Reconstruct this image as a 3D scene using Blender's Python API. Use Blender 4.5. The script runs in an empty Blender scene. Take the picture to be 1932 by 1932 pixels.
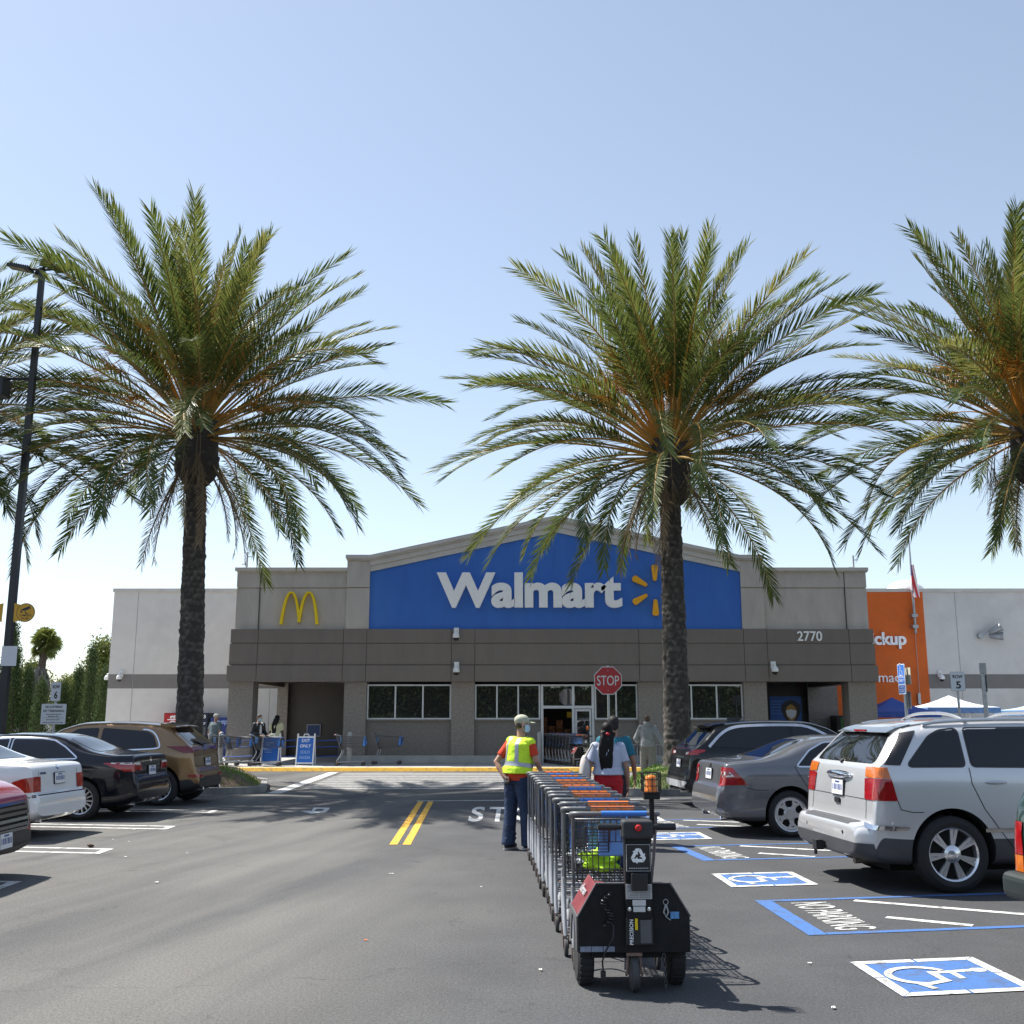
EXPOSURE = 0.82
PALMS = TREES = True; CARS = True
import bpy, bmesh, math, random
from math import sin, cos, pi, radians, atan2, sqrt
from mathutils import Vector, Matrix, noise
from mathutils.bvhtree import BVHTree
R = radians
scene = bpy.context.scene
COL = scene.collection
# ---- photograph geometry (1932 px wide measuring grid): focal 2000 px, camera tilted up 11.06 deg, 1.68 m above the asphalt
FPX, TILT, HC = 2000.0, math.atan(391 / 2000.0), 1.68
CT, ST = cos(TILT), sin(TILT)
CAM = Vector((0, 0, HC))
def ray(px, py):
    u, v = (px - 966) / FPX, (966 - py) / FPX
    return Vector((u, CT - v * ST, ST + v * CT))
def gz(px, py, z=0.0):
    d = ray(px, py); return CAM + d * ((z - HC) / d.z)
def gy(px, py, Y):
    d = ray(px, py); return CAM + d * (Y / d.y)

# ---------------------------------------------------------------- scene graph
LOC = {}
def tag(o, label=None, cat=None, group=None, kind=None):
    if label: o['label'] = label
    if cat: o['category'] = cat
    if group: o['group'] = group
    if kind: o['kind'] = kind
    return o
def thing(name, label, cat, loc=(0, 0, 0), rz=0.0, group=None):
    o = bpy.data.objects.new(name, None); COL.objects.link(o)
    o.empty_display_size = 0.2
    o.location = loc; o.rotation_euler = (0, 0, rz)
    LOC[o.name] = Vector(loc)
    return tag(o, label, cat, group)
def proto(name, label, cat, group=None):
    return thing(name, label, cat, (0, 0, 0), 0, group)
def copy_tree(o, parent=None):
    c = o.copy(); COL.objects.link(c)
    if parent is not None: c.parent = parent
    for ch in list(o.children): copy_tree(ch, c)
    return c
def link(name, me, parent=None, mats=None, world=False):
    """link a mesh whose vertices are in the frame of the thing's Empty (world=True: in world space)"""
    o = bpy.data.objects.new(name, me); COL.objects.link(o)
    off = LOC.get(parent.name, Vector()) if parent is not None else Vector()
    if world and off.length > 0:
        me.transform(Matrix.Translation(-off))
    if parent is not None: o.parent = parent
    LOC[o.name] = off if parent is not None else Vector()
    if mats is not None:
        for m in (mats if isinstance(mats, (list, tuple)) else [mats]): me.materials.append(m)
    return o

class MB:
    def __init__(s): s.v, s.f, s.m, s.mi = [], [], [], 0
    def add(s, vs, fs):
        o = len(s.v); s.v += [tuple(v) for v in vs]
        s.f += [tuple(i + o for i in f) for f in fs]; s.m += [s.mi] * len(fs); return s
    def box(s, x0, x1, y0, y1, z0, z1):
        return s.add([(x0,y0,z0),(x1,y0,z0),(x1,y1,z0),(x0,y1,z0),(x0,y0,z1),(x1,y0,z1),(x1,y1,z1),(x0,y1,z1)],
                     [(0,3,2,1),(4,5,6,7),(0,1,5,4),(1,2,6,5),(2,3,7,6),(3,0,4,7)])
    def obox(s, c, ax, ay, az):
        c, ax, ay, az = Vector(c), Vector(ax), Vector(ay), Vector(az)
        P = [c+a*ax+b*ay+d*az for d in (-1,1) for (a,b) in ((-1,-1),(1,-1),(1,1),(-1,1))]
        return s.add(P, [(0,3,2,1),(4,5,6,7),(0,1,5,4),(1,2,6,5),(2,3,7,6),(3,0,4,7)])
    def tube(s, pts, r, n=8, cap=True, closed=False):
        pts = [Vector(p) for p in pts]; N = len(pts)
        rs = r if isinstance(r, (list, tuple)) else [r]*N
        up = None; vs = []
        for i in range(N):
            if closed: t = pts[(i+1)%N]-pts[i-1]
            else: t = pts[min(i+1,N-1)]-pts[max(i-1,0)]
            if t.length < 1e-9: t = Vector((0,0,1))
            t.normalize()
            if up is None:
                a = Vector((0,0,1)) if abs(t.z) < .9 else Vector((1,0,0))
                up = (a - t*a.dot(t)).normalized()
            else:
                up = (up - t*up.dot(t))
                up = up.normalized() if up.length > 1e-6 else t.orthogonal().normalized()
            b = t.cross(up)
            for k in range(n):
                a = 2*pi*k/n + (pi/4 if n == 4 else 0)
                vs.append(pts[i] + (up*cos(a)+b*sin(a))*rs[i])
        fs = []
        for i in range(N if closed else N-1):
            j = (i+1) % N
            for k in range(n):
                l = (k+1) % n
                fs.append((i*n+k, i*n+l, j*n+l, j*n+k))
        if cap and not closed:
            fs.append(tuple(range(n-1,-1,-1))); fs.append(tuple((N-1)*n+k for k in range(n)))
        return s.add(vs, fs)
    def loft(s, rings, cap=True, closed=False):
        n = len(rings[0]); N = len(rings); vs = [p for r in rings for p in r]; fs = []
        for i in range(N if closed else N-1):
            j = (i+1) % N
            for k in range(n):
                l = (k+1) % n; fs.append((i*n+k, i*n+l, j*n+l, j*n+k))
        if cap and not closed:
            fs.append(tuple(range(n-1,-1,-1))); fs.append(tuple((N-1)*n+k for k in range(n)))
        return s.add(vs, fs)
    def grid(s, rows):
        m = len(rows[0]); vs = [p for r in rows for p in r]
        return s.add(vs, [(i*m+k, i*m+k+1, (i+1)*m+k+1, (i+1)*m+k) for i in range(len(rows)-1) for k in range(m-1)])
    def prism(s, poly, fn, d0, d1):
        n = len(poly)
        vs = [fn(a,b,d0) for a,b in poly] + [fn(a,b,d1) for a,b in poly]
        fs = [tuple(range(n-1,-1,-1)), tuple(range(n,2*n))]
        fs += [(k,(k+1)%n,n+(k+1)%n,n+k) for k in range(n)]
        return s.add(vs, fs)
    def lathe(s, prof, c, axis='z', n=24, cap=True):
        c = Vector(c); rings = []
        for r, h in prof:
            ring = []
            for k in range(n):
                a = 2*pi*k/n
                if axis == 'z': ring.append(c+Vector((r*cos(a), r*sin(a), h)))
                elif axis == 'y': ring.append(c+Vector((r*cos(a), h, r*sin(a))))
                else: ring.append(c+Vector((h, r*cos(a), r*sin(a))))
            rings.append(ring)
        return s.loft(rings, cap)
    def ell(s, c, rx, ry, rz, n=14, m=9, rot=None):
        c = Vector(c); vs = []; fs = []
        for i in range(1, m):
            th = pi*i/m
            for k in range(n):
                a = 2*pi*k/n
                p = Vector((rx*sin(th)*cos(a), ry*sin(th)*sin(a), rz*cos(th)))
                if rot is not None: p = rot @ p
                vs.append(c+p)
        t = Vector((0,0,rz)); t = rot @ t if rot is not None else t
        vs += [c+t, c-t]; T, B = len(vs)-2, len(vs)-1
        for i in range(m-2):
            for k in range(n):
                l = (k+1)%n; fs.append((i*n+k, (i+1)*n+k, (i+1)*n+l, i*n+l))
        for k in range(n):
            l = (k+1)%n; fs.append((T,k,l)); fs.append((B,(m-2)*n+l,(m-2)*n+k))
        return s.add(vs, fs)
    def mesh(s, name, smooth=None, fix=True):
        me = bpy.data.meshes.new(name); me.from_pydata(s.v, [], s.f)
        if any(s.m): me.polygons.foreach_set('material_index', s.m)
        if fix:
            bm = bmesh.new(); bm.from_mesh(me)
            bmesh.ops.recalc_face_normals(bm, faces=bm.faces); bm.to_mesh(me); bm.free()
        me.update()
        if smooth is not None: shade(me, smooth)
        return me
    def build(s, name, mats, parent=None, smooth=None, bevel=0, world=True, fix=True, seg=2):
        me = s.mesh(name, smooth, fix)
        o = link(name, me, parent, mats, world)
        if bevel:
            m = o.modifiers.new('bevel', 'BEVEL'); m.width = bevel; m.segments = seg; m.limit_method = 'ANGLE'
            m.angle_limit = R(40); m.harden_normals = False
        return o
def shade(me, ang):
    me.polygons.foreach_set('use_smooth', [True]*len(me.polygons))
    if ang < 180: me.set_sharp_from_angle(angle=R(ang))
    me.update()
def arc(cx, cy, r, a0, a1, n):
    return [(cx+r*cos(R(a0+(a1-a0)*i/n)), cy+r*sin(R(a0+(a1-a0)*i/n))) for i in range(n+1)]
def rrect(x0, x1, y0, y1, r, n=4):
    return (arc(x1-r, y0+r, r, -90, 0, n) + arc(x1-r, y1-r, r, 0, 90, n) +
            arc(x0+r, y1-r, r, 90, 180, n) + arc(x0+r, y0+r, r, 180, 270, n))
def circle(cx, cy, r, n=32):
    return [(cx+r*cos(2*pi*i/n), cy+r*sin(2*pi*i/n)) for i in range(n)]
def stroke(pts, w):
    """outline polygon of a polyline of width w"""
    pts = [Vector((p[0], p[1])) for p in pts]; L, Rr = [], []
    for i, p in enumerate(pts):
        d0 = (p-pts[i-1]).normalized() if i else (pts[1]-p).normalized()
        d1 = (pts[i+1]-p).normalized() if i < len(pts)-1 else d0
        t = (d0+d1); t = t.normalized() if t.length > 1e-6 else d0
        n = Vector((-t.y, t.x)); k = w/2/max(.45, n.dot(Vector((-d0.y, d0.x))))
        L.append((p.x+n.x*k, p.y+n.y*k)); Rr.append((p.x-n.x*k, p.y-n.y*k))
    return L + Rr[::-1]

# ---------------------------------------------------------------- lettering
def text_mesh(body, bold=0.0, extr=0.0, spacing=1.0, res=6):
    cu = bpy.data.curves.new('lettering', 'FONT'); cu.body = body; cu.size = 1.0
    cu.offset = bold; cu.extrude = extr; cu.resolution_u = res; cu.space_character = spacing
    cu.align_x = 'LEFT'; cu.space_line = 1.0
    o = bpy.data.objects.new('lettering', cu); COL.objects.link(o)
    bpy.context.view_layer.update()
    me = bpy.data.meshes.new_from_object(o.evaluated_get(bpy.context.evaluated_depsgraph_get()))
    bpy.data.objects.remove(o); bpy.data.curves.remove(cu)
    return me
def lettering(name, body, mat, parent, org, ux, uy, w, h, depth=0.004, bold=0.0, spacing=1.0, world=True):
    """fit lettering into a w x h box: lower-left corner org, ux reading direction, uy up; depth towards the reader"""
    me = text_mesh(body, bold, 0.5 if depth else 0, spacing)
    xs = [v.co.x for v in me.vertices]; ys = [v.co.y for v in me.vertices]
    x0, x1, y0, y1 = min(xs), max(xs), min(ys), max(ys)
    ux, uy, org = Vector(ux).normalized(), Vector(uy).normalized(), Vector(org); nz = ux.cross(uy)
    for v in me.vertices:
        a, b, c = v.co
        v.co = org + ux*((a-x0)/(x1-x0)*w) + uy*((b-y0)/(y1-y0)*h) + nz*((c+.5)*depth if depth else .003)
    me.name = name
    return link(name, me, parent, mat, world)

# ---------------------------------------------------------------- materials
MATS = {}
def lin(c):
    if isinstance(c, str):
        c = c.lstrip('#'); c = tuple(int(c[i:i+2], 16)/255 for i in (0, 2, 4))
        return tuple(x/12.92 if x <= .04045 else ((x+.055)/1.055)**2.4 for x in c)
    return c
def mat(name, col, rough=.6, metal=0., var=.12, scale=6., bump=0., bscale=60., bdist=.01, coat=0., spec=.5, sheen=0., stretch=None, dirt=None, dscale=1.5, damt=.5, dpos=(.48,.72), alpha=None, emit=None):
    if name in MATS: return MATS[name]
    m = bpy.data.materials.new(name); m.use_nodes = True; MATS[name] = m
    nt = m.node_tree; N, L = nt.nodes, nt.links; b = N['Principled BSDF']
    col = lin(col)
    b.inputs['Roughness'].default_value = rough; b.inputs['Metallic'].default_value = metal
    b.inputs['Specular IOR Level'].default_value = spec
    b.inputs['Coat Weight'].default_value = coat; b.inputs['Coat Roughness'].default_value = .03
    if sheen: b.inputs['Sheen Weight'].default_value = sheen
    tc = N.new('ShaderNodeTexCoord'); src = tc.outputs['Object']
    if stretch:
        mp = N.new('ShaderNodeMapping'); mp.inputs['Scale'].default_value = stretch; L.new(src, mp.inputs['Vector']); src = mp.outputs[0]
    cur = None
    if var > 0:
        n = N.new('ShaderNodeTexNoise'); n.inputs['Scale'].default_value = scale; n.inputs['Detail'].default_value = 6; n.inputs['Roughness'].default_value = .65
        L.new(src, n.inputs['Vector'])
        r = N.new('ShaderNodeValToRGB'); r.color_ramp.elements[0].position = .3; r.color_ramp.elements[1].position = .7
        r.color_ramp.elements[0].color = (*[max(0, c*(1-var)) for c in col], 1); r.color_ramp.elements[1].color = (*[min(1, c*(1+var)) for c in col], 1)
        L.new(n.outputs['Fac'], r.inputs['Fac']); cur = r.outputs['Color']
        mr = N.new('ShaderNodeMapRange'); mr.inputs['To Min'].default_value = max(.02, rough*(1-var)); mr.inputs['To Max'].default_value = min(1, rough*(1+var))
        L.new(n.outputs['Fac'], mr.inputs['Value']); L.new(mr.outputs[0], b.inputs['Roughness'])
    if dirt is not None:
        n2 = N.new('ShaderNodeTexNoise'); n2.inputs['Scale'].default_value = dscale; n2.inputs['Detail'].default_value = 8; n2.inputs['Roughness'].default_value = .7
        L.new(src, n2.inputs['Vector'])
        r2 = N.new('ShaderNodeValToRGB'); r2.color_ramp.elements[0].position = dpos[0]; r2.color_ramp.elements[1].position = dpos[1]
        r2.color_ramp.elements[0].color = (0,0,0,1); r2.color_ramp.elements[1].color = (damt,)*3+(1,)
        L.new(n2.outputs['Fac'], r2.inputs['Fac'])
        mx = N.new('ShaderNodeMix'); mx.data_type = 'RGBA'
        L.new(r2.outputs['Color'], mx.inputs['Factor'])
        if cur: L.new(cur, mx.inputs['A'])
        else: mx.inputs['A'].default_value = (*col, 1)
        mx.inputs['B'].default_value = (*lin(dirt), 1); cur = mx.outputs['Result']
    if cur: L.new(cur, b.inputs['Base Color'])
    else: b.inputs['Base Color'].default_value = (*col, 1)
    if bump > 0:
        n3 = N.new('ShaderNodeTexNoise'); n3.inputs['Scale'].default_value = bscale; n3.inputs['Detail'].default_value = 4
        L.new(src, n3.inputs['Vector'])
        bp = N.new('ShaderNodeBump'); bp.inputs['Strength'].default_value = bump; bp.inputs['Distance'].default_value = bdist
        L.new(n3.outputs['Fac'], bp.inputs['Height']); L.new(bp.outputs[0], b.inputs['Normal'])
    if emit:
        b.inputs['Emission Color'].default_value = (*col, 1); b.inputs['Emission Strength'].default_value = emit
    return m
def glass(name, tint, ior=1.5, rough=.01, fres=True):
    """thin sheet of tinted glass: straight-through tint plus a fresnel reflection"""
    if name in MATS: return MATS[name]
    m = bpy.data.materials.new(name); m.use_nodes = True; MATS[name] = m
    nt = m.node_tree; N, L = nt.nodes, nt.links; N.remove(N['Principled BSDF']); out = N['Material Output']
    t = N.new('ShaderNodeBsdfTransparent'); t.inputs['Color'].default_value = (*lin(tint), 1)
    g = N.new('ShaderNodeBsdfGlossy'); g.inputs['Roughness'].default_value = rough; g.inputs['Color'].default_value = (.95, .97, 1, 1)
    f = N.new('ShaderNodeFresnel'); f.inputs['IOR'].default_value = ior
    df = N.new('ShaderNodeBsdfDiffuse'); df.inputs['Color'].default_value = (.22, .225, .23, 1); m1 = N.new('ShaderNodeMixShader'); m1.inputs['Fac'].default_value = .10; L.new(t.outputs[0], m1.inputs[1]); L.new(df.outputs[0], m1.inputs[2])
    mx = N.new('ShaderNodeMixShader'); L.new(f.outputs[0], mx.inputs['Fac']); L.new(m1.outputs[0], mx.inputs[1]); L.new(g.outputs[0], mx.inputs[2])
    L.new(mx.outputs[0], out.inputs['Surface'])
    return m
def lamp_mat(name, col, s):
    m = bpy.data.materials.new(name); m.use_nodes = True
    b = m.node_tree.nodes['Principled BSDF']; b.inputs['Base Color'].default_value = (*col, 1)
    b.inputs['Emission Color'].default_value = (*col, 1); b.inputs['Emission Strength'].default_value = s
    return m
# ================================================================ camera, sky, sun
cd = bpy.data.cameras.new('camera'); cam = bpy.data.objects.new('camera', cd); COL.objects.link(cam)
cam.location = CAM; cam.rotation_euler = (pi/2 + TILT, 0, 0)
cd.sensor_width = 36; cd.lens = 36*FPX/1932; cd.clip_start = .1; cd.clip_end = 3000
scene.camera = cam
SUN_AZ = atan2(-.857, .515)                      # compass bearing of the sun, from +Y towards +X
SUN_EL = R(57)
w = bpy.data.worlds.new('World'); scene.world = w; w.use_nodes = True
sk = w.node_tree.nodes.new('ShaderNodeTexSky'); sk.sky_type = 'NISHITA'; sk.sun_disc = False
sk.sun_elevation = SUN_EL; sk.sun_rotation = SUN_AZ; sk.air_density = 1.0; sk.dust_density = .35; sk.ozone_density = 1.2; sk.altitude = 30
bg = w.node_tree.nodes['Background']; hs = w.node_tree.nodes.new('ShaderNodeHueSaturation'); hs.inputs['Saturation'].default_value = .85; w.node_tree.links.new(sk.outputs[0], hs.inputs['Color']); gm = w.node_tree.nodes.new('ShaderNodeGamma'); gm.inputs['Gamma'].default_value = .80; w.node_tree.links.new(hs.outputs[0], gm.inputs['Color']); w.node_tree.links.new(gm.outputs[0], bg.inputs['Color']); bg.inputs['Strength'].default_value = .15
sl = bpy.data.lights.new('sun', 'SUN'); so = bpy.data.objects.new('sun', sl); COL.objects.link(so)
sl.energy = 5.0; sl.angle = R(.53); sl.color = (1, .955, .88)
to_sun = Vector((sin(SUN_AZ)*cos(SUN_EL), cos(SUN_AZ)*cos(SUN_EL), sin(SUN_EL)))
so.rotation_euler = to_sun.to_track_quat('Z', 'Y').to_euler(); so.location = (-30, 20, 50)
scene.view_settings.view_transform = 'Standard'; scene.view_settings.look = 'None'
scene.view_settings.exposure = EXPOSURE; scene.view_settings.gamma = 1
scene.render.engine = 'CYCLES'; scene.cycles.use_denoising = True
scene.cycles.max_bounces = 8; scene.cycles.transparent_max_bounces = 24; scene.cycles.caustics_reflective = False; scene.cycles.caustics_refractive = False

# ================================================================ asphalt
def asphalt():
    m = bpy.data.materials.new('asphalt'); m.use_nodes = True; nt = m.node_tree; N, L = nt.nodes, nt.links; b = N['Principled BSDF']
    tc = N.new('ShaderNodeTexCoord'); P = tc.outputs['Object']
    def nz(scale, det=4, ro=.6, vec=None, dist=0):
        n = N.new('ShaderNodeTexNoise'); n.inputs['Scale'].default_value = scale; n.inputs['Detail'].default_value = det
        n.inputs['Roughness'].default_value = ro; n.inputs['Distortion'].default_value = dist; L.new(vec or P, n.inputs['Vector']); return n.outputs['Fac']
    def ramp(f, p0, p1, c0, c1):
        r = N.new('ShaderNodeValToRGB'); e = r.color_ramp.elements; e[0].position = p0; e[1].position = p1
        e[0].color = (*c0, 1); e[1].color = (*c1, 1); L.new(f, r.inputs['Fac']); return r.outputs['Color']
    def mix(f, a, c, mode='MIX'):
        x = N.new('ShaderNodeMix'); x.data_type = 'RGBA'; x.blend_type = mode
        for s_, v in (('Factor', f), ('A', a), ('B', c)):
            if isinstance(v, (int, float)): x.inputs[s_].default_value = v
            elif isinstance(v, tuple): x.inputs[s_].default_value = (*v, 1)
            else: L.new(v, x.inputs[s_])
        return x.outputs['Result']
    def math(op, a, c=None):
        x = N.new('ShaderNodeMath'); x.operation = op
        for i, v in enumerate((a, c)):
            if v is None: continue
            if isinstance(v, (int, float)): x.inputs[i].default_value = v
            else: L.new(v, x.inputs[i])
        x.use_clamp = False; return x.outputs[0]
    # dusty driving lane: long streaks along a diagonal, strongest left of the aisle centre
    m0 = N.new('ShaderNodeMapping'); m0.inputs['Rotation'].default_value = (0, 0, R(13)); L.new(P, m0.inputs['Vector'])
    mp = N.new('ShaderNodeMapping'); mp.inputs['Scale'].default_value = (.62, .055, 1); L.new(m0.outputs[0], mp.inputs['Vector'])
    st_ = nz(1.0, 5, .6, mp.outputs[0], .35)
    sx = N.new('ShaderNodeSeparateXYZ'); L.new(P, sx.inputs[0])
    wob = math('MULTIPLY', math('SUBTRACT', nz(.22, 3), .5), 4.0)
    xx = math('ADD', math('ADD', sx.outputs['X'], math('MULTIPLY', sx.outputs['Y'], .03)), wob)
    mr = N.new('ShaderNodeMapRange'); mr.interpolation_type = 'SMOOTHSTEP'; L.new(xx, mr.inputs['Value'])
    mr.inputs['From Min'].default_value = .9; mr.inputs['From Max'].default_value = -2.6
    mr2 = N.new('ShaderNodeMapRange'); mr2.interpolation_type = 'SMOOTHSTEP'; L.new(xx, mr2.inputs['Value'])
    mr2.inputs['From Min'].default_value = -9.0; mr2.inputs['From Max'].default_value = -5.0
    lane = math('MULTIPLY', mr.outputs[0], mr2.outputs[0])
    streak = N.new('ShaderNodeMapRange'); L.new(st_, streak.inputs['Value']); streak.inputs['From Min'].default_value = .36; streak.inputs['From Max'].default_value = .60
    dust = math('MULTIPLY', lane, streak.outputs[0])
    base = ramp(nz(1.1, 6, .65), .3, .7, (.055, .056, .060), (.075, .076, .080))
    col = mix(math('MULTIPLY', dust, .9), base, (.138, .134, .124))
    # aggregate grain
    grain = ramp(nz(70, 4, .85), .30, .72, (.36, .36, .36), (1.72, 1.72, 1.70))
    col = mix(1.0, col, grain, 'MULTIPLY')
    coarse = ramp(nz(34, 3, .7), .3, .7, (.82, .82, .82), (1.18, 1.18, 1.18)); col = mix(1.0, col, coarse, 'MULTIPLY')
    # oil drips where the cars stand, hairline cracks
    ax = math('ABSOLUTE', sx.outputs['X']); stall = N.new('ShaderNodeMapRange'); L.new(ax, stall.inputs['Value']); stall.inputs['From Min'].default_value = 3.2; stall.inputs['From Max'].default_value = 5.0
    oil = N.new('ShaderNodeMapRange'); L.new(nz(.85, 6, .7, None, .8), oil.inputs['Value']); oil.inputs['From Min'].default_value = .52; oil.inputs['From Max'].default_value = .70
    col = mix(math('MULTIPLY', math('MULTIPLY', oil.outputs[0], stall.outputs[0]), .6), col, (.030, .029, .028))
    wv = N.new('ShaderNodeVectorMath'); wv.operation = 'ADD'; wn = N.new('ShaderNodeTexNoise'); wn.inputs['Scale'].default_value = 1.6; wn.inputs['Detail'].default_value = 5; L.new(P, wn.inputs['Vector']); L.new(P, wv.inputs[0]); L.new(wn.outputs['Color'], wv.inputs[1])
    ve = N.new('ShaderNodeTexVoronoi'); ve.feature = 'DISTANCE_TO_EDGE'; ve.inputs['Scale'].default_value = .21; L.new(wv.outputs[0], ve.inputs['Vector'])
    ck = ramp(ve.outputs['Distance'], .0012, .0035, (1, 1, 1), (0, 0, 0)); ckf = math('MULTIPLY', ck, math('GREATER_THAN', nz(.5, 2), .50)); col = mix(math('MULTIPLY', ckf, .3), col, (.022, .022, .022))
    patch = ramp(nz(.16, 3, .5, None, .5), .47, .53, (.94, .94, .945), (1.05, 1.05, 1.045)); col = mix(1.0, col, patch, 'MULTIPLY')
    # small oil spots and pale specks
    spots = ramp(nz(2.3, 2, .5, None, 1.2), .70, .78, (1, 1, 1), (.62, .61, .60)); col = mix(1.0, col, spots, 'MULTIPLY')
    vo = N.new('ShaderNodeTexVoronoi'); vo.inputs['Scale'].default_value = 9; L.new(P, vo.inputs['Vector'])
    sp = ramp(vo.outputs['Distance'], .02, .035, (1, 1, 1), (0, 0, 0))
    cs = N.new('ShaderNodeSeparateColor'); L.new(vo.outputs['Color'], cs.inputs[0])
    pick = math('GREATER_THAN', cs.outputs[0], .94)
    spf = math('MULTIPLY', sp, pick); col = mix(spf, col, (.35, .34, .32))
    L.new(col, b.inputs['Base Color']); b.inputs['Roughness'].default_value = .88; b.inputs['Specular IOR Level'].default_value = .35
    bp = N.new('ShaderNodeBump'); bp.inputs['Strength'].default_value = .55; bp.inputs['Distance'].default_value = .006
    L.new(nz(110, 3, .7), bp.inputs['Height']); L.new(bp.outputs[0], b.inputs['Normal'])
    return m
M_ASPH = asphalt()
def paint(name, col, worn=.5):
    """road paint, worn through to the asphalt in small flecks"""
    m = mat(name, col, .8, var=.20, scale=60, bump=.5, bscale=90, dirt=(.075,.075,.075), dscale=7, damt=worn, dpos=(.50,.68))
    return m
M_WHITE = paint('road_white', (.62,.62,.60), .9); M_YEL = paint('road_yellow', (.72,.40,.035), .7); M_BLUE = paint('road_blue', (.050,.138,.36), .75)
M_WORN = paint('road_white_worn', (.30,.30,.295), 1.0)

ground = MB().grid([[(x, y, 0) for x in (-1200, -60, -20, 0, 20, 60, 1200)] for y in (-600, -20, 0, 20, 35.8, 200, 1500)]).build('ground', M_ASPH, None, fix=False)
tag(ground, 'grey asphalt of the car park with pale dusty driving lane', 'asphalt ground', kind='structure')

def flat(mb, poly, z=.004):
    mb.add([(p[0], p[1], z) for p in poly], [tuple(range(len(poly)))]); return mb
def line(mb, a, b_, w, z=.004):
    a, b_ = Vector((a[0], a[1])), Vector((b_[0], b_[1])); d = (b_-a).normalized(); n = Vector((-d.y, d.x))*w/2
    return flat(mb, [a-n, b_-n, b_+n, a+n], z)
def marking(name, mb, m, label):
    o = mb.build(name, m, None, fix=True)
    for p in o.data.polygons:
        if p.normal.z < 0: p.flip()
    return tag(o, label, 'road marking', kind='structure')
# double yellow centre line
AD = Vector((-.0405, 1.0)).normalized()         # direction of the aisle
mb = MB()
a0, a1 = gz(742, 1594), gz(794, 1512.5)
b0, b1 = gz(767, 1594), gz(813, 1512.5)
line(mb, a0, a1, .11); line(mb, b0, b1, .11); marking('centre_line', mb, M_YEL, 'double yellow centre line painted on the asphalt')
# limit line before the crosswalk
mb = MB(); line(mb, gz(786, 1511.5), gz(1340, 1507), .12); marking('limit_line', mb, M_WHITE, 'thin white limit line across the aisle end')
# STOP on the ground
s0, s1 = gz(881, 1550.5), gz(1045, 1550.5)
o = lettering('stop_lettering', 'STOP', M_WHITE, None, (s0.x, s0.y, .001), (1,0,0), (0,1,0), s1.x-s0.x+.15, gz(900,1522.5).y-s0.y, 0, .02, 1.25)
tag(o, 'white STOP lettering painted on the asphalt', 'road marking', kind='structure')
# hollow arrow
def cp(x, y): return gz(503.1+.2604*x, 1449+.2604*y)
mb = MB(); q = [cp(338,288), cp(460,289), cp(432,321), cp(322,333)]; h = [cp(362,297), cp(418,297), cp(402,313), cp(344,315)]
for i in range(4): flat(mb, [q[i], q[(i+1)%4], h[(i+1)%4], h[i]])
flat(mb, [cp(243,311), cp(322,333), cp(330,312)]); marking('arrow_marking', mb, M_WHITE, 'white hollow arrow painted in the left lane')
# crosswalk: diagonal edge line and bars
mb = MB(); line(mb, gz(629, 1457.5), gz(517, 1497), .32)
marking('crosswalk_edge_line', mb, M_WHITE, 'thick white diagonal line edging the crosswalk')
mb = MB(); yA, yB = gz(700, 1490).y, gz(700, 1457.8).y; eA, eB = gz(540, 1489.5), gz(629, 1457.5); nb = 9
for i in range(nb):
    y = yA + (yB-yA)*(i+.5)/nb; t = (y-eA.y)/(eB.y-eA.y); x0 = eA.x+(eB.x-eA.x)*t+.3
    flat(mb, [(x0, y-.33), (7.5, y-.33), (7.5, y+.27), (x0+.1, y+.27)])
marking('crosswalk_bars', mb, M_WORN, 'worn white bars of the crosswalk before the store')
mb = MB(); line(mb, gz(430, 1473), gz(545, 1473), .1); marking('lane_line', mb, M_WORN, 'faint white lane line left of the crosswalk')
# hairpin stall lines on the left
M_ = [((410,1531.5),(30,1524)), ((329,1562),(-60,1551)), ((208,1606.5),(-160,1597)), ((29,1671),(-330,1662)), ((-220,1785),(-700,1770))]
mb = MB()
for (e, s) in M_:
    E, S = gz(*e), gz(*s); d = (S-E).normalized(); d = Vector((-cos(R(9.5)), sin(R(9.5)), 0)); n = Vector((-d.y, d.x, 0)); L_ = 6.0
    g = .21
    o_, i_ = g+.05, g-.05
    flat(mb, [E+n*o_, E+n*o_+d*L_, E+n*i_+d*L_, E+n*i_+d*.12]); flat(mb, [E-n*o_+d*.1, E-n*i_+d*.2, E-n*i_+d*L_, E-n*o_+d*L_]); flat(mb, [E+n*o_, E+n*i_+d*.12, E-n*i_+d*.2, E-n*o_+d*.1])
marking('stall_lines', mb, M_WHITE, 'white hairpin stall lines along the left row')
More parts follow.
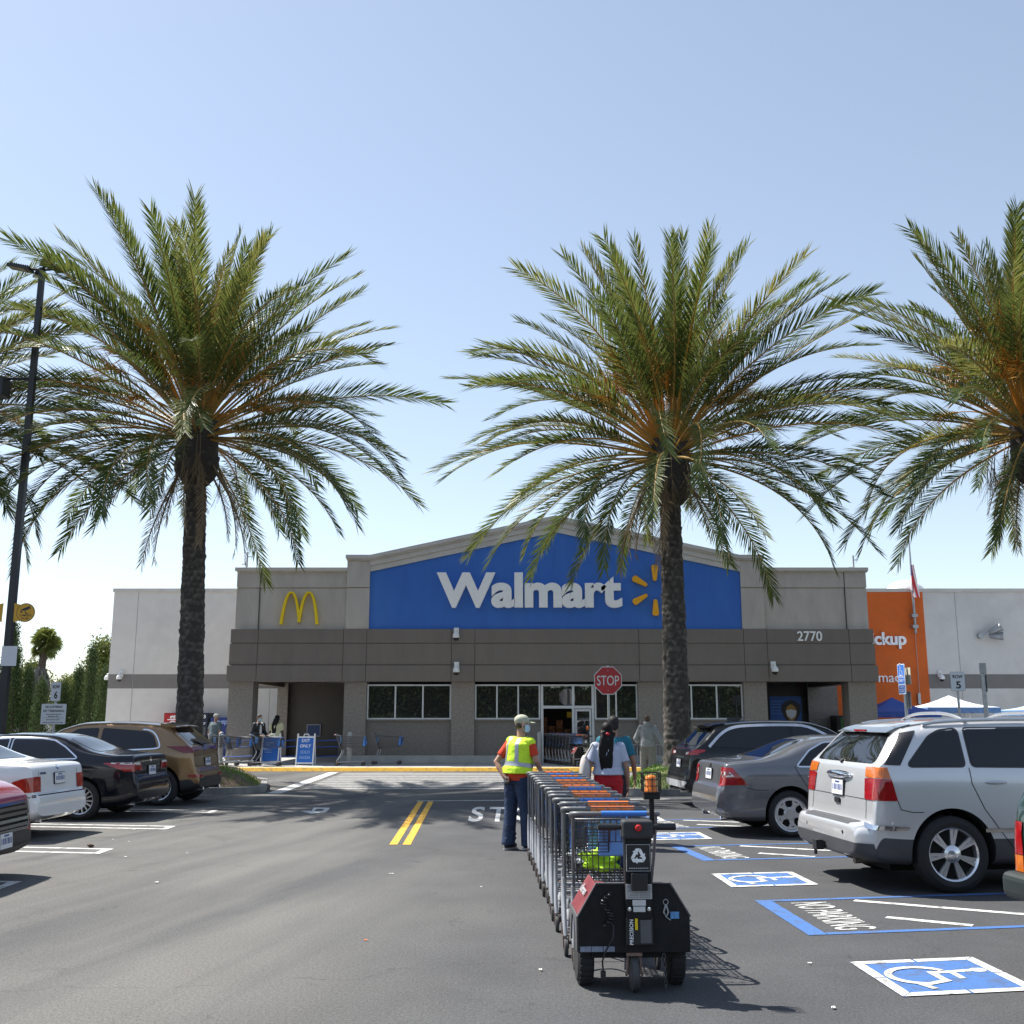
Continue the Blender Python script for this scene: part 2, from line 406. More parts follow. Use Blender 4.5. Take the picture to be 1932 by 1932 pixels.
# accessible stalls on the right
SD = Vector((cos(R(10)), sin(R(10)))); TD = Vector((.035, -1)).normalized()   # stall direction, towards the camera
def symbol(A, idx, label):
    A = Vector((A[0], A[1])); S = .945
    def P(u, v): q = A + SD*(S*v) + TD*(S*u); return (q.x, q.y)     # u: symbol's right, v: symbol's up
    root = thing('accessible_symbol', label, 'road marking', (A.x, A.y, 0)); root['kind'] = 'structure'
    mb = MB(); flat(mb, [P(0,0), P(1,0), P(1,1), P(0,1)], .004); o = mb.build('symbol_ground', M_BLUE, root)
    mb = MB(); e = .085; z = .0065
    for k in (0, 1):
        a, b_ = (.0, .49) if k == 0 else (.51, 1.0)
        flat(mb, [P(a,0), P(b_,0), P(b_ - (e if k else 0), e), P(a + (0 if k else e), e)], z)
        flat(mb, [P(a,1), P(b_,1), P(b_ - (e if k else 0), 1-e), P(a + (0 if k else e), 1-e)], z)
        flat(mb, [P(0,a+(.012 if not k else 0)), P(0,b_-(.012 if k else 0)), P(e, b_ - (e+.01 if k else 0)), P(e, a + (0 if k else e+.01))], z)
        flat(mb, [P(1,a+(.012 if not k else 0)), P(1,b_-(.012 if k else 0)), P(1-e, b_ - (e+.01 if k else 0)), P(1-e, a + (0 if k else e+.01))], z)
    mb.build('symbol_border', M_WHITE, root)
    mb = MB(); lay = [0]
    def sk_(pts, w):
        lay[0] += .0005; flat(mb, [P(*p) for p in stroke(pts, w)], z+lay[0])
    flat(mb, [P(*p) for p in circle(.40, .845, .062, 16)], z)
    w_ = .060
    sk_([(.40,.80),(.425,.47)], w_); sk_([(.425,.62),(.62,.62)], w_*.85); sk_([(.39,.47),(.665,.47)], w_); sk_([(.65,.50),(.755,.24)], w_); sk_([(.73,.26),(.86,.30)], w_*.85)
    A_ = arc(.49, .36, .235, 118, 345, 26)
    sk_(A_, .058)
    o = mb.build('wheelchair_figure', M_WHITE, root)
    for ch in root.children:
        for p in ch.data.polygons:
            if p.normal.z < 0: p.flip()
symbol(gz(1603,1816.5), 0, 'blue wheelchair symbol on the asphalt nearest the camera')
symbol(gz(1342,1649.5), 1, 'blue wheelchair symbol behind the silver wagon')
symbol(gz(1205,1572.5), 2, 'blue wheelchair symbol behind the grey sedan')
symbol(gz(1140,1541), 3, 'blue wheelchair symbol behind the black crossover')
def aisle(far, near, name, label, text=True):
    A, B = gz(*far), gz(*near); A, B = Vector((A.x, A.y)), Vector((B.x, B.y)); Lg = 6.5; d = SD
    root = thing('access_aisle', label, 'road marking', (A.x, A.y, 0)); root['kind'] = 'structure'
    mb = MB(); w = (B-A).length; t = (B-A).normalized()
    flat(mb, [A, B, B+d*.16, A+d*.16]); flat(mb, [A+d*.165, A+t*.085+d*.165, A+t*.085+d*Lg, A+d*Lg]); flat(mb, [B+d*.165-t*.085, B+d*.165, B+d*Lg, B-t*.085+d*Lg])
    mb.build('aisle_border', M_BLUE, root)
    mb = MB()
    def Q(u, v): return A + d*u + t*(v*w)
    line(mb, Q(.62,.09), Q(2.55,.93), .10) if False else None
    # two hatch lines running from the upper left to the lower right
    line(mb, Q(.95,.10), Q(2.75,.92), .1); line(mb, Q(.92,.62), Q(1.5,.91), .1); line(mb, Q(2.6,.1), Q(4.4,.92), .1); line(mb, Q(4.2,.1), Q(6.0,.92), .1)
    mb.build('hatching', M_WHITE, root)
    if text:
        o = Q(.30, .12)
        lettering('no_parking_lettering', 'NO PARKING', M_WHITE, root, (o.x, o.y, .001), (t.x, t.y, 0), (d.x, d.y, 0), w*.78, .36, 0, .005)
    for ch in root.children:
        for p in ch.data.polygons:
            if p.normal.z < 0: p.flip()
aisle((1423,1699.5), (1526,1765.5), 0, 'blue bordered no parking aisle with white hatching nearest the camera')
aisle((1263,1596.5), (1327,1624.5), 1, 'blue bordered no parking aisle between silver wagon and grey sedan')
aisle((1182,1548), (1232,1564), 2, 'blue bordered no parking aisle beside the black crossover')

# ================================================================ sidewalk, kerb, planter islands
M_CONC = mat('concrete', (.42,.41,.39), .85, var=.12, scale=2, bump=.25, bscale=70, dirt=(.22,.21,.2), dscale=.9, damt=.45)
M_KERB = mat('kerb_concrete', (.26,.255,.245), .9, var=.25, scale=3, bump=.4, bscale=60, dirt=(.08,.08,.08), dscale=2, damt=.6)
YC = 35.8
mb = MB(); mb.box(-60, 70, YC+.16, 62, -.1, .12); tag(mb.build('sidewalk', M_CONC, None), 'pale concrete sidewalk along the store front', 'sidewalk', kind='structure')
mb = MB(); mb.prism([(YC-.10,-.05),(YC-.10,.006),(YC-.02,.112),(YC+.0,.122),(YC+.155,.123),(YC+.155,-.05)], lambda a, b_, d: (d, a, b_), -60, 70); o = mb.build('kerb', M_YEL, None); tag(o, 'yellow painted kerb edging the sidewalk', 'kerb', kind='structure')
mb = MB()
for i in range(26): mb.box(-40+i*3.2, -39.985+i*3.2, YC+.18, 39.1, .1195, .1235)
tag(mb.build('sidewalk_joints', mat('joint', (.12,.12,.12), .9), None), 'dark joints across the concrete sidewalk', 'sidewalk joint', kind='structure')

M_SOIL = mat('soil', (.15,.105,.065), .95, var=.35, scale=5, bump=.8, bscale=40)
M_GRASS = mat('grass_blades', (.15,.25,.035), .6, var=.4, scale=3, spec=.3)
def offset_poly(pts, d):
    n = len(pts); out = []
    for i in range(n):
        a, b_, c = Vector(pts[i-1]), Vector(pts[i]), Vector(pts[(i+1)%n])
        n1 = Vector((-(b_-a).y, (b_-a).x)).normalized(); n2 = Vector((-(c-b_).y, (c-b_).x)).normalized()
        m = (n1+n2).normalized(); out.append(tuple(b_ + m*d/max(.5, m.dot(n1))))
    return out
def inside(p, poly):
    x, y = p; c = False; j = len(poly)-1
    for i in range(len(poly)):
        xi, yi = poly[i]; xj, yj = poly[j]
        if (yi > y) != (yj > y) and x < (xj-xi)*(y-yi)/(yj-yi)+xi: c = not c
        j = i
    return c
def island(poly, label, seed, cover, hgt, soil=None):
    """kerbed planter: poly counter-clockwise; cover(x, y) gives the grass density"""
    rnd = random.Random(seed)
    inn = offset_poly(poly, .16); mb = MB(); n = len(poly)
    for i in range(n):
        j = (i+1) % n
        a, b_, c, d = poly[i], poly[j], inn[j], inn[i]
        mb.add([(*a,-.02),(*b_,-.02),(*b_,.15),(*a,.15),(*c,.15),(*d,.15),(*c,.0),(*d,.0)], [(0,1,2,3),(3,2,4,5),(5,4,6,7)])
    k = mb.build('planter_kerb', M_KERB, None, smooth=30, fix=False); tag(k, 'concrete kerb around the '+label, 'kerb', kind='structure')
    xs = [p[0] for p in inn]; ys = [p[1] for p in inn]; x0, x1, y0, y1 = min(xs), max(xs), min(ys), max(ys)
    def zz(x, y):
        dd = min(1, edge((x, y), inn)/1.1); return .1 + hgt*(1-(1-dd)**2) + .03*noise.noise(Vector((x*2, y*2, seed)))
    def edge(p, pl):
        m = 9
        for i in range(len(pl)):
            a, b_ = Vector(pl[i]), Vector(pl[(i+1)%len(pl)]); q = Vector(p); t = max(0, min(1, (q-a).dot(b_-a)/(b_-a).length_squared)); m = min(m, (q-a-(b_-a)*t).length)
        return m
    st = .22; nx, ny = int((x1-x0)/st)+2, int((y1-y0)/st)+2; mb = MB(); idx = {}
    for i in range(nx+1):
        for j in range(ny+1):
            x, y = x0+i*st, y0+j*st
            ins = inside((x, y), inn)
            idx[i, j] = len(mb.v); mb.v.append((x, y, zz(x, y) if ins else .04))
    for i in range(nx):
        for j in range(ny):
            if any(inside((x0+a*st, y0+b_*st), inn) for a, b_ in ((i,j),(i+1,j),(i,j+1),(i+1,j+1))) :
                mb.f.append((idx[i,j], idx[i+1,j], idx[i+1,j+1], idx[i,j+1])); mb.m.append(0)
    # pull boundary vertices inside the kerb
    for kk, v in enumerate(mb.v):
        if not inside((v[0], v[1]), inn):
            best, bd = None, 9
            for i in range(len(inn)):
                a, b_ = Vector(inn[i]), Vector(inn[(i+1)%len(inn)]); q = Vector((v[0], v[1])); t = max(0, min(1, (q-a).dot(b_-a)/(b_-a).length_squared)); c = a+(b_-a)*t
                if (q-c).length < bd: best, bd = c, (q-c).length
            mb.v[kk] = (best.x, best.y, .1)
    s = mb.build('planter_soil', soil or M_SOIL, None, smooth=180, fix=True)
    tag(s, 'brown soil mound filling the '+label, 'soil', kind='structure')
    mb = MB(); cnt = 0
    for _ in range(26000):
        x, y = rnd.uniform(x0, x1), rnd.uniform(y0, y1)
        if not inside((x, y), inn) or rnd.random() > cover(x, y): continue
        z = zz(x, y)-.01; a = rnd.uniform(0, 2*pi); h = rnd.uniform(.04, .10); l = rnd.uniform(0, .05); w_ = rnd.uniform(.006, .012)
        dx, dy = cos(a), sin(a)
        mb.add([(x-dy*w_, y+dx*w_, z), (x+dy*w_, y-dx*w_, z), (x+dx*l, y+dy*l, z+h)], [(0,1,2)]); cnt += 1
    g = mb.build('grass', M_GRASS, None, fix=False); tag(g, 'short green grass on the '+label, 'grass', kind='stuff')
def rounded(pts, r, n=5):
    out = []; N = len(pts)
    for i in range(N):
        a, b_, c = Vector(pts[i-1]), Vector(pts[i]), Vector(pts[(i+1)%N]); u = (a-b_).normalized(); v = (c-b_).normalized()
        rr = min(r, (a-b_).length*.45, (c-b_).length*.45)
        for k in range(n+1):
            t = k/n; p = b_+u*rr; q = b_+v*rr; out.append(tuple(p*(1-t)**2 + b_*2*t*(1-t) + q*t*t))
    return out
PY = 27.0                                           # the row of palms
island(rounded([(-15,24.5),(-5.6,24.9),(-6.6,29.6),(-15,29.6)], 1.3), 'planter island beside the bronze crossover', 3,
       lambda x, y: .8*max(0, min(1, 1.1*noise.noise(Vector((x*.9, y*.9, 3)))+.62)) if y < 27.2 else .08, .42)
island(rounded([(2.35,24.3),(16,24.6),(16,29.4),(2.9,29.4)], 1.2), 'planter island beside the black crossover', 5,
       lambda x, y: .12 if (x-4.4)**2+(y-27.0)**2 < 1.0 else 1.0, .42, mat('lawn', (.13,.19,.045), .95, var=.45, scale=2.2, bump=.8, bscale=50, dirt=(.22,.16,.09), dscale=.8, damt=.8))
# ================================================================ the store
YF = 39.3; YB = 46.7; YW = 47.6                     # front wall, back of the porticos, wings
def fx(px, py, Y=YF): return gy(px, py, Y).x
def fz(py, Y=YF, px=966): return gy(px, py, Y).z
M_UP = mat('stucco_warm_grey', (.50,.46,.42), .85, var=.08, scale=3, bump=.25, bscale=90, dirt=(.36,.325,.29), dscale=1.1, damt=.6, stretch=(1,1,.28))
M_LOW = mat('stucco_dark_taupe', (.19,.165,.146), .85, var=.08, scale=3, bump=.25, bscale=90, dirt=(.20,.178,.16), dscale=1.1, damt=.6, stretch=(1,1,.28))
M_CORN = mat('cornice_beige', (.58,.55,.51), .75, var=.06, scale=2, dirt=(.3,.29,.27), dscale=1.2, damt=.3)
M_BLUEP = mat('blue_stucco', (.038,.150,.53), .75, var=.07, scale=2, bump=.2, bscale=90, dirt=(.055,.19,.56), dscale=.9, damt=.7, stretch=(1,1,.3))
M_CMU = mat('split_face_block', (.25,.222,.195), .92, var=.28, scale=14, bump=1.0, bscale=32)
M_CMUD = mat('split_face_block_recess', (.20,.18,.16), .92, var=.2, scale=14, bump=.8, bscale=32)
M_GROOVE = mat('groove', (.05,.048,.045), .9)
M_ALU = mat('white_aluminium', (.62,.63,.64), .4, metal=.15, var=.05)
M_WGLASS = glass('window_glass', (.30,.31,.31), 1.95)
M_WINGW = mat('wing_painted_block', (.64,.61,.575), .85, var=.05, scale=1.5, bump=.35, bscale=24, dirt=(.44,.42,.4), dscale=.35, damt=.5)
M_WINGS = mat('wing_stripe', (.20,.185,.175), .85, var=.06, scale=2, bump=.3, bscale=24)
M_ORG = mat('orange_painted_block', (.66,.125,.012), .75, var=.06, scale=1.5, bump=.3, bscale=24, dirt=(.43,.085,.015), dscale=.5, damt=.6)
M_SIGNW = mat('sign_white', (.92,.92,.92), .45, var=.03)
M_SIGNY = mat('sign_yellow', (.88,.42,.012), .4, var=.03)
M_ARCH = mat('arch_yellow', (.86,.62,.005), .35, var=.03)
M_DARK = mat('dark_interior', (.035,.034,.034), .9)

SB = thing('store_building', 'taupe and grey superstore front with blue gabled sign panel', 'store', (1.2, YF, 0))
XL, XR = fx(433.5,1240), fx(1650,1240)              # outer corners of the front
ZP = .12; ZB = fz(1286); ZD = fz(1187)              # walk, underside of the dark fascia, its top
ZT1, ZT2 = fz(1214), fz(1255)
ZROOF = fz(1071); ZLINE = fz(1109); ZSH = fz(1048); ZPK = fz(974)
def jx(px, py): return fx(px, py)
JX = [jx(487,1180), jx(652.4,1180), jx(696,1180), jx(1400,1180), jx(1443,1180), jx(1598,1180)]
# upper stucco wall: two wings and the taller centre with pilasters
TK = .35
for (a, b_, zt, dy) in ((XL+.12, JX[1], ZROOF-.16, .05), (JX[4], XR-.12, ZROOF-.16, .05)):
    mb = MB()
    mb.box(a, b_, YF+dy, YF+dy+TK, ZD, ZLINE-.012); mb.box(a, b_, YF+dy-.03, YF+dy+TK, ZLINE+.012, zt)
    mb.box(a+.02, b_-.02, YF+dy+.02, YF+dy+TK-.02, ZLINE-.013, ZLINE+.013)
    c_ = (XL+.12, XL+.45) if a < 0 else (XR-.45, XR-.12); mb.box(*c_, YF+.42, YB, ZD, ZROOF-.16)
    mb.build('upper_wall', M_UP, SB, bevel=.008)
for (a, b_) in ((JX[1]+.002, JX[2]), (JX[3], JX[4]-.002)):
    mb = MB(); mb.box(a, b_, YF-.06, YF+.6, ZD, ZLINE-.012); mb.box(a, b_, YF-.09, YF+.6, ZLINE+.012, ZSH-.2); mb.box(a+.02, b_-.02, YF-.03, YF+.58, ZLINE-.013, ZLINE+.013)
    mb.build('gable_pilaster', M_UP, SB, bevel=.008)
for x in (JX[0], JX[5]): MB().box(x-.012, x+.012, YF-.001+.012, YF+.07, ZD+.002, ZROOF-.17).build('wall_joint', M_GROOVE, SB)
# cornices of the low parts
for (a, b_) in ((XL+.05, JX[1]-.003), (JX[4]+.003, XR-.05)):
    mb = MB(); mb.box(a, b_, YF-.10, YF+.5, ZROOF-.13, ZROOF); mb.box(a+.06, b_, YF-.02, YF+.45, ZROOF-.17, ZROOF-.131)
    c_ = (XL+.05, XL+.5) if a < 0 else (XR-.5, XR-.05); mb.box(*c_, YF+.501, YB, ZROOF-.13, ZROOF)
    mb.build('parapet_cornice', M_CORN, SB, bevel=.012)
# blue gable panel and raked cornice
xa, xb, xm = JX[2], JX[3], jx(1048, 974)
zc = .62
pts = [(xa, ZD), (xb, ZD), (xb, ZSH-.32-.08), (xm, ZPK-zc), (xa, ZSH-.32-.08)]
mb = MB(); mb.prism(pts, lambda a, b_, d: (a, d, b_), YF+.0, YF+.4); mb.build('sign_panel', M_BLUEP, SB)
def rake(x0, x1, zs, yf, th, up):
    # strip following shoulder - slope - peak - slope - shoulder
    P = [(x0, ZSH), (xa+.02, ZSH), (xm, ZPK), (xb-.02, ZSH), (x1, ZSH)]
    return [(a, b_-up) for a, b_ in P] + [(a, b_-up-th) for a, b_ in P[::-1]]
mb = MB()
for (x0, x1, yf, th, up, yb) in ((JX[1]-.05, JX[4]+.05, YF-.20, .14, 0, YF+.8), ):
    mb.prism(rake(x0, x1, 0, yf, th, up), lambda a, b_, d: (a, d, b_), yf, yb)
for (yf, th, up) in ((YF-.15, .06, .142),):
    mb.prism(rake(JX[1]-.02, JX[4]+.02, 0, yf, th, up), lambda a, b_, d: (a, d, b_), yf, YF+.7)
P = [(xa+.001, ZSH-.205), (xm, ZPK-.205), (xb-.001, ZSH-.205)]
mb.prism([(a, b_) for a, b_ in P] + [(a, b_-.20) for a, b_ in P[::-1]], lambda a, b_, d: (a, d, b_), YF-.09, YF+.5)
mb.prism([(a, b_-.205) for a, b_ in P] + [(a, b_-.41) for a, b_ in P[::-1]], lambda a, b_, d: (a, d, b_), YF-.05, YF+.45)
mb.build('gable_cornice', M_CORN, SB)
# dark fascia in three tiers
mb = MB()
T_ = [(ZD-.004, ZT1+.012, .0, 0.10), (ZT1-.012, ZT2+.012, .02, .11), (ZT2-.012, ZB, .07, .16)]
edges = [XL+.02] + [jx(487,1230), jx(648,1230), jx(692,1230), jx(852,1230), jx(896,1230), jx(1205,1230), jx(1257,1230), jx(1403,1230), jx(1447,1230), jx(1602,1230)] + [XR-.02]
for (zt, zb, ox, oy) in T_:
    for i in range(len(edges)-1):
        a = edges[i] + (.008 if i else -ox); b_ = edges[i+1] - (.008 if i < len(edges)-2 else -ox)
        mb.box(a, b_, YF-oy, YF+.5, zb, zt)
mb.box(XL+.06, XR-.06, YF-.06, YF+.45, ZB+.03, ZD-.03)
# returns and soffit beams of the porticos
for s, X in ((1, XL), (-1, XR)):
    x0, x1 = (X+.02, X+.55) if s > 0 else (X-.55, X-.02)
    mb.box(x0, x1, YF+.502, YB+.6, ZB, ZD-.004)
mb.build('dark_fascia', M_LOW, SB, bevel=.006)
# piers, walls under the windows, plinth
PIER = [(XL+.02, fx(475,1350)), (fx(648,1350), fx(690,1350)), (fx(851,1350), fx(895,1350)), (fx(1205,1350), fx(1257,1350)), (fx(1405,1350), fx(1449,1350)), (fx(1604,1350), XR-.02)]
for i, (a, b_) in enumerate(PIER):
    MB().box(a, b_, YF, YF+(.85 if i in (0, 5) else .7), ZP, ZB+.02).build('pier', M_CMU, SB)
WX = [(PIER[1][1], PIER[2][0]), (PIER[2][1], fx(1020,1320)), (fx(1122,1320), PIER[3][0]), (PIER[3][1], PIER[4][0])]
ZSILL = fz(1356)
for (a, b_) in (WX[0], (WX[1][0], WX[1][1]), WX[2], WX[3]):
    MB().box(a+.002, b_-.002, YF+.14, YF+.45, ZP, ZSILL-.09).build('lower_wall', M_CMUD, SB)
    MB().box(a+.003, b_-.003, YF+.08, YF+.5, ZSILL-.088, ZSILL-.03).build('window_ledge', M_LOW, SB)
for a, b_ in ((PIER[1][0]-.06, fx(1018,1430)), (fx(1124,1430), PIER[4][1]+.06)): MB().box(a, b_, YF-.10, YF+.139, ZP, ZP+.27).build('plinth', M_CONC, SB, bevel=.02)
# windows
def window(x0, x1, z0, z1, n, y):
    f = MB(); w_ = .055
    f.box(x0, x1, y, y+.1, z0, z0+w_); f.box(x0, x1, y, y+.1, z1-w_, z1)
    for i in range(n+1):
        c = x0+w_/2+(x1-x0-w_)*i/n; f.box(c-w_/2, c+w_/2, y+.002, y+.098, z0+w_, z1-w_)
    o = f.build('window', M_ALU, SB)
    for i in range(n):
        a = x0+w_/2+(x1-x0-w_)*i/n+w_/2; b_ = x0+w_/2+(x1-x0-w_)*(i+1)/n-w_/2
        g = MB(); g.box(a, b_, y+.045, y+.055, z0+w_, z1-w_); g.build('window_pane', M_WGLASS, o)
ZWT = fz(1291)
for (a, b_), n in zip(WX, (3, 3, 2, 3)): window(a+.01, b_-.01, ZSILL-.028, ZWT, n, YF+.16)
# entrance: open bay, closed door bay, transoms
dx0, dx1, dx2 = fx(1020,1320), fx(1082,1360), fx(1122,1320); ZTR = fz(1334)
f = MB(); y = YF+.15; w_ = .09
for x in (dx0+.01, dx1-.04, dx2-w_-.01): f.box(x, x+w_, y, y+.12, ZP, ZWT)
f.box(dx0+.1, dx1-.04, y+.002, y+.118, ZTR-.05, ZTR+.05); f.box(dx1+.05, dx2-.1, y+.002, y+.118, ZTR-.05, ZTR+.05)
f.box(dx0+.1, dx1-.04, y+.002, y+.118, ZWT-.06, ZWT); f.box(dx1+.05, dx2-.1, y+.002, y+.118, ZWT-.06, ZWT)
dfr = f.build('entrance_frame', M_ALU, SB)
g = MB(); g.box(dx0+.1, dx1-.04, y+.05, y+.06, ZTR+.05, ZWT-.06); g.build('transom_pane', M_WGLASS, dfr)
g = MB(); g.box(dx1+.05, dx2-.1, y+.05, y+.06, ZTR+.05, ZWT-.06); g.build('transom_pane', M_WGLASS, dfr)
f = MB(); a, b_ = dx1+.07, dx2-.12
for (x0, x1, z0, z1) in ((a, a+.07, ZP+.01, ZTR-.07), (b_-.07, b_, ZP+.01, ZTR-.07), (a+.07, b_-.07, ZTR-.15, ZTR-.07), (a+.07, b_-.07, ZP+.01, ZP+.25)): f.box(x0, x1, y+.03, y+.09, z0, z1)
d = f.build('sliding_door', M_ALU, SB); g = MB(); g.box(a+.07, b_-.07, y+.055, y+.065, ZP+.25, ZTR-.15); g.build('door_glass', M_WGLASS, d)
# body of the building behind: side/back walls, dark inside with racks, roof
BX0, BX1 = PIER[1][0]+.05, PIER[4][1]-.05
mb = MB()
mb.box(BX0, BX0+.3, YF+.71, YB, ZP, ZB+.3)      # portico inner side walls
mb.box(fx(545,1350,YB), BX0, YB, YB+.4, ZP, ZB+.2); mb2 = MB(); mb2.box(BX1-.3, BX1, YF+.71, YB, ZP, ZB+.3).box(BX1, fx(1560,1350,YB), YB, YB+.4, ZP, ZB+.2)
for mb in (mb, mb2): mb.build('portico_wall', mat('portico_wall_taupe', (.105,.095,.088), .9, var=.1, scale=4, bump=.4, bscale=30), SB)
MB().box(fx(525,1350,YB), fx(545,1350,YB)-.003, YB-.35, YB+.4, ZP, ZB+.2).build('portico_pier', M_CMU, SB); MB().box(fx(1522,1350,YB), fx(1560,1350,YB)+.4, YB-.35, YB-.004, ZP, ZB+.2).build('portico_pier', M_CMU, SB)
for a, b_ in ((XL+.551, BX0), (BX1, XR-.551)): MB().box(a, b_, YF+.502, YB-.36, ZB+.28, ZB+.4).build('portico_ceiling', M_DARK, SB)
mb = MB(); mb.box(XL+.46, XR-.46, YF+.5, 70, ZROOF-.75, ZROOF-.6); mb.build('roof_deck', M_CONC, SB)
mb = MB()
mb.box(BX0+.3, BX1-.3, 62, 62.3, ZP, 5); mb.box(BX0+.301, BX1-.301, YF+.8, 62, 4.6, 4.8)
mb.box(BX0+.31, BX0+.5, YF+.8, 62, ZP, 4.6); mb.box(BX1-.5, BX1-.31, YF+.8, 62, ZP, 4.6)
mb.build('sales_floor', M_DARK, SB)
mb = MB()
M_FL = lamp_mat('fluorescent', (1, .98, .92), 3.0)
for k in range(4):
    for i in range(3): MB().box(-4+i*4.6, -1.4+i*4.6, 43+k*3.6, 43.07+k*3.6, 3.62, 3.68).build('ceiling_lamp', M_FL, SB)
M_SHELF = mat('shelf_goods', (.22,.10,.05), .7, var=.9, scale=9)
mb = MB(); rnd = random.Random(2)
for i in range(9): mb.box(.6+i*.34, .88+i*.34, 47+rnd.random(), 48.2, ZP, 1.1+rnd.random()*.9)
mb.build('goods_display', M_SHELF, SB)
mb = MB(); mb.box(1.0, 4.0, 46.2, 46.3, 2.35, 2.85); mb.build('hanging_banner', mat('banner_orange', (.75,.16,.02), .6), SB)
mb = MB(); mb.box(2.3, 2.62, 45.2, 45.22, 1.75, 1.98); mb.build('price_card', mat('price_yellow', (.8,.6,.05), .6), SB)
# lettering, emblem, arches, number
lz0, lz1 = fz(1147.5), fz(1081)
o = lettering('store_lettering', 'Walmart', M_SIGNW, SB, (fx(824,1120), YF-.002, lz0), (1,0,0), (0,0,1), fx(1173,1120)-fx(824,1120), lz1-lz0, .16, .040, .98)
M_SIDE = mat('letter_side', (.10,.10,.11), .6)
c = gy(1235.5,1114,YF); mb = MB(); ri, ro = 16*39.2/2000, 49.5*39.2/2000
for k in range(6):
    a = pi/2+k*pi/3; u = Vector((cos(a), sin(a))); n = Vector((-u.y, u.x))
    wi, wo = .085, .125
    P = [u*ri+n*wi*.75, u*ri-n*wi*.75] ; P = []
    for t in range(9): th = pi/2+pi*t/8; P.append(u*(ri+.10)+ (u*cos(th)+n*sin(th))*wi*(.85))
    for t in range(9): th = -pi/2+pi*t/8; P.append(u*(ro-.10)+ (u*cos(th)*.7+n*sin(th))*wo)
    mb.prism([(c.x+p.x, c.z+p.y) for p in P], lambda a_, b_, d: (a_, d, b_), YF-.15, YF-.002)
mb.build('sunburst_emblem', M_SIGNY, SB, bevel=.02)
# golden arches
mb = MB(); c0, c1 = gy(528.5,1178.5,YF), gy(603.5,1116.5,YF); Wd, Ht = c1.x-c0.x, c1.z-c0.z
def archpts(n=22):
    # centre line of one arch and its width; normalised to half the emblem
    out_l, out_r = [], []
    for i in range(n+1):
        t = i/n; out_l.append(t)
    return out_l
def arch(cx, half, flip):
    # outer: tall parabola-like arch from outer foot over the top to the middle foot
    o_, i_ = [], []
    N_ = 24
    for k in range(N_+1):
        a = pi - pi*k/N_; x = cos(a); yv = max(0, 1-abs(x)**2.35)**.80
        o_.append((cx+x*half, yv))
        x2 = cos(a)*(.735); y2 = max(0, 1-abs(cos(a))**2.1)**.86*.945
        i_.append((cx+x2*half, y2))
    return o_, i_
hf = Wd*.272
for s in (0, 1):
    cx = hf if s == 0 else Wd-hf
    o_, i_ = arch(cx, hf, s)
    base = lambda q, foot: (c0.x+q[0], c0.z+q[1]*Ht)
    for k in range(len(o_)-1):
        lo = .06*Ht
        def fl(q): # the inner feet end a little higher
            inner = (q[0] > cx) if s == 0 else (q[0] < cx)
            return (c0.x+q[0], c0.z+max(q[1]*Ht, lo if inner else 0))
        mb.prism([fl(o_[k]), fl(o_[k+1]), fl(i_[k+1]), fl(i_[k])], lambda a_, b_, d: (a_, d, b_), YF-.13-.004*s, YF+.03)
mb.build('arches_sign', M_ARCH, SB)
lettering('street_number', '2770', M_SIGNW, SB, (fx(1502.5,1200), YF-.10, fz(1210)), (1,0,0), (0,0,1), fx(1549,1200)-fx(1502.5,1200), fz(1191.5)-fz(1210), .05, .012)
# poster in the right portico (wall poster of a masked face)
px0, px1, pz0, pz1 = fx(1450,1340,YB)+.05, fx(1512,1340,YB), 1.2, fz(1314,YB)
PO = thing('wall_poster', 'blue poster of a masked face on the dark portico wall', 'poster', ((px0+px1)/2, YB, pz0))
mb = MB(); mb.box(px0, px1, YB-.03, YB-.003, pz0, pz1); mb.build('poster_sheet', mat('poster_blue', (.03,.12,.42), .5), PO)
cx = px0+(px1-px0)*.67; cz = pz0+(pz1-pz0)*.5; s_ = (px1-px0)
mb = MB(); mb.prism([(cx+.30*s_*cos(a)*(1+.1*sin(3*a)), cz+.1+.30*s_*1.15*sin(a)) for a in [2*pi*k/28 for k in range(28)]], lambda a, b_, d: (a, d, b_), YB-.036, YB-.031); mb.build('poster_hair', mat('poster_black', (.02,.02,.025), .5), PO)
mb = MB(); mb.prism([(cx+.17*s_*cos(a), cz+.05+.24*s_*sin(a)) for a in [2*pi*k/24 for k in range(24)]], lambda a, b_, d: (a, d, b_), YB-.042, YB-.037)
mb.prism([(cx-.09*s_, cz-.52), (cx+.09*s_, cz-.52), (cx+.06*s_, cz-.15), (cx-.06*s_, cz-.15)], lambda a, b_, d: (a, d, b_), YB-.046, YB-.0425); mb.build('poster_face', mat('poster_tan', (.52,.27,.05), .5), PO)
mb = MB(); mb.prism([(cx-.17*s_, cz+.12), (cx, cz+.18), (cx+.17*s_, cz+.12), (cx+.13*s_, cz-.1), (cx, cz-.24), (cx-.13*s_, cz-.1)], lambda a, b_, d: (a, d, b_), YB-.052, YB-.047); mb.build('poster_mask', M_SIGNW, PO)
mb = MB()
for k in range(5): mb.box(px0+.08, px0+.08+s_*(.28 if k % 2 else .34), YB-.034, YB-.0305, pz1-.22-.13*k, pz1-.19-.13*k)
mb.build('poster_lines', mat('poster_text', (.12,.25,.6), .5), PO)
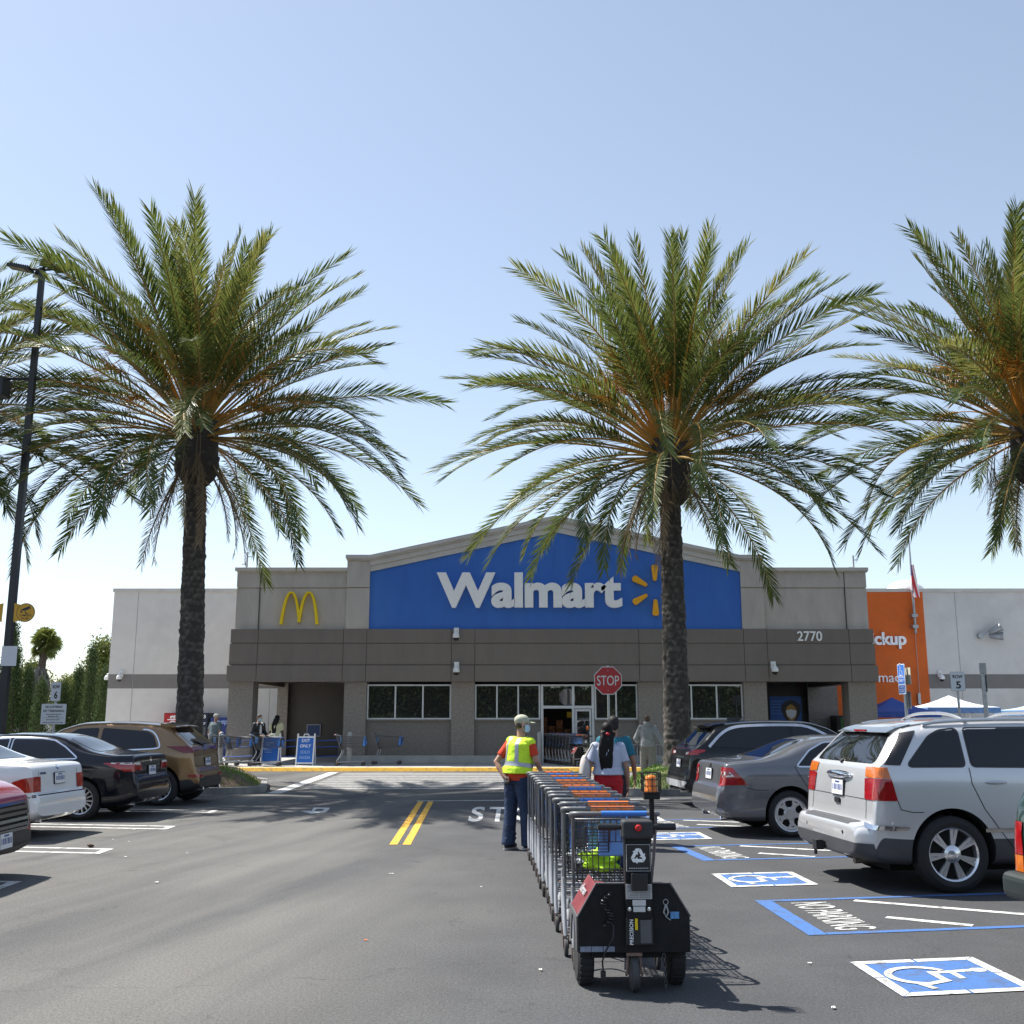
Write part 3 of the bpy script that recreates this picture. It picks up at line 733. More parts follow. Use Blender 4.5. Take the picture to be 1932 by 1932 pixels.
# small blue notice in the left portico
nx = gy(592,1378,YB); NO = thing('wall_notice', 'small dark blue framed notice in the left portico', 'notice', (nx.x, YB, nx.z))
mb = MB(); mb.box(nx.x-.3, nx.x+.3, YB-.05, YB-.003, nx.z-.26, nx.z+.26); mb.build('frame', mat('notice_frame', (.3,.33,.38), .5), NO)
mb = MB(); mb.box(nx.x-.26, nx.x+.26, YB-.056, YB-.051, nx.z-.22, nx.z+.22); mb.build('sheet', mat('notice_blue', (.02,.05,.16), .5), NO)

# ---------------------------------------------------------------- side wings
def wing(name, x0, x1, label, orange=None):
    W = thing(name, label, 'store wing', ((x0+x1)/2, YW, 0))
    zt = fz(1117, YW); s0, s1 = fz(1299, YW), fz(1272, YW)
    segs = [(x0, x1)]
    if orange: segs = [(orange[1]+.003, x1)] if orange[0] <= x0 else [(x0, orange[0]-.003), (orange[1]+.003, x1)]
    mb = MB()
    for a, b_ in segs: mb.box(a, b_, YW, YW+.3, ZP, s0); mb.box(a, b_, YW, YW+.3, s1, zt)
    mb.box(x0, x0+.3, YW+.301, 75, ZP, zt); mb.box(x1-.3, x1, YW+.301, 75, ZP, zt)
    mb.build('wall', M_WINGW, W)
    mb = MB()
    for a, b_ in segs: mb.box(a, b_, YW+.004, YW+.29, s0, s1)
    mb.build('wall_stripe', M_WINGS, W)
    mb = MB(); mb.box(x0-.05, x1+.05, YW-.06, YW+.4, zt, zt+.16); mb.box(x0-.05, x0+.4, YW+.401, 75, zt, zt+.16); mb.build('coping', M_CORN, W, bevel=.01)
    for k in range(30):
        x = x0+1.1+k*6.1
        if x < x1-.5 and not (orange and orange[0] < x < orange[1]): MB().box(x-.012, x+.012, YW-.004, YW+.02, ZP, zt).build('wall_joint', mat('joint_grey', (.3,.29,.28), .9), W)
    if orange:
        mb = MB(); mb.box(orange[0], orange[1], YW-.03, YW+.28, ZP, zt-.001); mb.build('orange_panel', M_ORG, W)
    return W
wing('left_wing', fx(210,1200,YW), XL+.9, 'off white block wing with grey stripe behind the left palm')
ox1 = (fx(1742,1120,YW)+fx(1753,1325,YW))/2
WR = wing('right_wing', XR-.6, 48, 'off white block wing with orange panel right of the entrance', (XR-.6, ox1))
a, b_ = fx(1652,1205,YW), fx(1708,1205,YW); fw = (b_-a)/4.15*6.05
zb, zt = fz(1216.5,YW), fz(1193,YW); zd = fz(1224.5,YW)
o = lettering('panel_lettering', 'Pickup', M_SIGNW, WR, (b_-fw, YW-.031, zd), (1,0,0), (0,0,1), fw, zt-zd, .1, .03)
a, b_ = fx(1647,1280,YW), fx(1709,1280,YW); fw = (b_-a)/5.1*8.2
o = lettering('panel_lettering', 'Pharmacy', M_SIGNW, WR, (b_-fw, YW-.031, fz(1293,YW)), (1,0,0), (0,0,1), fw, fz(1269,YW)-fz(1293,YW), .06, .0)

# ---------------------------------------------------------------- fittings on the walls
M_WPL = mat('white_plastic', (.78,.78,.77), .35, var=.04)
M_BLK = mat('black_plastic', (.018,.018,.02), .35, var=.1)
M_GALV = mat('galvanised_steel', (.38,.39,.40), .42, metal=.7, var=.15, scale=14)
def wall_camera(px, py, Y, label, side=1):
    p = gy(px, py, Y-.25); o = thing('security_camera', label, 'security camera', (p.x, Y, p.z), group='white cameras on the store walls')
    mb = MB(); mb.box(p.x-.09, p.x+.09, Y-.07, Y-.002, p.z+.02, p.z+.3); mb.tube([(p.x, Y-.07, p.z+.18), (p.x, Y-.26, p.z+.18), (p.x, Y-.26, p.z+.06)], .035, 10); mb.build('bracket', M_WPL, o, bevel=.01)
    mb = MB(); mb.lathe([(.03,.12),(.075,.1),(.12,.02),(.125,-.06),(.115,-.085)], (p.x, Y-.26, p.z), n=20); mb.build('housing', M_WPL, o, smooth=40)
    mb = MB(); mb.lathe([(.112,-.086),(.10,-.13),(.06,-.175),(.012,-.19)], (p.x, Y-.26, p.z), n=20); mb.build('dome', M_BLK, o, smooth=60)
wall_camera(860.5,1199,YF-.1,'white security camera on the dark fascia under the blue panel')
wall_camera(861,1264,YF-.16,'white security camera on the fascia above the long windows')
wall_camera(1462,1263,YF-.16,'white security camera above the right portico')
wall_camera(225,1278,YW,'white security camera on the left wing stripe')
wall_camera(1777,1278,YW,'white security camera on the right wing stripe')
p = gy(206,1279,YW+.4); 
o = thing('security_camera', 'white security camera on the far corner of the left wing', 'security camera', (p.x, p.y, p.z), group='white cameras on the store walls')
mb = MB(); x_ = fx(210,1200,YW)-.002; mb.box(x_-.07, x_, p.y-.09, p.y+.09, p.z, p.z+.28); mb.tube([(x_-.07, p.y, p.z+.18),(x_-.2, p.y, p.z+.18),(x_-.2, p.y, p.z+.06)], .03, 10); mb.build('bracket', M_WPL, o)
mb = MB(); mb.lathe([(.03,.12),(.075,.1),(.12,.02),(.125,-.06),(.115,-.085)], (x_-.2, p.y, p.z), n=20); mb.build('housing', M_WPL, o, smooth=40)
# flood light on the right wing
p = gy(1868,1194,YW-.3); o = thing('flood_light', 'grey twin flood light on the right wing wall', 'flood light', (p.x, YW, p.z))
mb = MB(); mb.tube([(p.x-.35, YW-.002, p.z-.12),(p.x-.35, YW-.18, p.z-.12)], .13, 16); mb.tube([(p.x-.3, YW-.12, p.z-.12),(p.x+.05, YW-.3, p.z+.05)], .04, 8); mb.build('mount', M_GALV, o, smooth=40)
for q, t in (((p.x+.18, YW-.4, p.z+.12), Vector((.75,-.5,.45))), ((p.x+.25, YW-.3, p.z-.14), Vector((.9,-.4,-.05)))):
    t = t.normalized(); mb = MB(); c = Vector(q); mb.tube([c-t*.28, c-t*.2, c+t*.05, c+t*.3, c+t*.3-t*.05], [.07,.12,.15,.19,.15], 18); mb.build('lamp_head', M_GALV, o, smooth=40)
# aerials and dome on the roof
def aerial(px, py0, py1, label):
    a, b_ = gy(px, py0, YF+3), gy(px, py1, YF+3); o = thing('roof_aerial', label, 'aerial', (a.x, a.y, ZROOF-.6))
    mb = MB(); mb.tube([(a.x, a.y, ZROOF-.6), (a.x, a.y, b_.z)], .035, 8); mb.box(a.x, a.x+.18, a.y-.01, a.y+.01, b_.z-.2, b_.z-.17); mb.box(a.x-.2, a.x, a.y-.01, a.y+.01, b_.z-.5, b_.z-.47); mb.build('mast', M_GALV, o)
aerial(466,1068,1042,'thin metal aerial on the roof above the arches sign')
aerial(1611,1074,1048,'thin metal aerial on the roof at the right corner')
p = gy(1707,1114,55); o = MB().lathe([(1.0,-1.2),(1.0,-.2),(.92,.1),(.68,.36),(.35,.5),(.05,.54)], p, n=28).build('roof_skylight', mat('white_dome', (.82,.82,.82), .4), None, smooth=50); tag(o, 'white dome skylight on the right wing roof', 'skylight')
# wall mounted flagpole with flag
a = gy(1737.5,1330,YW-.25); b_ = gy(1721,1000,YW-.25); A, B = a, Vector((a.x, YW-.25, b_.z))
FP = thing('flagpole', 'thin silver flagpole fixed to the orange wall panel', 'flagpole', (A.x, YW-.25, 0))
zl = gy(1737,1195,YW-.25).z
mb = MB(); mb.tube([(A.x, YW-.25, zl), (A.x, YW-.25, zl+2.2), B], [.06,.055,.025], 10); mb.build('pole', M_GALV, FP, smooth=40)
for py in (1141+20, 1182):
    z = gy(1737,py,YW-.25).z; mb = MB(); mb.box(A.x-.13, A.x+.13, YW-.32, YW-.03, z-.07, z+.07); mb.build('wall_bracket', M_GALV, FP, bevel=.02)
mb = MB(); mb.tube([(A.x+.03, YW-.12, zl), (A.x+.03, YW-.12, 1.3)], .012, 6); mb.build('rope', M_GALV, FP)
mb = MB(); mb.box(A.x-.06, A.x+.06, YW-.15, YW-.03, gy(1737,1320,YW).z-.2, gy(1737,1308,YW).z); mb.build('cleat_box', M_GALV, FP)
# limp flag: vertical folds, striped along the fabric
FM = bpy.data.materials.new('flag_cloth'); FM.use_nodes = True; nt = FM.node_tree; bs = nt.nodes['Principled BSDF']; at = nt.nodes.new('ShaderNodeAttribute'); at.attribute_name = 'Col'; nt.links.new(at.outputs['Color'], bs.inputs['Base Color']); bs.inputs['Roughness'].default_value = .8
zt, zb_ = gy(1722,1066,YW-.25).z, gy(1730,1131,YW-.25).z
mb = MB(); NU, NV = 40, 30; rows = []
for j in range(NV+1):
    v = j/NV; row = []
    for i in range(NU+1):
        u = i/NU; sp_ = .05+.26*v**1.2
        x = A.x+.03+(.04+.09*v)*sin(u*14+v*1.5)+ (u-.35)*sp_*.8; yy = YW-.30-.10*v*cos(u*14+v*2)-.05*u
        z = zt-(zt-zb_)*(v*(.62+.38*min(1, u*1.4)))+ .10*u*v
        row.append((x, yy, z))
    rows.append(row)
mb.grid(rows); o = mb.build('flag', FM, None, smooth=180, fix=False); tag(o, 'limp striped flag hanging on the thin flagpole', 'flag')
ca = o.data.color_attributes.new('Col', 'FLOAT_COLOR', 'POINT')
for j in range(NV+1):
    for i in range(NU+1):
        u, v = i/NU, j/NV; k = j*(NU+1)+i
        if v < .42 and u < .8:
            c_ = (.03,.05,.18,1) if not (i % 4 == 0 and j % 3 == 0) else (.7,.7,.72,1)
        else: c_ = (.62,.03,.04,1) if int((u*13)) % 2 == 0 else (.8,.8,.78,1)
        ca.data[k].color = c_
# ================================================================ palms
def leafmat(name, c0, c1, c2, trans=.25, rough=.45):
    m = bpy.data.materials.new(name); m.use_nodes = True; nt = m.node_tree; N, L = nt.nodes, nt.links; b = N['Principled BSDF']
    at = N.new('ShaderNodeAttribute'); at.attribute_name = 'tone'
    r = N.new('ShaderNodeValToRGB'); e = r.color_ramp.elements; e[0].color = (*c0, 1); e[1].color = (*c2, 1); k = e.new(.5); k.color = (*c1, 1)
    L.new(at.outputs['Fac'], r.inputs['Fac']); L.new(r.outputs[0], b.inputs['Base Color']); b.inputs['Roughness'].default_value = rough; b.inputs['Specular IOR Level'].default_value = .35
    t = N.new('ShaderNodeBsdfTranslucent'); hs = N.new('ShaderNodeHueSaturation'); hs.inputs['Value'].default_value = 1.3; hs.inputs['Hue'].default_value = .48
    L.new(r.outputs[0], hs.inputs['Color']); L.new(hs.outputs[0], t.inputs['Color'])
    mx = N.new('ShaderNodeMixShader'); mx.inputs['Fac'].default_value = trans; L.new(b.outputs[0], mx.inputs[1]); L.new(t.outputs[0], mx.inputs[2]); L.new(mx.outputs[0], N['Material Output'].inputs['Surface'])
    return m
M_FROND = leafmat('palm_frond', (.038,.066,.014), (.076,.112,.026), (.21,.215,.06), .40, .45)
M_STALK = leafmat('palm_stalk', (.20,.155,.05), (.36,.21,.045), (.68,.27,.025), .0)
M_DRY = leafmat('palm_dry', (.13,.09,.05), (.22,.16,.09), (.33,.26,.16), .1, .7)
def bark():
    m = bpy.data.materials.new('palm_bark'); m.use_nodes = True; nt = m.node_tree; N, L = nt.nodes, nt.links; b = N['Principled BSDF']
    at = N.new('ShaderNodeAttribute'); at.attribute_name = 'tone'; tc = N.new('ShaderNodeTexCoord')
    n = N.new('ShaderNodeTexNoise'); n.inputs['Scale'].default_value = 7; n.inputs['Detail'].default_value = 8; L.new(tc.outputs['Object'], n.inputs['Vector'])
    ad = N.new('ShaderNodeMath'); ad.operation = 'ADD'; L.new(at.outputs['Fac'], ad.inputs[0]); L.new(n.outputs['Fac'], ad.inputs[1])
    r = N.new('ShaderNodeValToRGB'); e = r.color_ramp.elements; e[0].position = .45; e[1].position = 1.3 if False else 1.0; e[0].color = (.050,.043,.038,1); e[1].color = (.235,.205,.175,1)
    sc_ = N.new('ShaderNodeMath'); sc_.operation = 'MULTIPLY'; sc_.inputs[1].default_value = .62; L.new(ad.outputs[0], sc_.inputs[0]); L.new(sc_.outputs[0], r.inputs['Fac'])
    L.new(r.outputs[0], b.inputs['Base Color']); b.inputs['Roughness'].default_value = .95
    return m
M_BARK = bark()
def set_tone(o, tones):
    a = o.data.attributes.new('tone', 'FLOAT', 'POINT'); a.data.foreach_set('value', tones)
class TB(MB):
    def __init__(s): super().__init__(); s.t = []
    def tone(s, v): s.t += [v]*(len(s.v)-len(s.t))
def frond(gr, st_, base, az, e0, Lf, bend, rnd, tone, lw=1.0, dead=False, sag=0, twist=None):
    """one pinnate leaf: arching rachis, leaflets set in a shallow V"""
    n = 22; pts = [Vector(base)]; el = e0; h = Vector((cos(az), sin(az), 0)); yaw = rnd.uniform(-.3, .3); side = Vector((-sin(az), cos(az), 0))
    for i in range(n):
        t = (i+.5)/n
        e = el - bend*(t**1.55) - sag*max(0, t-.45)**1.3
        d = h*cos(e) + Vector((0,0,1))*sin(e) + side*yaw*t
        pts.append(pts[-1] + d.normalized()*Lf/n)
    st_.tube(pts[:-2], [max(.006, .030*(1-k/(n+.2))**.8+.004) for k in range(n-1)], 5); st_.tone(min(1, max(0, tone*.5 + rnd.uniform(.0,.5))))
    # frame along the rachis
    nl = int(88*Lf/5.5); tw = rnd.uniform(-.5, .5) if twist is None else twist
    for k in range(nl):
        t = .22 + .78*(k+rnd.uniform(-.3,.3))/nl
        f = t*n; i = min(n-1, int(f)); p = pts[i].lerp(pts[i+1], f-i); d = (pts[i+1]-pts[i]).normalized()
        s0 = side - d*side.dot(d); s0.normalize(); nn = s0.cross(d); 
        if nn.z < 0: nn = -nn
        s1 = s0*cos(tw)+nn*sin(tw); n1 = nn*cos(tw)-s0*sin(tw)
        ll = (.74*(min(1, (t-.10)/.22)**.7)*(1-.38*max(0, t-.55)/.45))*Lf/5.5*rnd.uniform(.85, 1.1)
        if t < .30: ll *= .55
        fw = .62 + .55*t                                      # leaflets lean towards the tip
        for sg in (-1, 1):
            lift = rnd.uniform(.12, .62); a = fw + rnd.uniform(-.12, .12)
            q = (s1*sg*cos(lift) + n1*sin(lift))*cos(a) + d*sin(a)
            q = q.normalized(); droop = Vector((0,0,-1))*rnd.uniform(.02,.10)*ll*(2.2 if dead else 1)
            wd = .0150*lw*rnd.uniform(.8, 1.2)
            wv = q.cross(n1*cos(lift) - s1*sg*sin(lift)); wv = wv.normalized()*wd if wv.length > 1e-5 else d*wd
            m_ = p + q*ll*.5 + droop*.25; e_ = p + q*ll + droop
            gr.add([p-wv*.6, p+wv*.6, m_+wv, e_, m_-wv], [(0,1,2,4),(4,2,3)])
            gr.tone(min(1, max(0, tone + rnd.uniform(-.22, .22) + .12*t)))
def palm(base, top, label, seed, nf=118, Lf=5.75, rbase=.34, rtop=.25, fallaz=None, tags=None):
    rnd = random.Random(seed); base, top = Vector(base), Vector(top)
    T = thing('date_palm', label, 'palm tree', base, 0, 'date palms in the planters')
    # trunk: diamond pattern of old leaf bases, swelling under the crown
    mb = TB(); Hh = (top-base).length; NR, NA = int(Hh/.035), 48; rows = []
    for i in range(NR+1):
        t = i/NR; z = t*Hh; c = base.lerp(top, t)
        r = rbase*(1-.9*t)+rtop*(.9*t) if t < 1 else rtop
        r = rbase + (rtop-rbase)*min(1, t*1.15) + .10*math.exp(-z/.35)
        boot = Hh-z
        if boot < 1.75: u = 1-boot/1.75; r += .29*min(1, u*5)*(1-.16*u) + .02
        row = []
        for k in range(NA):
            a = 2*pi*k/NA
            big = boot < 1.75
            na, hz = (9, .20) if big else (11, .15)
            zw = z + .07*noise.noise(Vector((cos(a)*2.2, sin(a)*2.2, z*2.6+seed))) + .03*noise.noise(Vector((cos(a)*6, sin(a)*6, z*8)))
            v = max(0, zw)/hz; ph = a/(2*pi)*na + (.5 if int(v) % 2 else 0) + .22*noise.noise(Vector((cos(a)*1.5, sin(a)*1.5, z*4+seed))); fu = (ph % 1)-.5; fv = (v % 1)
            bump = max(0, 1-abs(fu)*2.0*(1.1-.5*fv))*(.25+.75*fv)
            cell = noise.cell(Vector((int(ph)*1.7, int(v)*2.3, seed)))
            rr = r + (.085 if big else .036)*(bump-.35)*(.5+.9*cell) + .030*noise.noise(Vector((cos(a)*4, sin(a)*4, z*7+seed))) + .022*noise.noise(Vector((a*3, z*3, seed)))
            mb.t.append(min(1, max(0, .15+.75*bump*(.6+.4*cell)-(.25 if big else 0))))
            row.append((c.x+rr*cos(a), c.y+rr*sin(a), c.z))
        rows.append(row)
    mb.loft(rows)
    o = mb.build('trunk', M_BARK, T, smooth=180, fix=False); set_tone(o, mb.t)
    gr, sk_, dr, fs = TB(), TB(), TB(), TB()
    ga = pi*(3-sqrt(5)); c0 = top + Vector((0,0,-.15))
    for i in range(nf):
        u = (i+.5)/nf; az = i*ga+rnd.uniform(-.25,.25)
        e0 = R(89) - (u**1.08)*R(104) + R(rnd.uniform(-6, 6))
        bend = R(11 + 41*u) + R(rnd.uniform(-9, 15)) + (R(24) if rnd.random() < .12 else 0)
        L_ = Lf*(.80+.25*min(1, u*3))*rnd.uniform(.9, 1.08)*(1 if u < .85 else .9)
        rr = .16+.24*u; b_ = c0 + Vector((cos(az)*rr, sin(az)*rr, .25-.65*u))
        sag = R(10)*u
        # upper fronds yellower, lower ones blue green, a few drying
        tone = .50 - .24*u + rnd.uniform(-.16, .16); L_ *= rnd.uniform(.93, 1.03)
        if rnd.random() < .10: tone += .3
        frond(gr, sk_, b_, az, e0, L_, bend, rnd, tone, 1.0, sag=sag)
    for i in range(9):                                            # dry hanging leaves
        az = rnd.uniform(0, 2*pi); b_ = c0+Vector((cos(az)*.38, sin(az)*.38, -.55-rnd.random()*.5))
        frond(dr, dr, b_, az, R(-48)-rnd.random()*.3, Lf*rnd.uniform(.30,.52), R(34), rnd, .5, .55, True)
    # orange fruit stalks with fine strands
    for i in range(48):
        az = rnd.uniform(0, 2*pi); e = R(rnd.uniform(30, 82)); d = Vector((cos(az)*cos(e), sin(az)*cos(e), sin(e))); L_ = rnd.uniform(1.9, 3.6)
        P = [c0 + Vector((cos(az), sin(az), 0))*.2]
        for k in range(8): P.append(P[-1] + (d+Vector((0,0,-.09*k*(1 if e < .8 else .4))))*L_/8)
        fs.tube(P, [.022-.0015*k for k in range(9)], 5); fs.tone(rnd.uniform(.45, .85))
        tipd = (P[-1]-P[-3]).normalized()
        for k in range(38):
            q = (tipd + Vector((rnd.gauss(0,.42), rnd.gauss(0,.42), rnd.gauss(-.12,.38)))).normalized(); l = rnd.uniform(.3, .75); s_ = P[-1].lerp(P[-3], rnd.random())
            fs.tube([s_, s_+q*l*.55+Vector((0,0,-.03)), s_+q*l+Vector((0,0,-.16*l))], [.009,.008,.005], 3, cap=False); fs.tone(rnd.uniform(.4, 1))
    for i in range(9):                                            # spent stalks hanging down, brown
        az = rnd.uniform(0, 2*pi); P = [c0+Vector((cos(az)*.35, sin(az)*.35, -.3))]; d = Vector((cos(az)*.9, sin(az)*.9, .25))
        for k in range(10): P.append(P[-1]+d*.17); d = (d+Vector((-d.x*.12, -d.y*.12, -.34))).normalized()
        dr.tube(P, .012, 4); dr.tone(.45)
        for k in range(22):
            q = Vector((rnd.gauss(0,.3), rnd.gauss(0,.3), -1)).normalized(); l = rnd.uniform(.35,.8); s_ = P[rnd.randint(7,10)]
            dr.tube([s_, s_+q*l], [.005,.003], 3, cap=False); dr.tone(rnd.uniform(.2,.7))
    for nm, b_, m_ in (('crown', gr, M_FROND), ('leaf_stalks', sk_, M_STALK), ('dry_leaves', dr, M_DRY), ('fruit_stalks', fs, M_STALK)):
        o = b_.build(nm, m_, T, fix=False); set_tone(o, b_.t)
        if nm in ('crown', 'dry_leaves', 'leaf_stalks', 'fruit_stalks'): o['kind'] = 'stuff' if False else 'thing'
    return T
if PALMS:
    for (bx, tx, ty, label, seed, kw) in (
        ((358,1400), 371, 800, 'tall date palm behind the bronze crossover, left of the store', 11, {}),
        ((1279,1400), 1262, 838, 'tall date palm before the store sign behind the black crossover', 29, {}),
        ((1985,1400), 1948, 795, 'date palm cut by the right edge of the photo', 37, {}),
        ((-240,1400), -205, 775, 'date palm cut by the left edge of the photo', 52, {})):
        b_, t_ = gy(bx[0], bx[1], PY), gy(tx, ty, PY)
        palm((b_.x, PY, .3), (t_.x, PY+.1, t_.z+.1), label, seed, **kw)

# ================================================================ trees behind the left of the store
M_CYP = leafmat('cypress_leaf', (.026,.050,.014), (.048,.080,.022), (.095,.130,.034), .15, .6)
M_OAK = leafmat('broad_leaf', (.070,.098,.020), (.145,.18,.040), (.28,.30,.075), .25, .55)
M_WOOD = mat('tree_bark', (.10,.075,.055), .95, var=.3, bump=.6, bscale=20)
def leaf_tree(name, label, cat, base, h, fr, n, size, m, seed, trunk_r=.15, clear=.1, stretch=1.0, group=None, tone0=.45):
    """fr(t) crown radius at height fraction t; leaf clumps spread through the volume with gaps"""
    rnd = random.Random(seed); base = Vector(base); T = thing(name, label, cat, base, 0, group)
    tr = MB(); P = [base+Vector((.1*sin(k), .1*cos(k*1.7), h*.86*k/7)) for k in range(8)]
    tr.tube(P, [trunk_r*(1-k/8.5) for k in range(8)], 8)
    lb = TB(); k = 0; tries = 0
    clumps = []
    nc = max(20, n//28)
    for _ in range(nc):
        t = clear + (1-clear)*rnd.random()**.85; r = fr((t-clear)/(1-clear)); a = rnd.uniform(0, 2*pi); q = r*sqrt(rnd.uniform(.12, 1))*rnd.uniform(.9, 1.12)
        clumps.append((Vector((q*cos(a), q*sin(a), h*t)), rnd.uniform(-.28, .28)))
    for i in range(min(9, nc)):
        c, _ = clumps[i]; z = max(.3, c.z*.6); tr.tube([base+Vector((0,0,z)), base+Vector((c.x*.5, c.y*.5, (z+c.z)/2)), base+c], [trunk_r*.4, trunk_r*.25, .02], 5)
    for c, dt in clumps:
        for _ in range(28):
            o_ = Vector((rnd.gauss(0,1), rnd.gauss(0,1), rnd.gauss(0,stretch)))*size*1.5; p = base + c + o_
            if p.z < base.z+.2: continue
            d = Vector((rnd.gauss(0,1), rnd.gauss(0,1), rnd.gauss(0,1)+ (1.6*stretch if stretch > 1 else 0))).normalized(); s_ = d.orthogonal().normalized(); a = rnd.uniform(0, 6.28); s_ = Matrix.Rotation(a, 3, d) @ s_
            l, w_ = size*rnd.uniform(.6, 1.2)*(1.3 if stretch > 1 else 1), size*rnd.uniform(.22, .42)
            lb.add([p, p+d*l*.5+s_*w_, p+d*l, p+d*l*.5-s_*w_], [(0,1,2,3)]); lb.tone(min(1, max(0, tone0 + dt + rnd.uniform(-.16,.16))))
    tr.build('trunk', M_WOOD, T, smooth=60, fix=False); o = lb.build('crown', m, T, fix=False); set_tone(o, lb.t)
    return T
cone = lambda w_: (lambda t: w_*(min(1, (t+.03)*7)**.6)*max(.05, 1-t**1.5)**.8)
ball = lambda w_: (lambda t: w_*max(.05, (1-(2*t-.9)**2*.85))**.6)
def tree_at(px, py_top, Y, wpx, kind, label, seed, n, size):
    top = gy(px, py_top, Y); w_ = wpx/2000*Y/1.01/2; base = (top.x, Y, 0)
    if kind == 'cyp': leaf_tree('cypress_tree', label, 'cypress tree', base, top.z, cone(w_), n, size, M_CYP, seed, .14, .02, 2.0, 'cypresses left of the store')
    else: leaf_tree('broadleaf_tree', label, 'tree', base, top.z, ball(w_), n, size, M_OAK, seed, .22, .22, 1, 'broadleaf trees behind the cypresses', .5)
if TREES:
    C_ = [(-8,1262,60,34,'dark cypress cut by the left edge behind the lamp post'), (14,1238,61,30,'dark cypress just left of the lamp post foot'),(33,1232,60,34,'tall cypress directly behind the small white sign on the lamp post'),(30,1180,64,16,'slim cypress top rising right beside the lamp post'),
          (56,1268,60,26,'rounded cypress right of the lamp post, left of the fan palm'),(80,1292,58,26,'low cypress behind the white notice sign'),(120,1300,60,30,'cypress behind the row six sign'),(150,1268,60,26,'cypress second left of the white wing'),(176,1226,59,30,'pointed cypress next to the white wing corner'),(199,1270,58,28,'cypress touching the white wing corner')]
    for i, (px, py, Y, w_, lb) in enumerate(C_): tree_at(px, py, Y, w_, 'cyp', lb, 60+i, 7000, .085)
    B_ = [(60,1258,82,80,'broad pale green tree behind the lamp post cypresses'),(128,1284,95,60,'yellow green tree far behind the row six sign'),(152,1272,110,56,'distant grey green tree left of the pointed cypress'),(196,1215,72,60,'olive green tree rising beside the white wing corner'),(20,1285,90,90,'broad tree behind the left edge cypresses'), (-60,1240,85,120,'broad tree outside the left edge')]
    for i, (px, py, Y, w_, lb) in enumerate(B_[:5]): tree_at(px, py, Y, w_, 'oak', lb, 90+i, 7000, .20)
    # fan palm with a skirt of dead leaves
    t_ = gy(86,1205,75); b_ = gy(68,1370,75); T = thing('fan_palm', 'tall fan palm with grey skirt of dead leaves far behind', 'palm tree', (b_.x, 75, 0)); rnd = random.Random(8)
    A, B = Vector((b_.x-.6, 75, 0)), Vector((t_.x, 75, t_.z-.3))
    mb = MB(); mb.tube([A, A.lerp(B,.35)+Vector((.25,0,0)), A.lerp(B,.7)+Vector((.1,0,0)), B], [.42,.32,.26,.24], 12); mb.build('trunk', M_WOOD, T, smooth=60)
    lb = TB(); c = B
    for i in range(64):
        a = i*2.4; e = R(85)-(i/64)*R(150); d = Vector((cos(a)*cos(e), sin(a)*cos(e), sin(e))); P = c+d*rnd.uniform(.2,.85); lb.tube([c, P], .02, 4); lb.tone(.4)
        s0 = d.orthogonal().normalized(); s1 = d.cross(s0)
        ang = rnd.uniform(0, pi); s_ = s0*cos(ang)+s1*sin(ang)
        for k in range(15):
            th = R(-100+200*k/14); q = d*cos(th)+s_*sin(th); l = .62*rnd.uniform(.8,1.1); wv = (d.cross(s_))*.0 + (s_*cos(th)-d*sin(th))*.05
            lb.add([P-wv*.3, P+wv*.3, P+q*l*.6+wv, P+q*l+Vector((0,0,-.16)), P+q*l*.6-wv], [(0,1,2,4),(4,2,3)]); lb.tone(rnd.uniform(.1,.8))
    o = lb.build('crown', M_OAK, T, fix=False); set_tone(o, lb.t)
    dk = TB()
    for i in range(900):
        t = rnd.random(); z0 = B.lerp(A, .24+.28*t); a = rnd.uniform(0, 2*pi); r = (.25+.55*math.sin(min(1, t*1.1)*pi*.75)) *rnd.uniform(.7,1.05)
        p = z0+Vector((cos(a)*r, sin(a)*r, 0)); l = rnd.uniform(.5, 1.0); wv = Vector((-sin(a), cos(a), 0))*rnd.uniform(.05,.12)
        dk.add([p+wv, p-wv, p+Vector((cos(a)*.12, sin(a)*.12, -l))], [(0,1,2)]); dk.tone(rnd.uniform(0,.8))
    o = dk.build('dead_leaf_skirt', leafmat('dead_fan_leaf', (.10,.09,.085), (.20,.18,.165), (.33,.30,.27), .05, .8), T, fix=False); set_tone(o, dk.t)
# ================================================================ cars
def carpaint(name, col, metal=.0, rough=.28, flake=.1, coat=1.0, spec=.5):
    return mat(name, col, rough, metal=metal, var=flake, scale=900, coat=coat, spec=spec)
M_CGLASS = mat('car_glass', (.006,.007,.009), .02, var=0, coat=0, spec=.6)
M_TYRE = mat('tyre_rubber', (.022,.022,.023), .85, var=.2, scale=12, bump=.2, bscale=80)
M_CHROME = mat('chrome', (.82,.83,.85), .08, metal=1, var=0)
M_ALLOY = mat('alloy_silver', (.60,.61,.63), .28, metal=.85, var=.05)
M_CLAD = mat('black_cladding', (.022,.022,.024), .55, var=.15, bump=.1, bscale=200)
M_GREYCLAD = mat('grey_bumper', (.055,.056,.062), .5, var=.1)
M_SEAM = mat('panel_gap', (.004,.004,.004), .8, var=0)
M_WELL = mat('wheel_well', (.008,.008,.008), .95, var=0)
M_RED = mat('tail_red', (.30,.004,.006), .12, var=.25, scale=22, coat=.8)
M_DRED = mat('tail_dark_red', (.16,.004,.006), .1, var=.25, scale=22, coat=.8)
M_AMB = mat('tail_amber', (.55,.13,.008), .12, var=.2, scale=22, coat=.8)
M_CLR = mat('lamp_clear', (.62,.60,.60), .1, var=.3, scale=30, coat=.8)
M_PLATE = mat('plate_white', (.72,.73,.75), .4, var=.05)
M_PTXT = mat('plate_blue', (.03,.06,.22), .5, var=0)

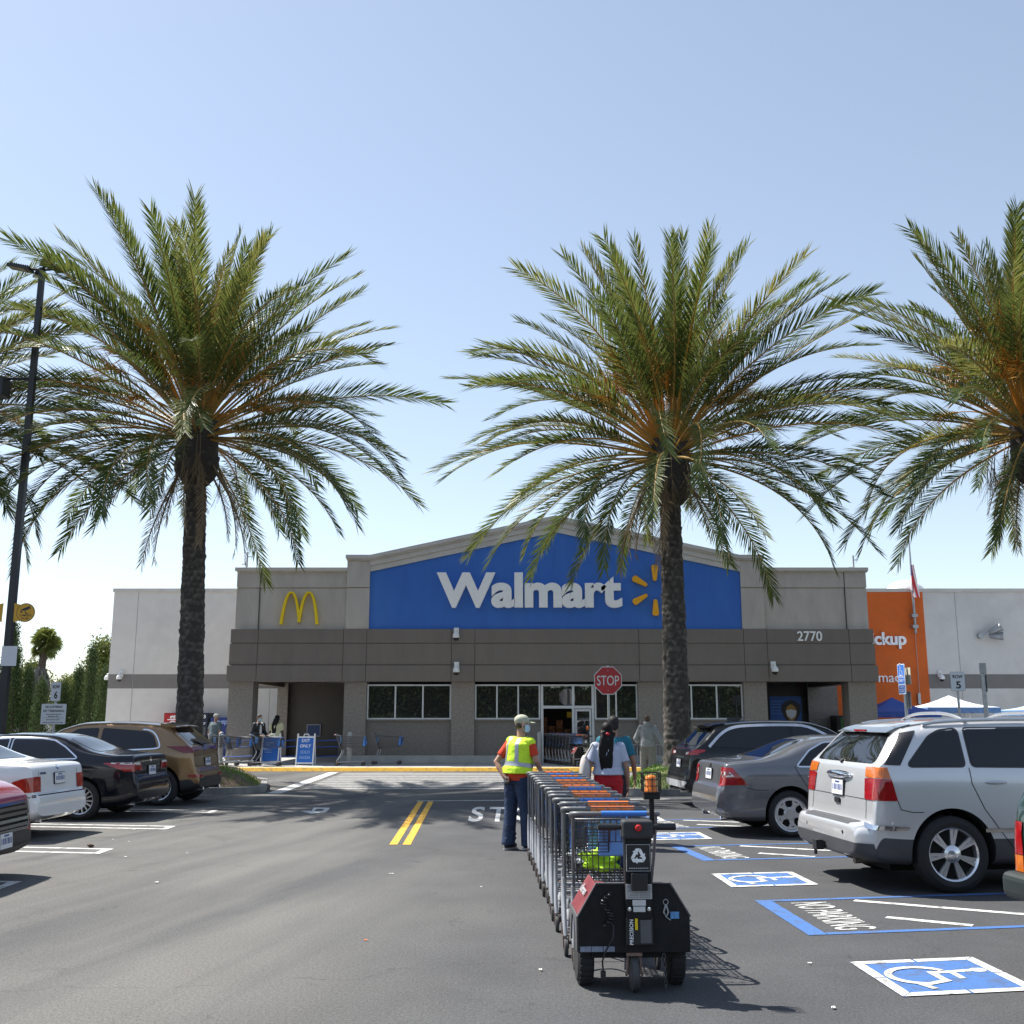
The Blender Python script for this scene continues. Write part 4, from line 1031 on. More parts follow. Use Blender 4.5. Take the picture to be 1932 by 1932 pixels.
def pchip(pts):
    xs = [p[0] for p in pts]; ys = [p[1] for p in pts]; n = len(xs)
    h = [xs[i+1]-xs[i] for i in range(n-1)]; d = [(ys[i+1]-ys[i])/h[i] for i in range(n-1)]; m = [0]*n
    m[0], m[-1] = d[0], d[-1]
    for i in range(1, n-1):
        if d[i-1]*d[i] > 0:
            w1, w2 = 2*h[i]+h[i-1], h[i]+2*h[i-1]; m[i] = (w1+w2)/(w1/d[i-1]+w2/d[i])
    def f(x):
        if x <= xs[0]: return ys[0]
        if x >= xs[-1]: return ys[-1]
        i = 0
        while xs[i+1] < x: i += 1
        t = (x-xs[i])/h[i]; t2, t3 = t*t, t*t*t
        return ys[i]*(2*t3-3*t2+1)+h[i]*m[i]*(t3-2*t2+t)+ys[i+1]*(-2*t3+3*t2)+h[i]*m[i+1]*(t3-t2)
    return f
def chaikin(P, n=2):
    for _ in range(n):
        Q = [P[0]]
        for a, b_ in zip(P, P[1:]): Q += [(a[0]*.75+b_[0]*.25, a[1]*.75+b_[1]*.25), (a[0]*.25+b_[0]*.75, a[1]*.25+b_[1]*.75)]
        P = Q + [P[-1]]
    return P
NS = [4, 3, 5, 7, 7, 3, 10, 4, 5, 5]       # samples per section segment
def car_body(sp):
    L, W = sp['L'], sp['W']; top, belt = pchip(sp['top']), pchip(sp['belt']); low = pchip(sp['low']); k = sp.get('k', .36)
    xs = set()
    x = -L/2
    while x < L/2: xs.add(round(x, 4)); x += .01 if (x < -L/2+.62 or x > L/2-.45) else .035
    xs.add(L/2); xs = sorted(xs); rings = []
    cr, Rr, cf, Rf = sp.get('rear', (.2, .5)) + sp.get('front', (.28, .9))
    for x in xs:
        dr, df = x+L/2, L/2-x
        w = W/2*(1-cr*max(0, 1-dr/Rr)**2.4)*(1-cf*max(0, 1-df/Rf)**2.4)
        zt, zl = top(x), low(x); zb = min(belt(x), zt-.035); zm = zl+.52*(zb-zl)
        hh = zt-zb; cr_ = min(.09, .35*hh)
        y7 = w*.955-max(0, hh-cr_)*k
        P = [(0,zl),(w*.80,zl),(w*.95,zl+.045),(w*.985,zl+.16*(zb-zl)+.03),(w,zm),(w*.99,zb-.12*(zb-zl)),(w*.958,zb),(y7,zt-cr_),(y7-min(.11,.4*hh+.03),zt-cr_*.30),(y7*.5,zt-cr_*.06),(0,zt)]
        S = []
        for i in range(10):
            a, b_ = P[i], P[i+1]
            for j in range(NS[i]): t = j/NS[i]; S.append([a[0]+(b_[0]-a[0])*t, a[1]+(b_[1]-a[1])*t])
        S.append(list(P[10]))
        for _ in range(sp.get('smooth', 3)):
            S = [S[0]] + [[(S[i-1][0]+2*S[i][0]+S[i+1][0])/4, (S[i-1][1]+2*S[i][1]+S[i+1][1])/4] for i in range(1, len(S)-1)] + [S[-1]]
        half = [(x, y, z) for y, z in S]
        rings.append(half + [(x, -y, z) for x_, y, z in half[-2:0:-1]])
    return rings, xs
def decal(bvh, mb, poly, mode, sgn, off, cell=.05, dref=(0,0)):
    """lay a flat outline onto the body: mode 'side' (x,z), 'end' (y,z), 'top' (x,y)"""
    bm = bmesh.new(); vs = [bm.verts.new((p[0], p[1], 0)) for p in poly]
    try: bm.faces.new(vs)
    except ValueError: bm.free(); return
    for ax in (0, 1):
        lo, hi = min(p[ax] for p in poly), max(p[ax] for p in poly); q = math.floor(lo/cell)*cell+cell
        while q < hi-1e-4:
            co, no = [0,0,0], [0,0,0]; co[ax] = q; no[ax] = 1
            bmesh.ops.bisect_plane(bm, geom=bm.verts[:]+bm.edges[:]+bm.faces[:], dist=1e-5, plane_co=co, plane_no=no); q += cell
    bm.verts.ensure_lookup_table(); bm.verts.index_update(); out = []; miss = set()
    for v in bm.verts:
        a, b_ = v.co.x, v.co.y
        if mode == 'side': o, d = Vector((a, 4*sgn, b_)), Vector((0, -sgn, 0))
        elif mode == 'end': o, d = Vector((5*sgn, a, b_)), Vector((-sgn, 0, 0))
        elif mode == 'corner': o, d = Vector((dref[0]+.7071*a-1.5*.7071, sgn*(dref[1]+.7071*a+1.5*.7071), b_)), Vector((.7071, -.7071*sgn, 0))
        else: o, d = Vector((a, b_, 4)), Vector((0, 0, -1))
        h, n, _, _ = bvh.ray_cast(o, d)
        if h is None: miss.add(v.index); out.append(o); continue
        if n.dot(d) > 0: n = -n
        out.append(h+n*off)
    fs = [tuple(v.index for v in f.verts) for f in bm.faces if not any(v.index in miss for v in f.verts)]; bm.free()
    out = [p if i not in miss else out[next(iter(set(range(len(out)))-miss))] if len(miss) < len(out) else p for i, p in enumerate(out)]
    # orient outwards
    if fs:
        a, b_, c = (out[i] for i in fs[0][:3]); nn = (b_-a).cross(c-a)
        dd = Vector((-1, sgn, 0)) if mode == 'corner' else Vector((0, sgn, 0)) if mode == 'side' else Vector((sgn, 0, 0)) if mode == 'end' else Vector((0,0,1))
        if nn.dot(dd) < 0: fs = [f[::-1] for f in fs]
    mb.add(out, fs)
def grow(poly, d):
    a = sum(poly[i][0]*poly[(i+1)%len(poly)][1]-poly[(i+1)%len(poly)][0]*poly[i][1] for i in range(len(poly)))
    return offset_poly(poly, -d if a > 0 else d)
def rpoly(pts, r=.05, n=4): return rounded(pts, r, n)

def wheel_meshes(R_, style):
    w_ = .112; ri = R_*(.72 if style == 'five' else .67) if style != 'old' else R_*.60
    t = MB(); t.lathe([(ri,-w_*.8),(ri+.02,-w_*.97),((ri+R_)/2,-w_*1.06),(R_-.028,-w_*.93),(R_-.004,-w_*.74),(R_,-w_*.4),(R_,w_*.4),(R_-.004,w_*.74),(R_-.028,w_*.93),((ri+R_)/2,w_*1.06),(ri+.02,w_*.97),(ri,w_*.8)], (0,0,0), 'y', 44, cap=False)
    tm = t.mesh('wheel', 35)
    m = MB(); m.lathe([(ri-.004,-w_*.8),(ri-.012,w_*.45),(ri-.006,w_*.82),(ri+.010,w_*.93),(ri+.012,w_*.80),(ri+.002,w_*.7)], (0,0,0), 'y', 44, cap=False)
    f1 = w_*.86
    def spoke(a, wi, wo, r0, r1, d0, d1, tw=0):
        c, s = cos(a), sin(a); 
        def P(r, o, y): return (r*c-o*s, y, r*s+o*c)
        m.add([P(r0,-wi,d0),P(r0,wi,d0),P(r1,wo+tw,d1),P(r1,-wo+tw,d1),P(r0,-wi,d0-.035),P(r0,wi,d0-.035),P(r1,wo+tw,d1-.035),P(r1,-wo+tw,d1-.035)],
              [(0,1,2,3),(7,6,5,4),(0,4,5,1),(1,5,6,2),(2,6,7,3),(3,7,4,0)])
    if style == 'chrome7':
        for k in range(7):
            a = 2*pi*k/7+.2
            for sg in (-1, 1): spoke(a+sg*.055, .012, .016, .05, ri-.005, f1*.72, f1*.86, sg*.012)
            spoke(a, .02, .016, .06, ri-.01, f1*.5, f1*.62)
        m.lathe([(.001,f1*.98),(.045,f1*.96),(.062,f1*.86),(.085,f1*.74),(.09,f1*.3)], (0,0,0), 'y', 28)
    elif style == 'five':
        for k in range(5):
            a = 2*pi*k/5+pi/2; spoke(a, .040, .026, .05, ri*.74, f1*.72, f1*.84); spoke(a-.16, .014, .022, ri*.60, ri-.005, f1*.78, f1*.86, -.03); spoke(a+.16, .014, .022, ri*.60, ri-.005, f1*.78, f1*.86, .03)
        m.lathe([(ri*.80,f1*.86),(ri*.86,f1*.9),(ri-.004,f1*.9)], (0,0,0), 'y', 40, cap=False)
        m.lathe([(.001,f1*.8),(.035,f1*.8),(.08,f1*.78),(.095,f1*.68),(.1,f1*.4)], (0,0,0), 'y', 24)
        for k in range(5): a = 2*pi*k/5+.3; m.lathe([(.012,f1*.7),(.012,f1*.84),(.001,f1*.85)], (.055*cos(a),0,.055*sin(a)), 'y', 8)
    elif style == 'ten':
        for k in range(5):
            a = 2*pi*k/5+.35
            for sg in (-1, 1): spoke(a+sg*.20, .014, .012, .05, ri-.005, f1*.66, f1*.84, sg*.0)
            spoke(a+.62, .012, .009, .06, ri-.005, f1*.6, f1*.8)
        m.lathe([(.001,f1*.78),(.04,f1*.78),(.07,f1*.68),(.08,f1*.3)], (0,0,0), 'y', 24)
    else:
        for k in range(8): spoke(2*pi*k/8, .022, .03, .05, ri-.005, f1*.66, f1*.84)
        m.lathe([(.001,f1*.8),(.05,f1*.78),(.08,f1*.64),(.09,f1*.3)], (0,0,0), 'y', 24)
    rm = m.mesh('rim', 30)
    b = MB(); b.lathe([(.001,w_*.32),(ri-.013,w_*.32),(ri-.013,w_*.28),(.001,w_*.28)], (0,0,0), 'y', 32); bm_ = b.mesh('brake_disc', 30)
    return tm, rm, bm_
WCACHE = {}
def add_wheel(root, x, y, R_, style, rimmat):
    key = (R_, style)
    if key not in WCACHE:
        tm, rm, bm_ = wheel_meshes(R_, style); tm.materials.append(M_TYRE); bm_.materials.append(M_WELL); WCACHE[key] = (tm, rm, bm_)
    tm, rm, bm_ = WCACHE[key]
    if len(rm.materials) == 0: rm.materials.append(rimmat)
    o = link('wheel', tm, root); o.location = (x, y, R_)
    if y < 0: o.rotation_euler = (0, 0, pi)
    o.rotation_euler[1] = .37*x
    for nm, me in (('rim', rm), ('brake_disc', bm_)): c = bpy.data.objects.new(nm, me); COL.objects.link(c); c.parent = o; LOC[c.name] = Vector()
def car(name, label, sp, contact, side, rz, paint, group=None, cat='car'):
    L, W, R_, ra, fa = sp['L'], sp['W'], sp['r'], sp['ra'], sp['fa']
    c, s = cos(R(rz)), sin(R(rz)); lx, ly = ra, side*(W/2-.01)
    if sp.get('ref'): lx, ly = sp['ref']
    loc = (contact[0]-(c*lx-s*ly), contact[1]-(s*lx+c*ly), 0)
    T = proto(name, label, cat, group)
    rings, xs = car_body(sp)
    mb = MB(); n = len(rings[0]); half = sum(NS)
    mb.loft(rings)
    # cladding by section band (samples counted up from the underside)
    band = sp.get('band', 0); bfun = sp.get('bandfun')
    if band or bfun:
        for i in range(len(rings)-1):
            for k_ in range(n):
                kk = k_ if k_ < half else n-1-k_
                bb = bfun(xs[i]) if bfun else band
                if kk < bb: mb.m[i*n+k_] = 1
        if sp.get('endclad'): mb.m[-1] = mb.m[-2] = 1
    me = mb.mesh('body', None)
    body = link('body', me, T, [paint, sp.get('cladmat', M_CLAD), M_WELL])
    bvh = BVHTree.FromPolygons([v.co.copy() for v in me.vertices], [tuple(p.vertices) for p in me.polygons])
    # wheel arches cut with cylinders
    ct_ = MB()
    for ax in (ra, fa):
        for sg in (-1, 1):
            yo, yi = sg*(W/2+.2), sg*(W/2-.34); ar = R_+sp.get('gap', .055)
            ct_.lathe([(ar,min(yo,yi)),(ar,max(yo,yi))], (ax,0,R_+.015), 'y', 48)
    cm = ct_.mesh('arch_cutter'); co = link('arch_cutter', cm, None, [paint, M_CLAD, M_WELL])
    for p in cm.polygons: p.material_index = 2
    md = body.modifiers.new('arches', 'BOOLEAN'); md.operation = 'DIFFERENCE'; md.object = co; md.solver = 'EXACT'; md.material_mode = 'INDEX'
    bpy.context.view_layer.update(); dg = bpy.context.evaluated_depsgraph_get()
    nm = bpy.data.meshes.new_from_object(body.evaluated_get(dg)); body.modifiers.clear(); old = body.data; body.data = nm; nm.name = 'body'; bpy.data.meshes.remove(old); bpy.data.objects.remove(co)
    shade(nm, 32)
    def part(nm_, fn, m, parent=T, sm=180):
        q = MB(); fn(q); return q.build(nm_, m, parent, smooth=sm, fix=False)
    D = lambda poly, mode, sg, off, cell=.05: (lambda q: decal(bvh, q, poly, mode, sg, off, cell))
    for w_ in sp['windows']:
        for sg in (-1, 1):
            wo = part('side_window', D(rpoly(w_, sp.get('wr', .06)), 'side', sg, .006), M_CGLASS)
            if sp.get('trim'): 
                o_ = grow(rpoly(w_, sp.get('wr', .06)), .022)
                part('window_trim', D(o_, 'side', sg, .003), sp['trim'], wo)
    for g_ in sp.get('trimlines', []):
        for sg in (-1, 1): part('window_trim', D(stroke(chaikin(g_[0]), g_[1]), 'side', sg, .008, .03), sp.get('linemat', M_CHROME))
    for md_, poly, nm_ in sp['glass']:
        sg = -1 if nm_ == 'rear_window' else 1
        part(nm_, D(rpoly(poly, .09), md_, sg, .005), M_CGLASS)
    for nm_, polys, m in sp.get('decals', []):
        def fn(q, polys=polys):
            for md_, sg, poly, off in polys: decal(bvh, q, poly, md_, sg, off, .022)
        part(nm_, fn, m)
    for nm_, m, rear, sidep in sp['lamps']:
        for sg in (-1, 1):
            def fn(q):
                e = 1 if sp.get('frontlamp') else -1
                if rear: decal(bvh, q, [(sg*y, z) for y, z in rear], 'end', e, .008, .03)
                if sidep: decal(bvh, q, sidep, 'side', sg, .008, .03)
                if rear and sidep and e < 0:
                    zl_ = max(min(z for y, z in rear), min(z for y, z in sidep))+.004; zh_ = min(max(z for y, z in rear), max(z for y, z in sidep))-.004
                    xr_ = min(p[0] for p in sidep); yr_ = max(p[0] for p in rear)
                    if zh_ > zl_: decal(bvh, q, [(-.11,zl_),(.11,zl_),(.11,zh_),(-.11,zh_)], 'corner', sg, .0075, .03, (xr_, yr_))
            part(nm_, fn, m)
    for nm_, m, poly, dr_ in sp.get('cornerlamps', []):
        for sg in (-1, 1): part(nm_, (lambda q: decal(bvh, q, poly, 'corner', sg, .008, .025, dr_)), m)
    for ln, w_ in sp.get('seams', []):
        for sg in (-1, 1): part('panel_gap', D(stroke(ln, w_), 'side', sg, .0025), M_SEAM)
    for ln, w_ in sp.get('endseams', []): part('panel_gap', D(stroke(ln, w_), 'end', -1, .0025), M_SEAM)
    for x, z in sp.get('handles', []):
        for sg in (-1, 1):
            h, nn, _, _ = bvh.ray_cast(Vector((x, 4*sg, z)), Vector((0, -sg, 0)))
            q = MB(); q.ell(h+Vector((0, sg*.018, 0)), .11, .016, .018, 12, 7); q.build('door_handle', sp.get('handlemat', paint), T, smooth=180)
    for px, pz, e in sp.get('plate', []):
        h, nn, _, _ = bvh.ray_cast(Vector((e*5, px, pz)), Vector((-e, 0, 0))); h = h+Vector((e*.012, 0, 0)); nn = Vector((e, 0, sp.get('platetilt', .08))).normalized(); up = Vector((0,0,1)); up = (up-nn*nn.z).normalized(); sd = up.cross(nn)
        q = MB(); q.obox(h, sd*.165, up*.085, nn*.006); q.build('plate_frame', M_BLK, T)
        q = MB(); q.obox(h+nn*.007, sd*.152, up*.076, nn*.003); pl = q.build('licence_plate', M_PLATE, T)
        q = MB(); q.obox(h+nn*.0105+up*.054, sd*.06, up*.009, nn*.001)
        for j in range(7): q.obox(h+nn*.0105+sd*(-.118+.039*j+(.006 if j > 0 else 0)), sd*(.012 if j % 3 else .008), up*.030, nn*.001)
        q.build('plate_marks', M_PTXT, pl)
    for sg in (-1, 1):
        mx, mz = sp['mirror']; h, nn, _, _ = bvh.ray_cast(Vector((mx, 4*sg, mz)), Vector((0, -sg, 0)))
        q = MB(); q.tube([h-Vector((0,sg*.03,0)), h+Vector((-.01, sg*.08, .01))], .03, 8); q.ell(h+Vector((-.02, sg*.15, .045)), .055, .105, .07, 14, 9); q.build('mirror', sp.get('mirrormat', paint), T, smooth=180)
    for ax in (ra, fa):
        for sg in (-1, 1): add_wheel(T, ax, sg*(W/2-.135), R_, sp['wheel'], sp.get('rim', M_ALLOY))
    q = MB(); q.box(-L/2+.45, L/2-.5, -W/2+.42, W/2-.42, .17, .36); q.build('underbody', M_WELL, T)
    if 'extra' in sp: sp['extra'](T, bvh, paint)
    T.location = loc; T.rotation_euler = (0, 0, R(rz))
    return T

SED = dict(belt=[(-2.4,.86),(-1.6,.93),(-.5,.95),(1.0,.93),(2.4,.75)], k=.46)
def sedan_windows(zb, zt, xr, xm, xf, q):
    """rear door glass with a pointed quarter, front door glass"""
    return [[(xr, zb+.02),(xr+.42,zt-.05),(xr+.62,zt),(xm-.04,zt+.005),(xm-.04,zb)], [(xm+.05,zb),(xm+.05,zt+.005),(xf-.62,zt-.02),(xf,zb+.01)]]

# ---- silver wagon, right row
def wagon_extra(T, bvh, paint):
    q = MB()
    for x in (-1.25, -.25):
        P = []
        for i in range(17):
            t = i/16; y = .74*(1-2*t); P.append((x, y, 1.66+.085*(1-abs(2*t-1)**3)))
        q2 = MB(); q2.tube(P, .017, 8); q2.build('roof_crossbar', M_ALLOY, T, smooth=60)
    for sg in (-1, 1):
        q = MB(); P = [(-1.72+ i*.12, sg*(.76), 1.625+.055*sin(pi*min(1, i/17))**.5) for i in range(18)]; q.tube(P, .020, 8); q.build('roof_rail', M_ALLOY, T, smooth=60)
    q = MB(); q.loft([[(-2.06+dx, y, 1.545+dz) for (dx, dz) in ((0,0),(.10,.045),(.26,.085),(.26,.03),(.10,-.005))] for y in (-.66,-.55,0,.55,.66)]); q.build('tailgate_spoiler', M_GREYSP, T, smooth=40)
    q = MB(); q.box(-2.064,-2.05,-.16,.16,1.552,1.572); q.build('brake_lamp', M_RED, T)
    # chrome grip over the plate
    q = MB(); q.ell((-2.325,0,1.10), .045, .36, .045, 20, 9); q.build('tailgate_grip', M_CHROME, T, smooth=180)
    q = MB(); q.tube([(-2.27,.02,1.235),(-2.24,.25,1.262),(-2.225,.45,1.275)], [.020,.014,.008], 8); q.tube([(-2.29,.02,1.225),(-2.25,.02,1.25)], .022, 8); q.build('rear_wiper', M_BLK, T, smooth=60)
    q = MB(); q.box(-2.62,-2.35,-.035,.035,.335,.405); q.box(-2.64,-2.56,-.055,.055,.32,.42); q.tube([(-2.63,0,.33),(-2.63,0,.27)], .018, 8); q.tube([(-2.6,.0,.345),(-2.45,.3,.32),(-2.2,.35,.33)], .03, 8); q.build('tow_hitch', M_BLK, T)
    q = MB(); q.tube([(-2.42,-.52,.27),(-2.0,-.52,.28)], [.035,.035], 12); q.ell((-1.95,-.3,.30), .28,.42,.09, 16, 9); q.build('exhaust', mat('exhaust_steel', (.20,.17,.14), .5, metal=.7), T, smooth=60)
    for sg in (-1, 1):
        q = MB(); 
        decal(bvh, q, rpoly([(-2.43,.605),(-2.05,.605),(-2.02,.635),(-2.43,.655)], .015), 'side', sg, .022, .04); q.build('bumper_trim', M_CHROME, T, smooth=180, fix=False)
        q = MB(); decal(bvh, q, stroke([(-1.25,.60),(.8,.60)], .035), 'side', sg, .012, .06); q.build('door_trim', M_CHROME, T, smooth=180, fix=False)
        q = MB(); decal(bvh, q, circle(-2.475 if False else sg*.52,.55,.02,12), 'end', -1, .004, .05); q.build('parking_sensor', M_CHROME, T, fix=False)
    q = MB(); q.box(-2.372,-2.352,-.07,.07,.80,.86); q.build('tailgate_latch', M_BLK, T, bevel=.01)
M_GREYSP = mat('spoiler_grey', (.16,.165,.18), .3, metal=.6, coat=1)
WAG = dict(L=5.05, W=2.0, r=.368, ra=-1.58, fa=1.38, k=.34, rear=(.17,.42), front=(.3,1.0), gap=.062, smooth=2,
    top=[(-2.525,.585),(-2.51,.625),(-2.48,.655),(-2.38,.672),(-2.365,.70),(-2.345,.88),(-2.31,1.12),(-2.285,1.205),(-2.24,1.265),(-1.97,1.575),(-1.86,1.625),(-1.55,1.665),(-.6,1.695),(.1,1.685),(.55,1.60),(1.3,1.13),(1.9,1.0),(2.3,.86),(2.46,.70),(2.525,.55)],
    belt=[(-2.4,1.19),(-1.5,1.215),(0,1.20),(1.3,1.08),(2.4,.8)], low=[(-2.525,.33),(-2.3,.27),(-1.9,.24),(1.9,.24),(2.525,.3)],
    bandfun=lambda x: 14, cladmat=M_GREYCLAD, endclad=False,
    windows=[[(-1.97,1.225),(-1.70,1.50),(-1.58,1.555),(-1.40,1.575),(-1.40,1.225)],[(-1.31,1.225),(-1.31,1.578),(-.36,1.585),(-.36,1.215)],[(-.27,1.215),(-.27,1.585),(.28,1.555),(.92,1.20)]], wr=.035,
    glass=[('end',[(-.80,1.235),(.80,1.235),(.64,1.545),(-.64,1.545)],'rear_window'),('end',[(-.82,1.17),(.82,1.17),(.60,1.58),(-.60,1.58)],'windshield')],
    decals=[('bumper_lower',[('end',-1,[(-.90,.31),(.90,.31),(.94,.40),(.94,.47),(.80,.475),(-.80,.475),(-.94,.47),(-.94,.40)],.007)],M_GREYCLAD),('bumper_step',[('top',0,[(-2.50,-.62),(-2.50,.62),(-2.385,.68),(-2.385,-.68)],.004)],M_GREYCLAD),('pillar_cover',[('side',-1,[(-2.225,1.23),(-2.06,1.225),(-1.82,1.565),(-1.965,1.54)],.006)],M_BLK),('pillar_cover',[('side',1,[(-2.225,1.23),(-2.06,1.225),(-1.82,1.565),(-1.965,1.54)],.006)],M_BLK),
            ('roof_strip',[('top',0,[(-1.9,-.70),(.45,-.70),(.45,-.645),(-1.9,-.645)],.004)],M_BLK),('roof_strip',[('top',0,[(-1.9,.70),(.45,.70),(.45,.645),(-1.9,.645)],.004)],M_BLK)],
    lamps=[('tail_lamp',M_RED,[(.735,.885),(.93,.885),(.92,1.095),(.765,1.095)],[(-2.41,.885),(-2.13,.885),(-2.175,1.095),(-2.39,1.095)]),('indicator_lamp',M_AMB,[(.765,1.10),(.92,1.10),(.90,1.205),(.80,1.205)],[(-2.39,1.10),(-2.18,1.10),(-2.20,1.205),(-2.36,1.205)])],
    seams=[([(-1.355,1.20),(-1.35,1.05),(-1.24,.80),(-1.06,.55),(-.92,.36)],.008),([(-.31,1.20),(-.31,.35)],.008),([(-2.13,.885),(-2.10,.80),(-1.98,.775),(-1.87,.775)],.008)],
    endseams=[([(-.75,.70),(-.74,.885)],.010),([(.75,.70),(.74,.885)],.010),([(-.74,.885),(.74,.885)],.006)],
    handles=[(-1.10,1.06),(-.12,1.05)], plate=[(.0,.965,-1)], mirror=(.85,1.2), wheel='chrome7', trim=M_BLK, rim=mat('chrome_rim', (.78,.79,.81), .20, metal=.8, var=.03), handlemat=mat('silver_paint_handle', (.55,.57,.60), .3, metal=.6), extra=wagon_extra)
if CARS:
    g = gz(1808,1687); car('parked_wagon', 'silver wagon with black lower bumper and chrome wheels, nearest of the right row', WAG, (g.x, g.y), -1, 4.5, carpaint('silver_paint', (.62,.62,.625), .5, .34), 'cars in the right row')

# ---- grey sedan, right row
def sed_extra(exh=(.0,), ant=False):
    def f(T, bvh, paint):
        for y in exh:
            q = MB(); q.tube([(-2.30,y,.25),(-2.0,y,.25)], .03, 12); q.build('exhaust', M_CHROME, T, smooth=60)
    return f
FUS = dict(L=4.82, W=1.84, r=.33, ra=-1.36, fa=1.38, k=.44, rear=(.22,.55), front=(.28,.9),
    top=[(-2.41,.56),(-2.40,.62),(-2.37,.70),(-2.33,.735),(-2.31,.80),(-2.285,.98),(-2.25,1.05),(-2.15,1.07),(-1.72,1.115),(-1.55,1.165),(-.92,1.40),(-.70,1.435),(-.2,1.45),(.35,1.42),(1.22,1.02),(1.9,.92),(2.25,.80),(2.37,.66),(2.41,.55)],
    belt=[(-2.4,.98),(-1.6,1.0),(0,.975),(1.2,.94),(2.4,.75)], low=[(-2.41,.33),(-2.2,.24),(-1.8,.20),(1.9,.19),(2.41,.25)],
    windows=[[(-1.22,1.01),(-1.0,1.22),(-.78,1.325),(-.60,1.345),(-.17,1.345),(-.17,.995)],[(-.09,.99),(-.09,1.345),(.32,1.325),(1.02,.985)]], trim=M_CHROME, wr=.03,
    glass=[('top',[(-1.66,-.58),(-1.0,-.47),(-1.0,.47),(-1.66,.58)],'rear_window'),('end',[(-.72,1.04),(.72,1.04),(.56,1.38),(-.56,1.38)],'windshield')],
    lamps=[], cornerlamps=[('tail_lamp',M_RED,[(-.19,.71),(.0,.735),(.26,.745),(.17,.87),(.06,.985),(-.15,.985)],(-2.30,.85)),('reverse_lamp',M_CLR,[(-.15,.84),(.10,.86),(.03,.925),(-.14,.925)],(-2.31,.86))],
    seams=[([(-1.27,1.0),(-1.24,.93),(-1.12,.73),(-.98,.62)],.010),([(-.13,.98),(-.13,.3)],.010),([(-2.05,.745),(-2.0,.70),(-1.85,.67),(-1.70,.67)],.007)],
    endseams=[([(-.52,.73),(-.50,.985)],.008),([(.52,.73),(.50,.985)],.008)],
    decals=[('badge',[('end',-1,circle(0,.97,.055,16),.004)],M_CHROME)],
    handles=[(-1.0,.86),(-.02,.85)], handlemat=M_CHROME, plate=[(0,.87,-1)], mirror=(.95,.98), wheel='five', extra=sed_extra((-.5,.5)))
if CARS:
    g = gz(1496,1581); car('parked_sedan', 'grey sedan with red tail lamps between silver wagon and black crossover', FUS, (g.x, g.y), -1, 5, carpaint('grey_paint', (.145,.148,.16), .5, .30), 'cars in the right row')

# ---- crossovers
def suv_extra(sp_col=None, shark=True, skid=None):
    def f(T, bvh, paint):
        h, nn, _, _ = bvh.ray_cast(Vector((-5, 0, 1.50)), Vector((1, 0, 0))); x0 = h.x
        q = MB(); q.loft([[(x0+dx+.04*abs(y)**2, y, 1.515+dz-.05*abs(y)**2) for (dx, dz) in ((-.10,.03),(.02,.075),(.25,.105),(.25,.05),(.02,.02))] for y in (-.62,-.5,0,.5,.62)]); q.build('tailgate_spoiler', sp_col or paint, T, smooth=40)
        if shark:
            q = MB(); q.loft([[(-1.2-.0*z, -w_, 1.63+z),(-1.2, w_, 1.63+z),(-.98+.13*z/.09, 0, 1.63+z)] for z, w_ in ((0,.025),(.05,.015),(.09,.004))]); q.build('roof_antenna', M_BLK, T)
        if skid:
            q = MB(); decal(bvh, q, rpoly([(-.70,.37),(.70,.37),(.80,.50),(-.80,.50)], .05), 'end', -1, .012, .03); q.build('skid_plate', skid, T, smooth=180, fix=False)
        for y in (-.5, .5):
            q = MB(); h, nn, _, _ = bvh.ray_cast(Vector((-5, y, .36)), Vector((1, 0, 0))); q.tube([(h.x-.03, y, .31),(h.x+.3, y, .31)], .036, 10); q.build('exhaust', M_CHROME, T, smooth=60)
        h, nn, _, _ = bvh.ray_cast(Vector((-5, 0, 1.16)), Vector((1, 0, 0)))
        q = MB(); q.tube([h+Vector((-.02,0,0)), h+Vector((.06,.3,.09)), h+Vector((.10,.42,.12))], [.018,.012,.008], 8); q.build('rear_wiper', M_BLK, T, smooth=60)
    return f
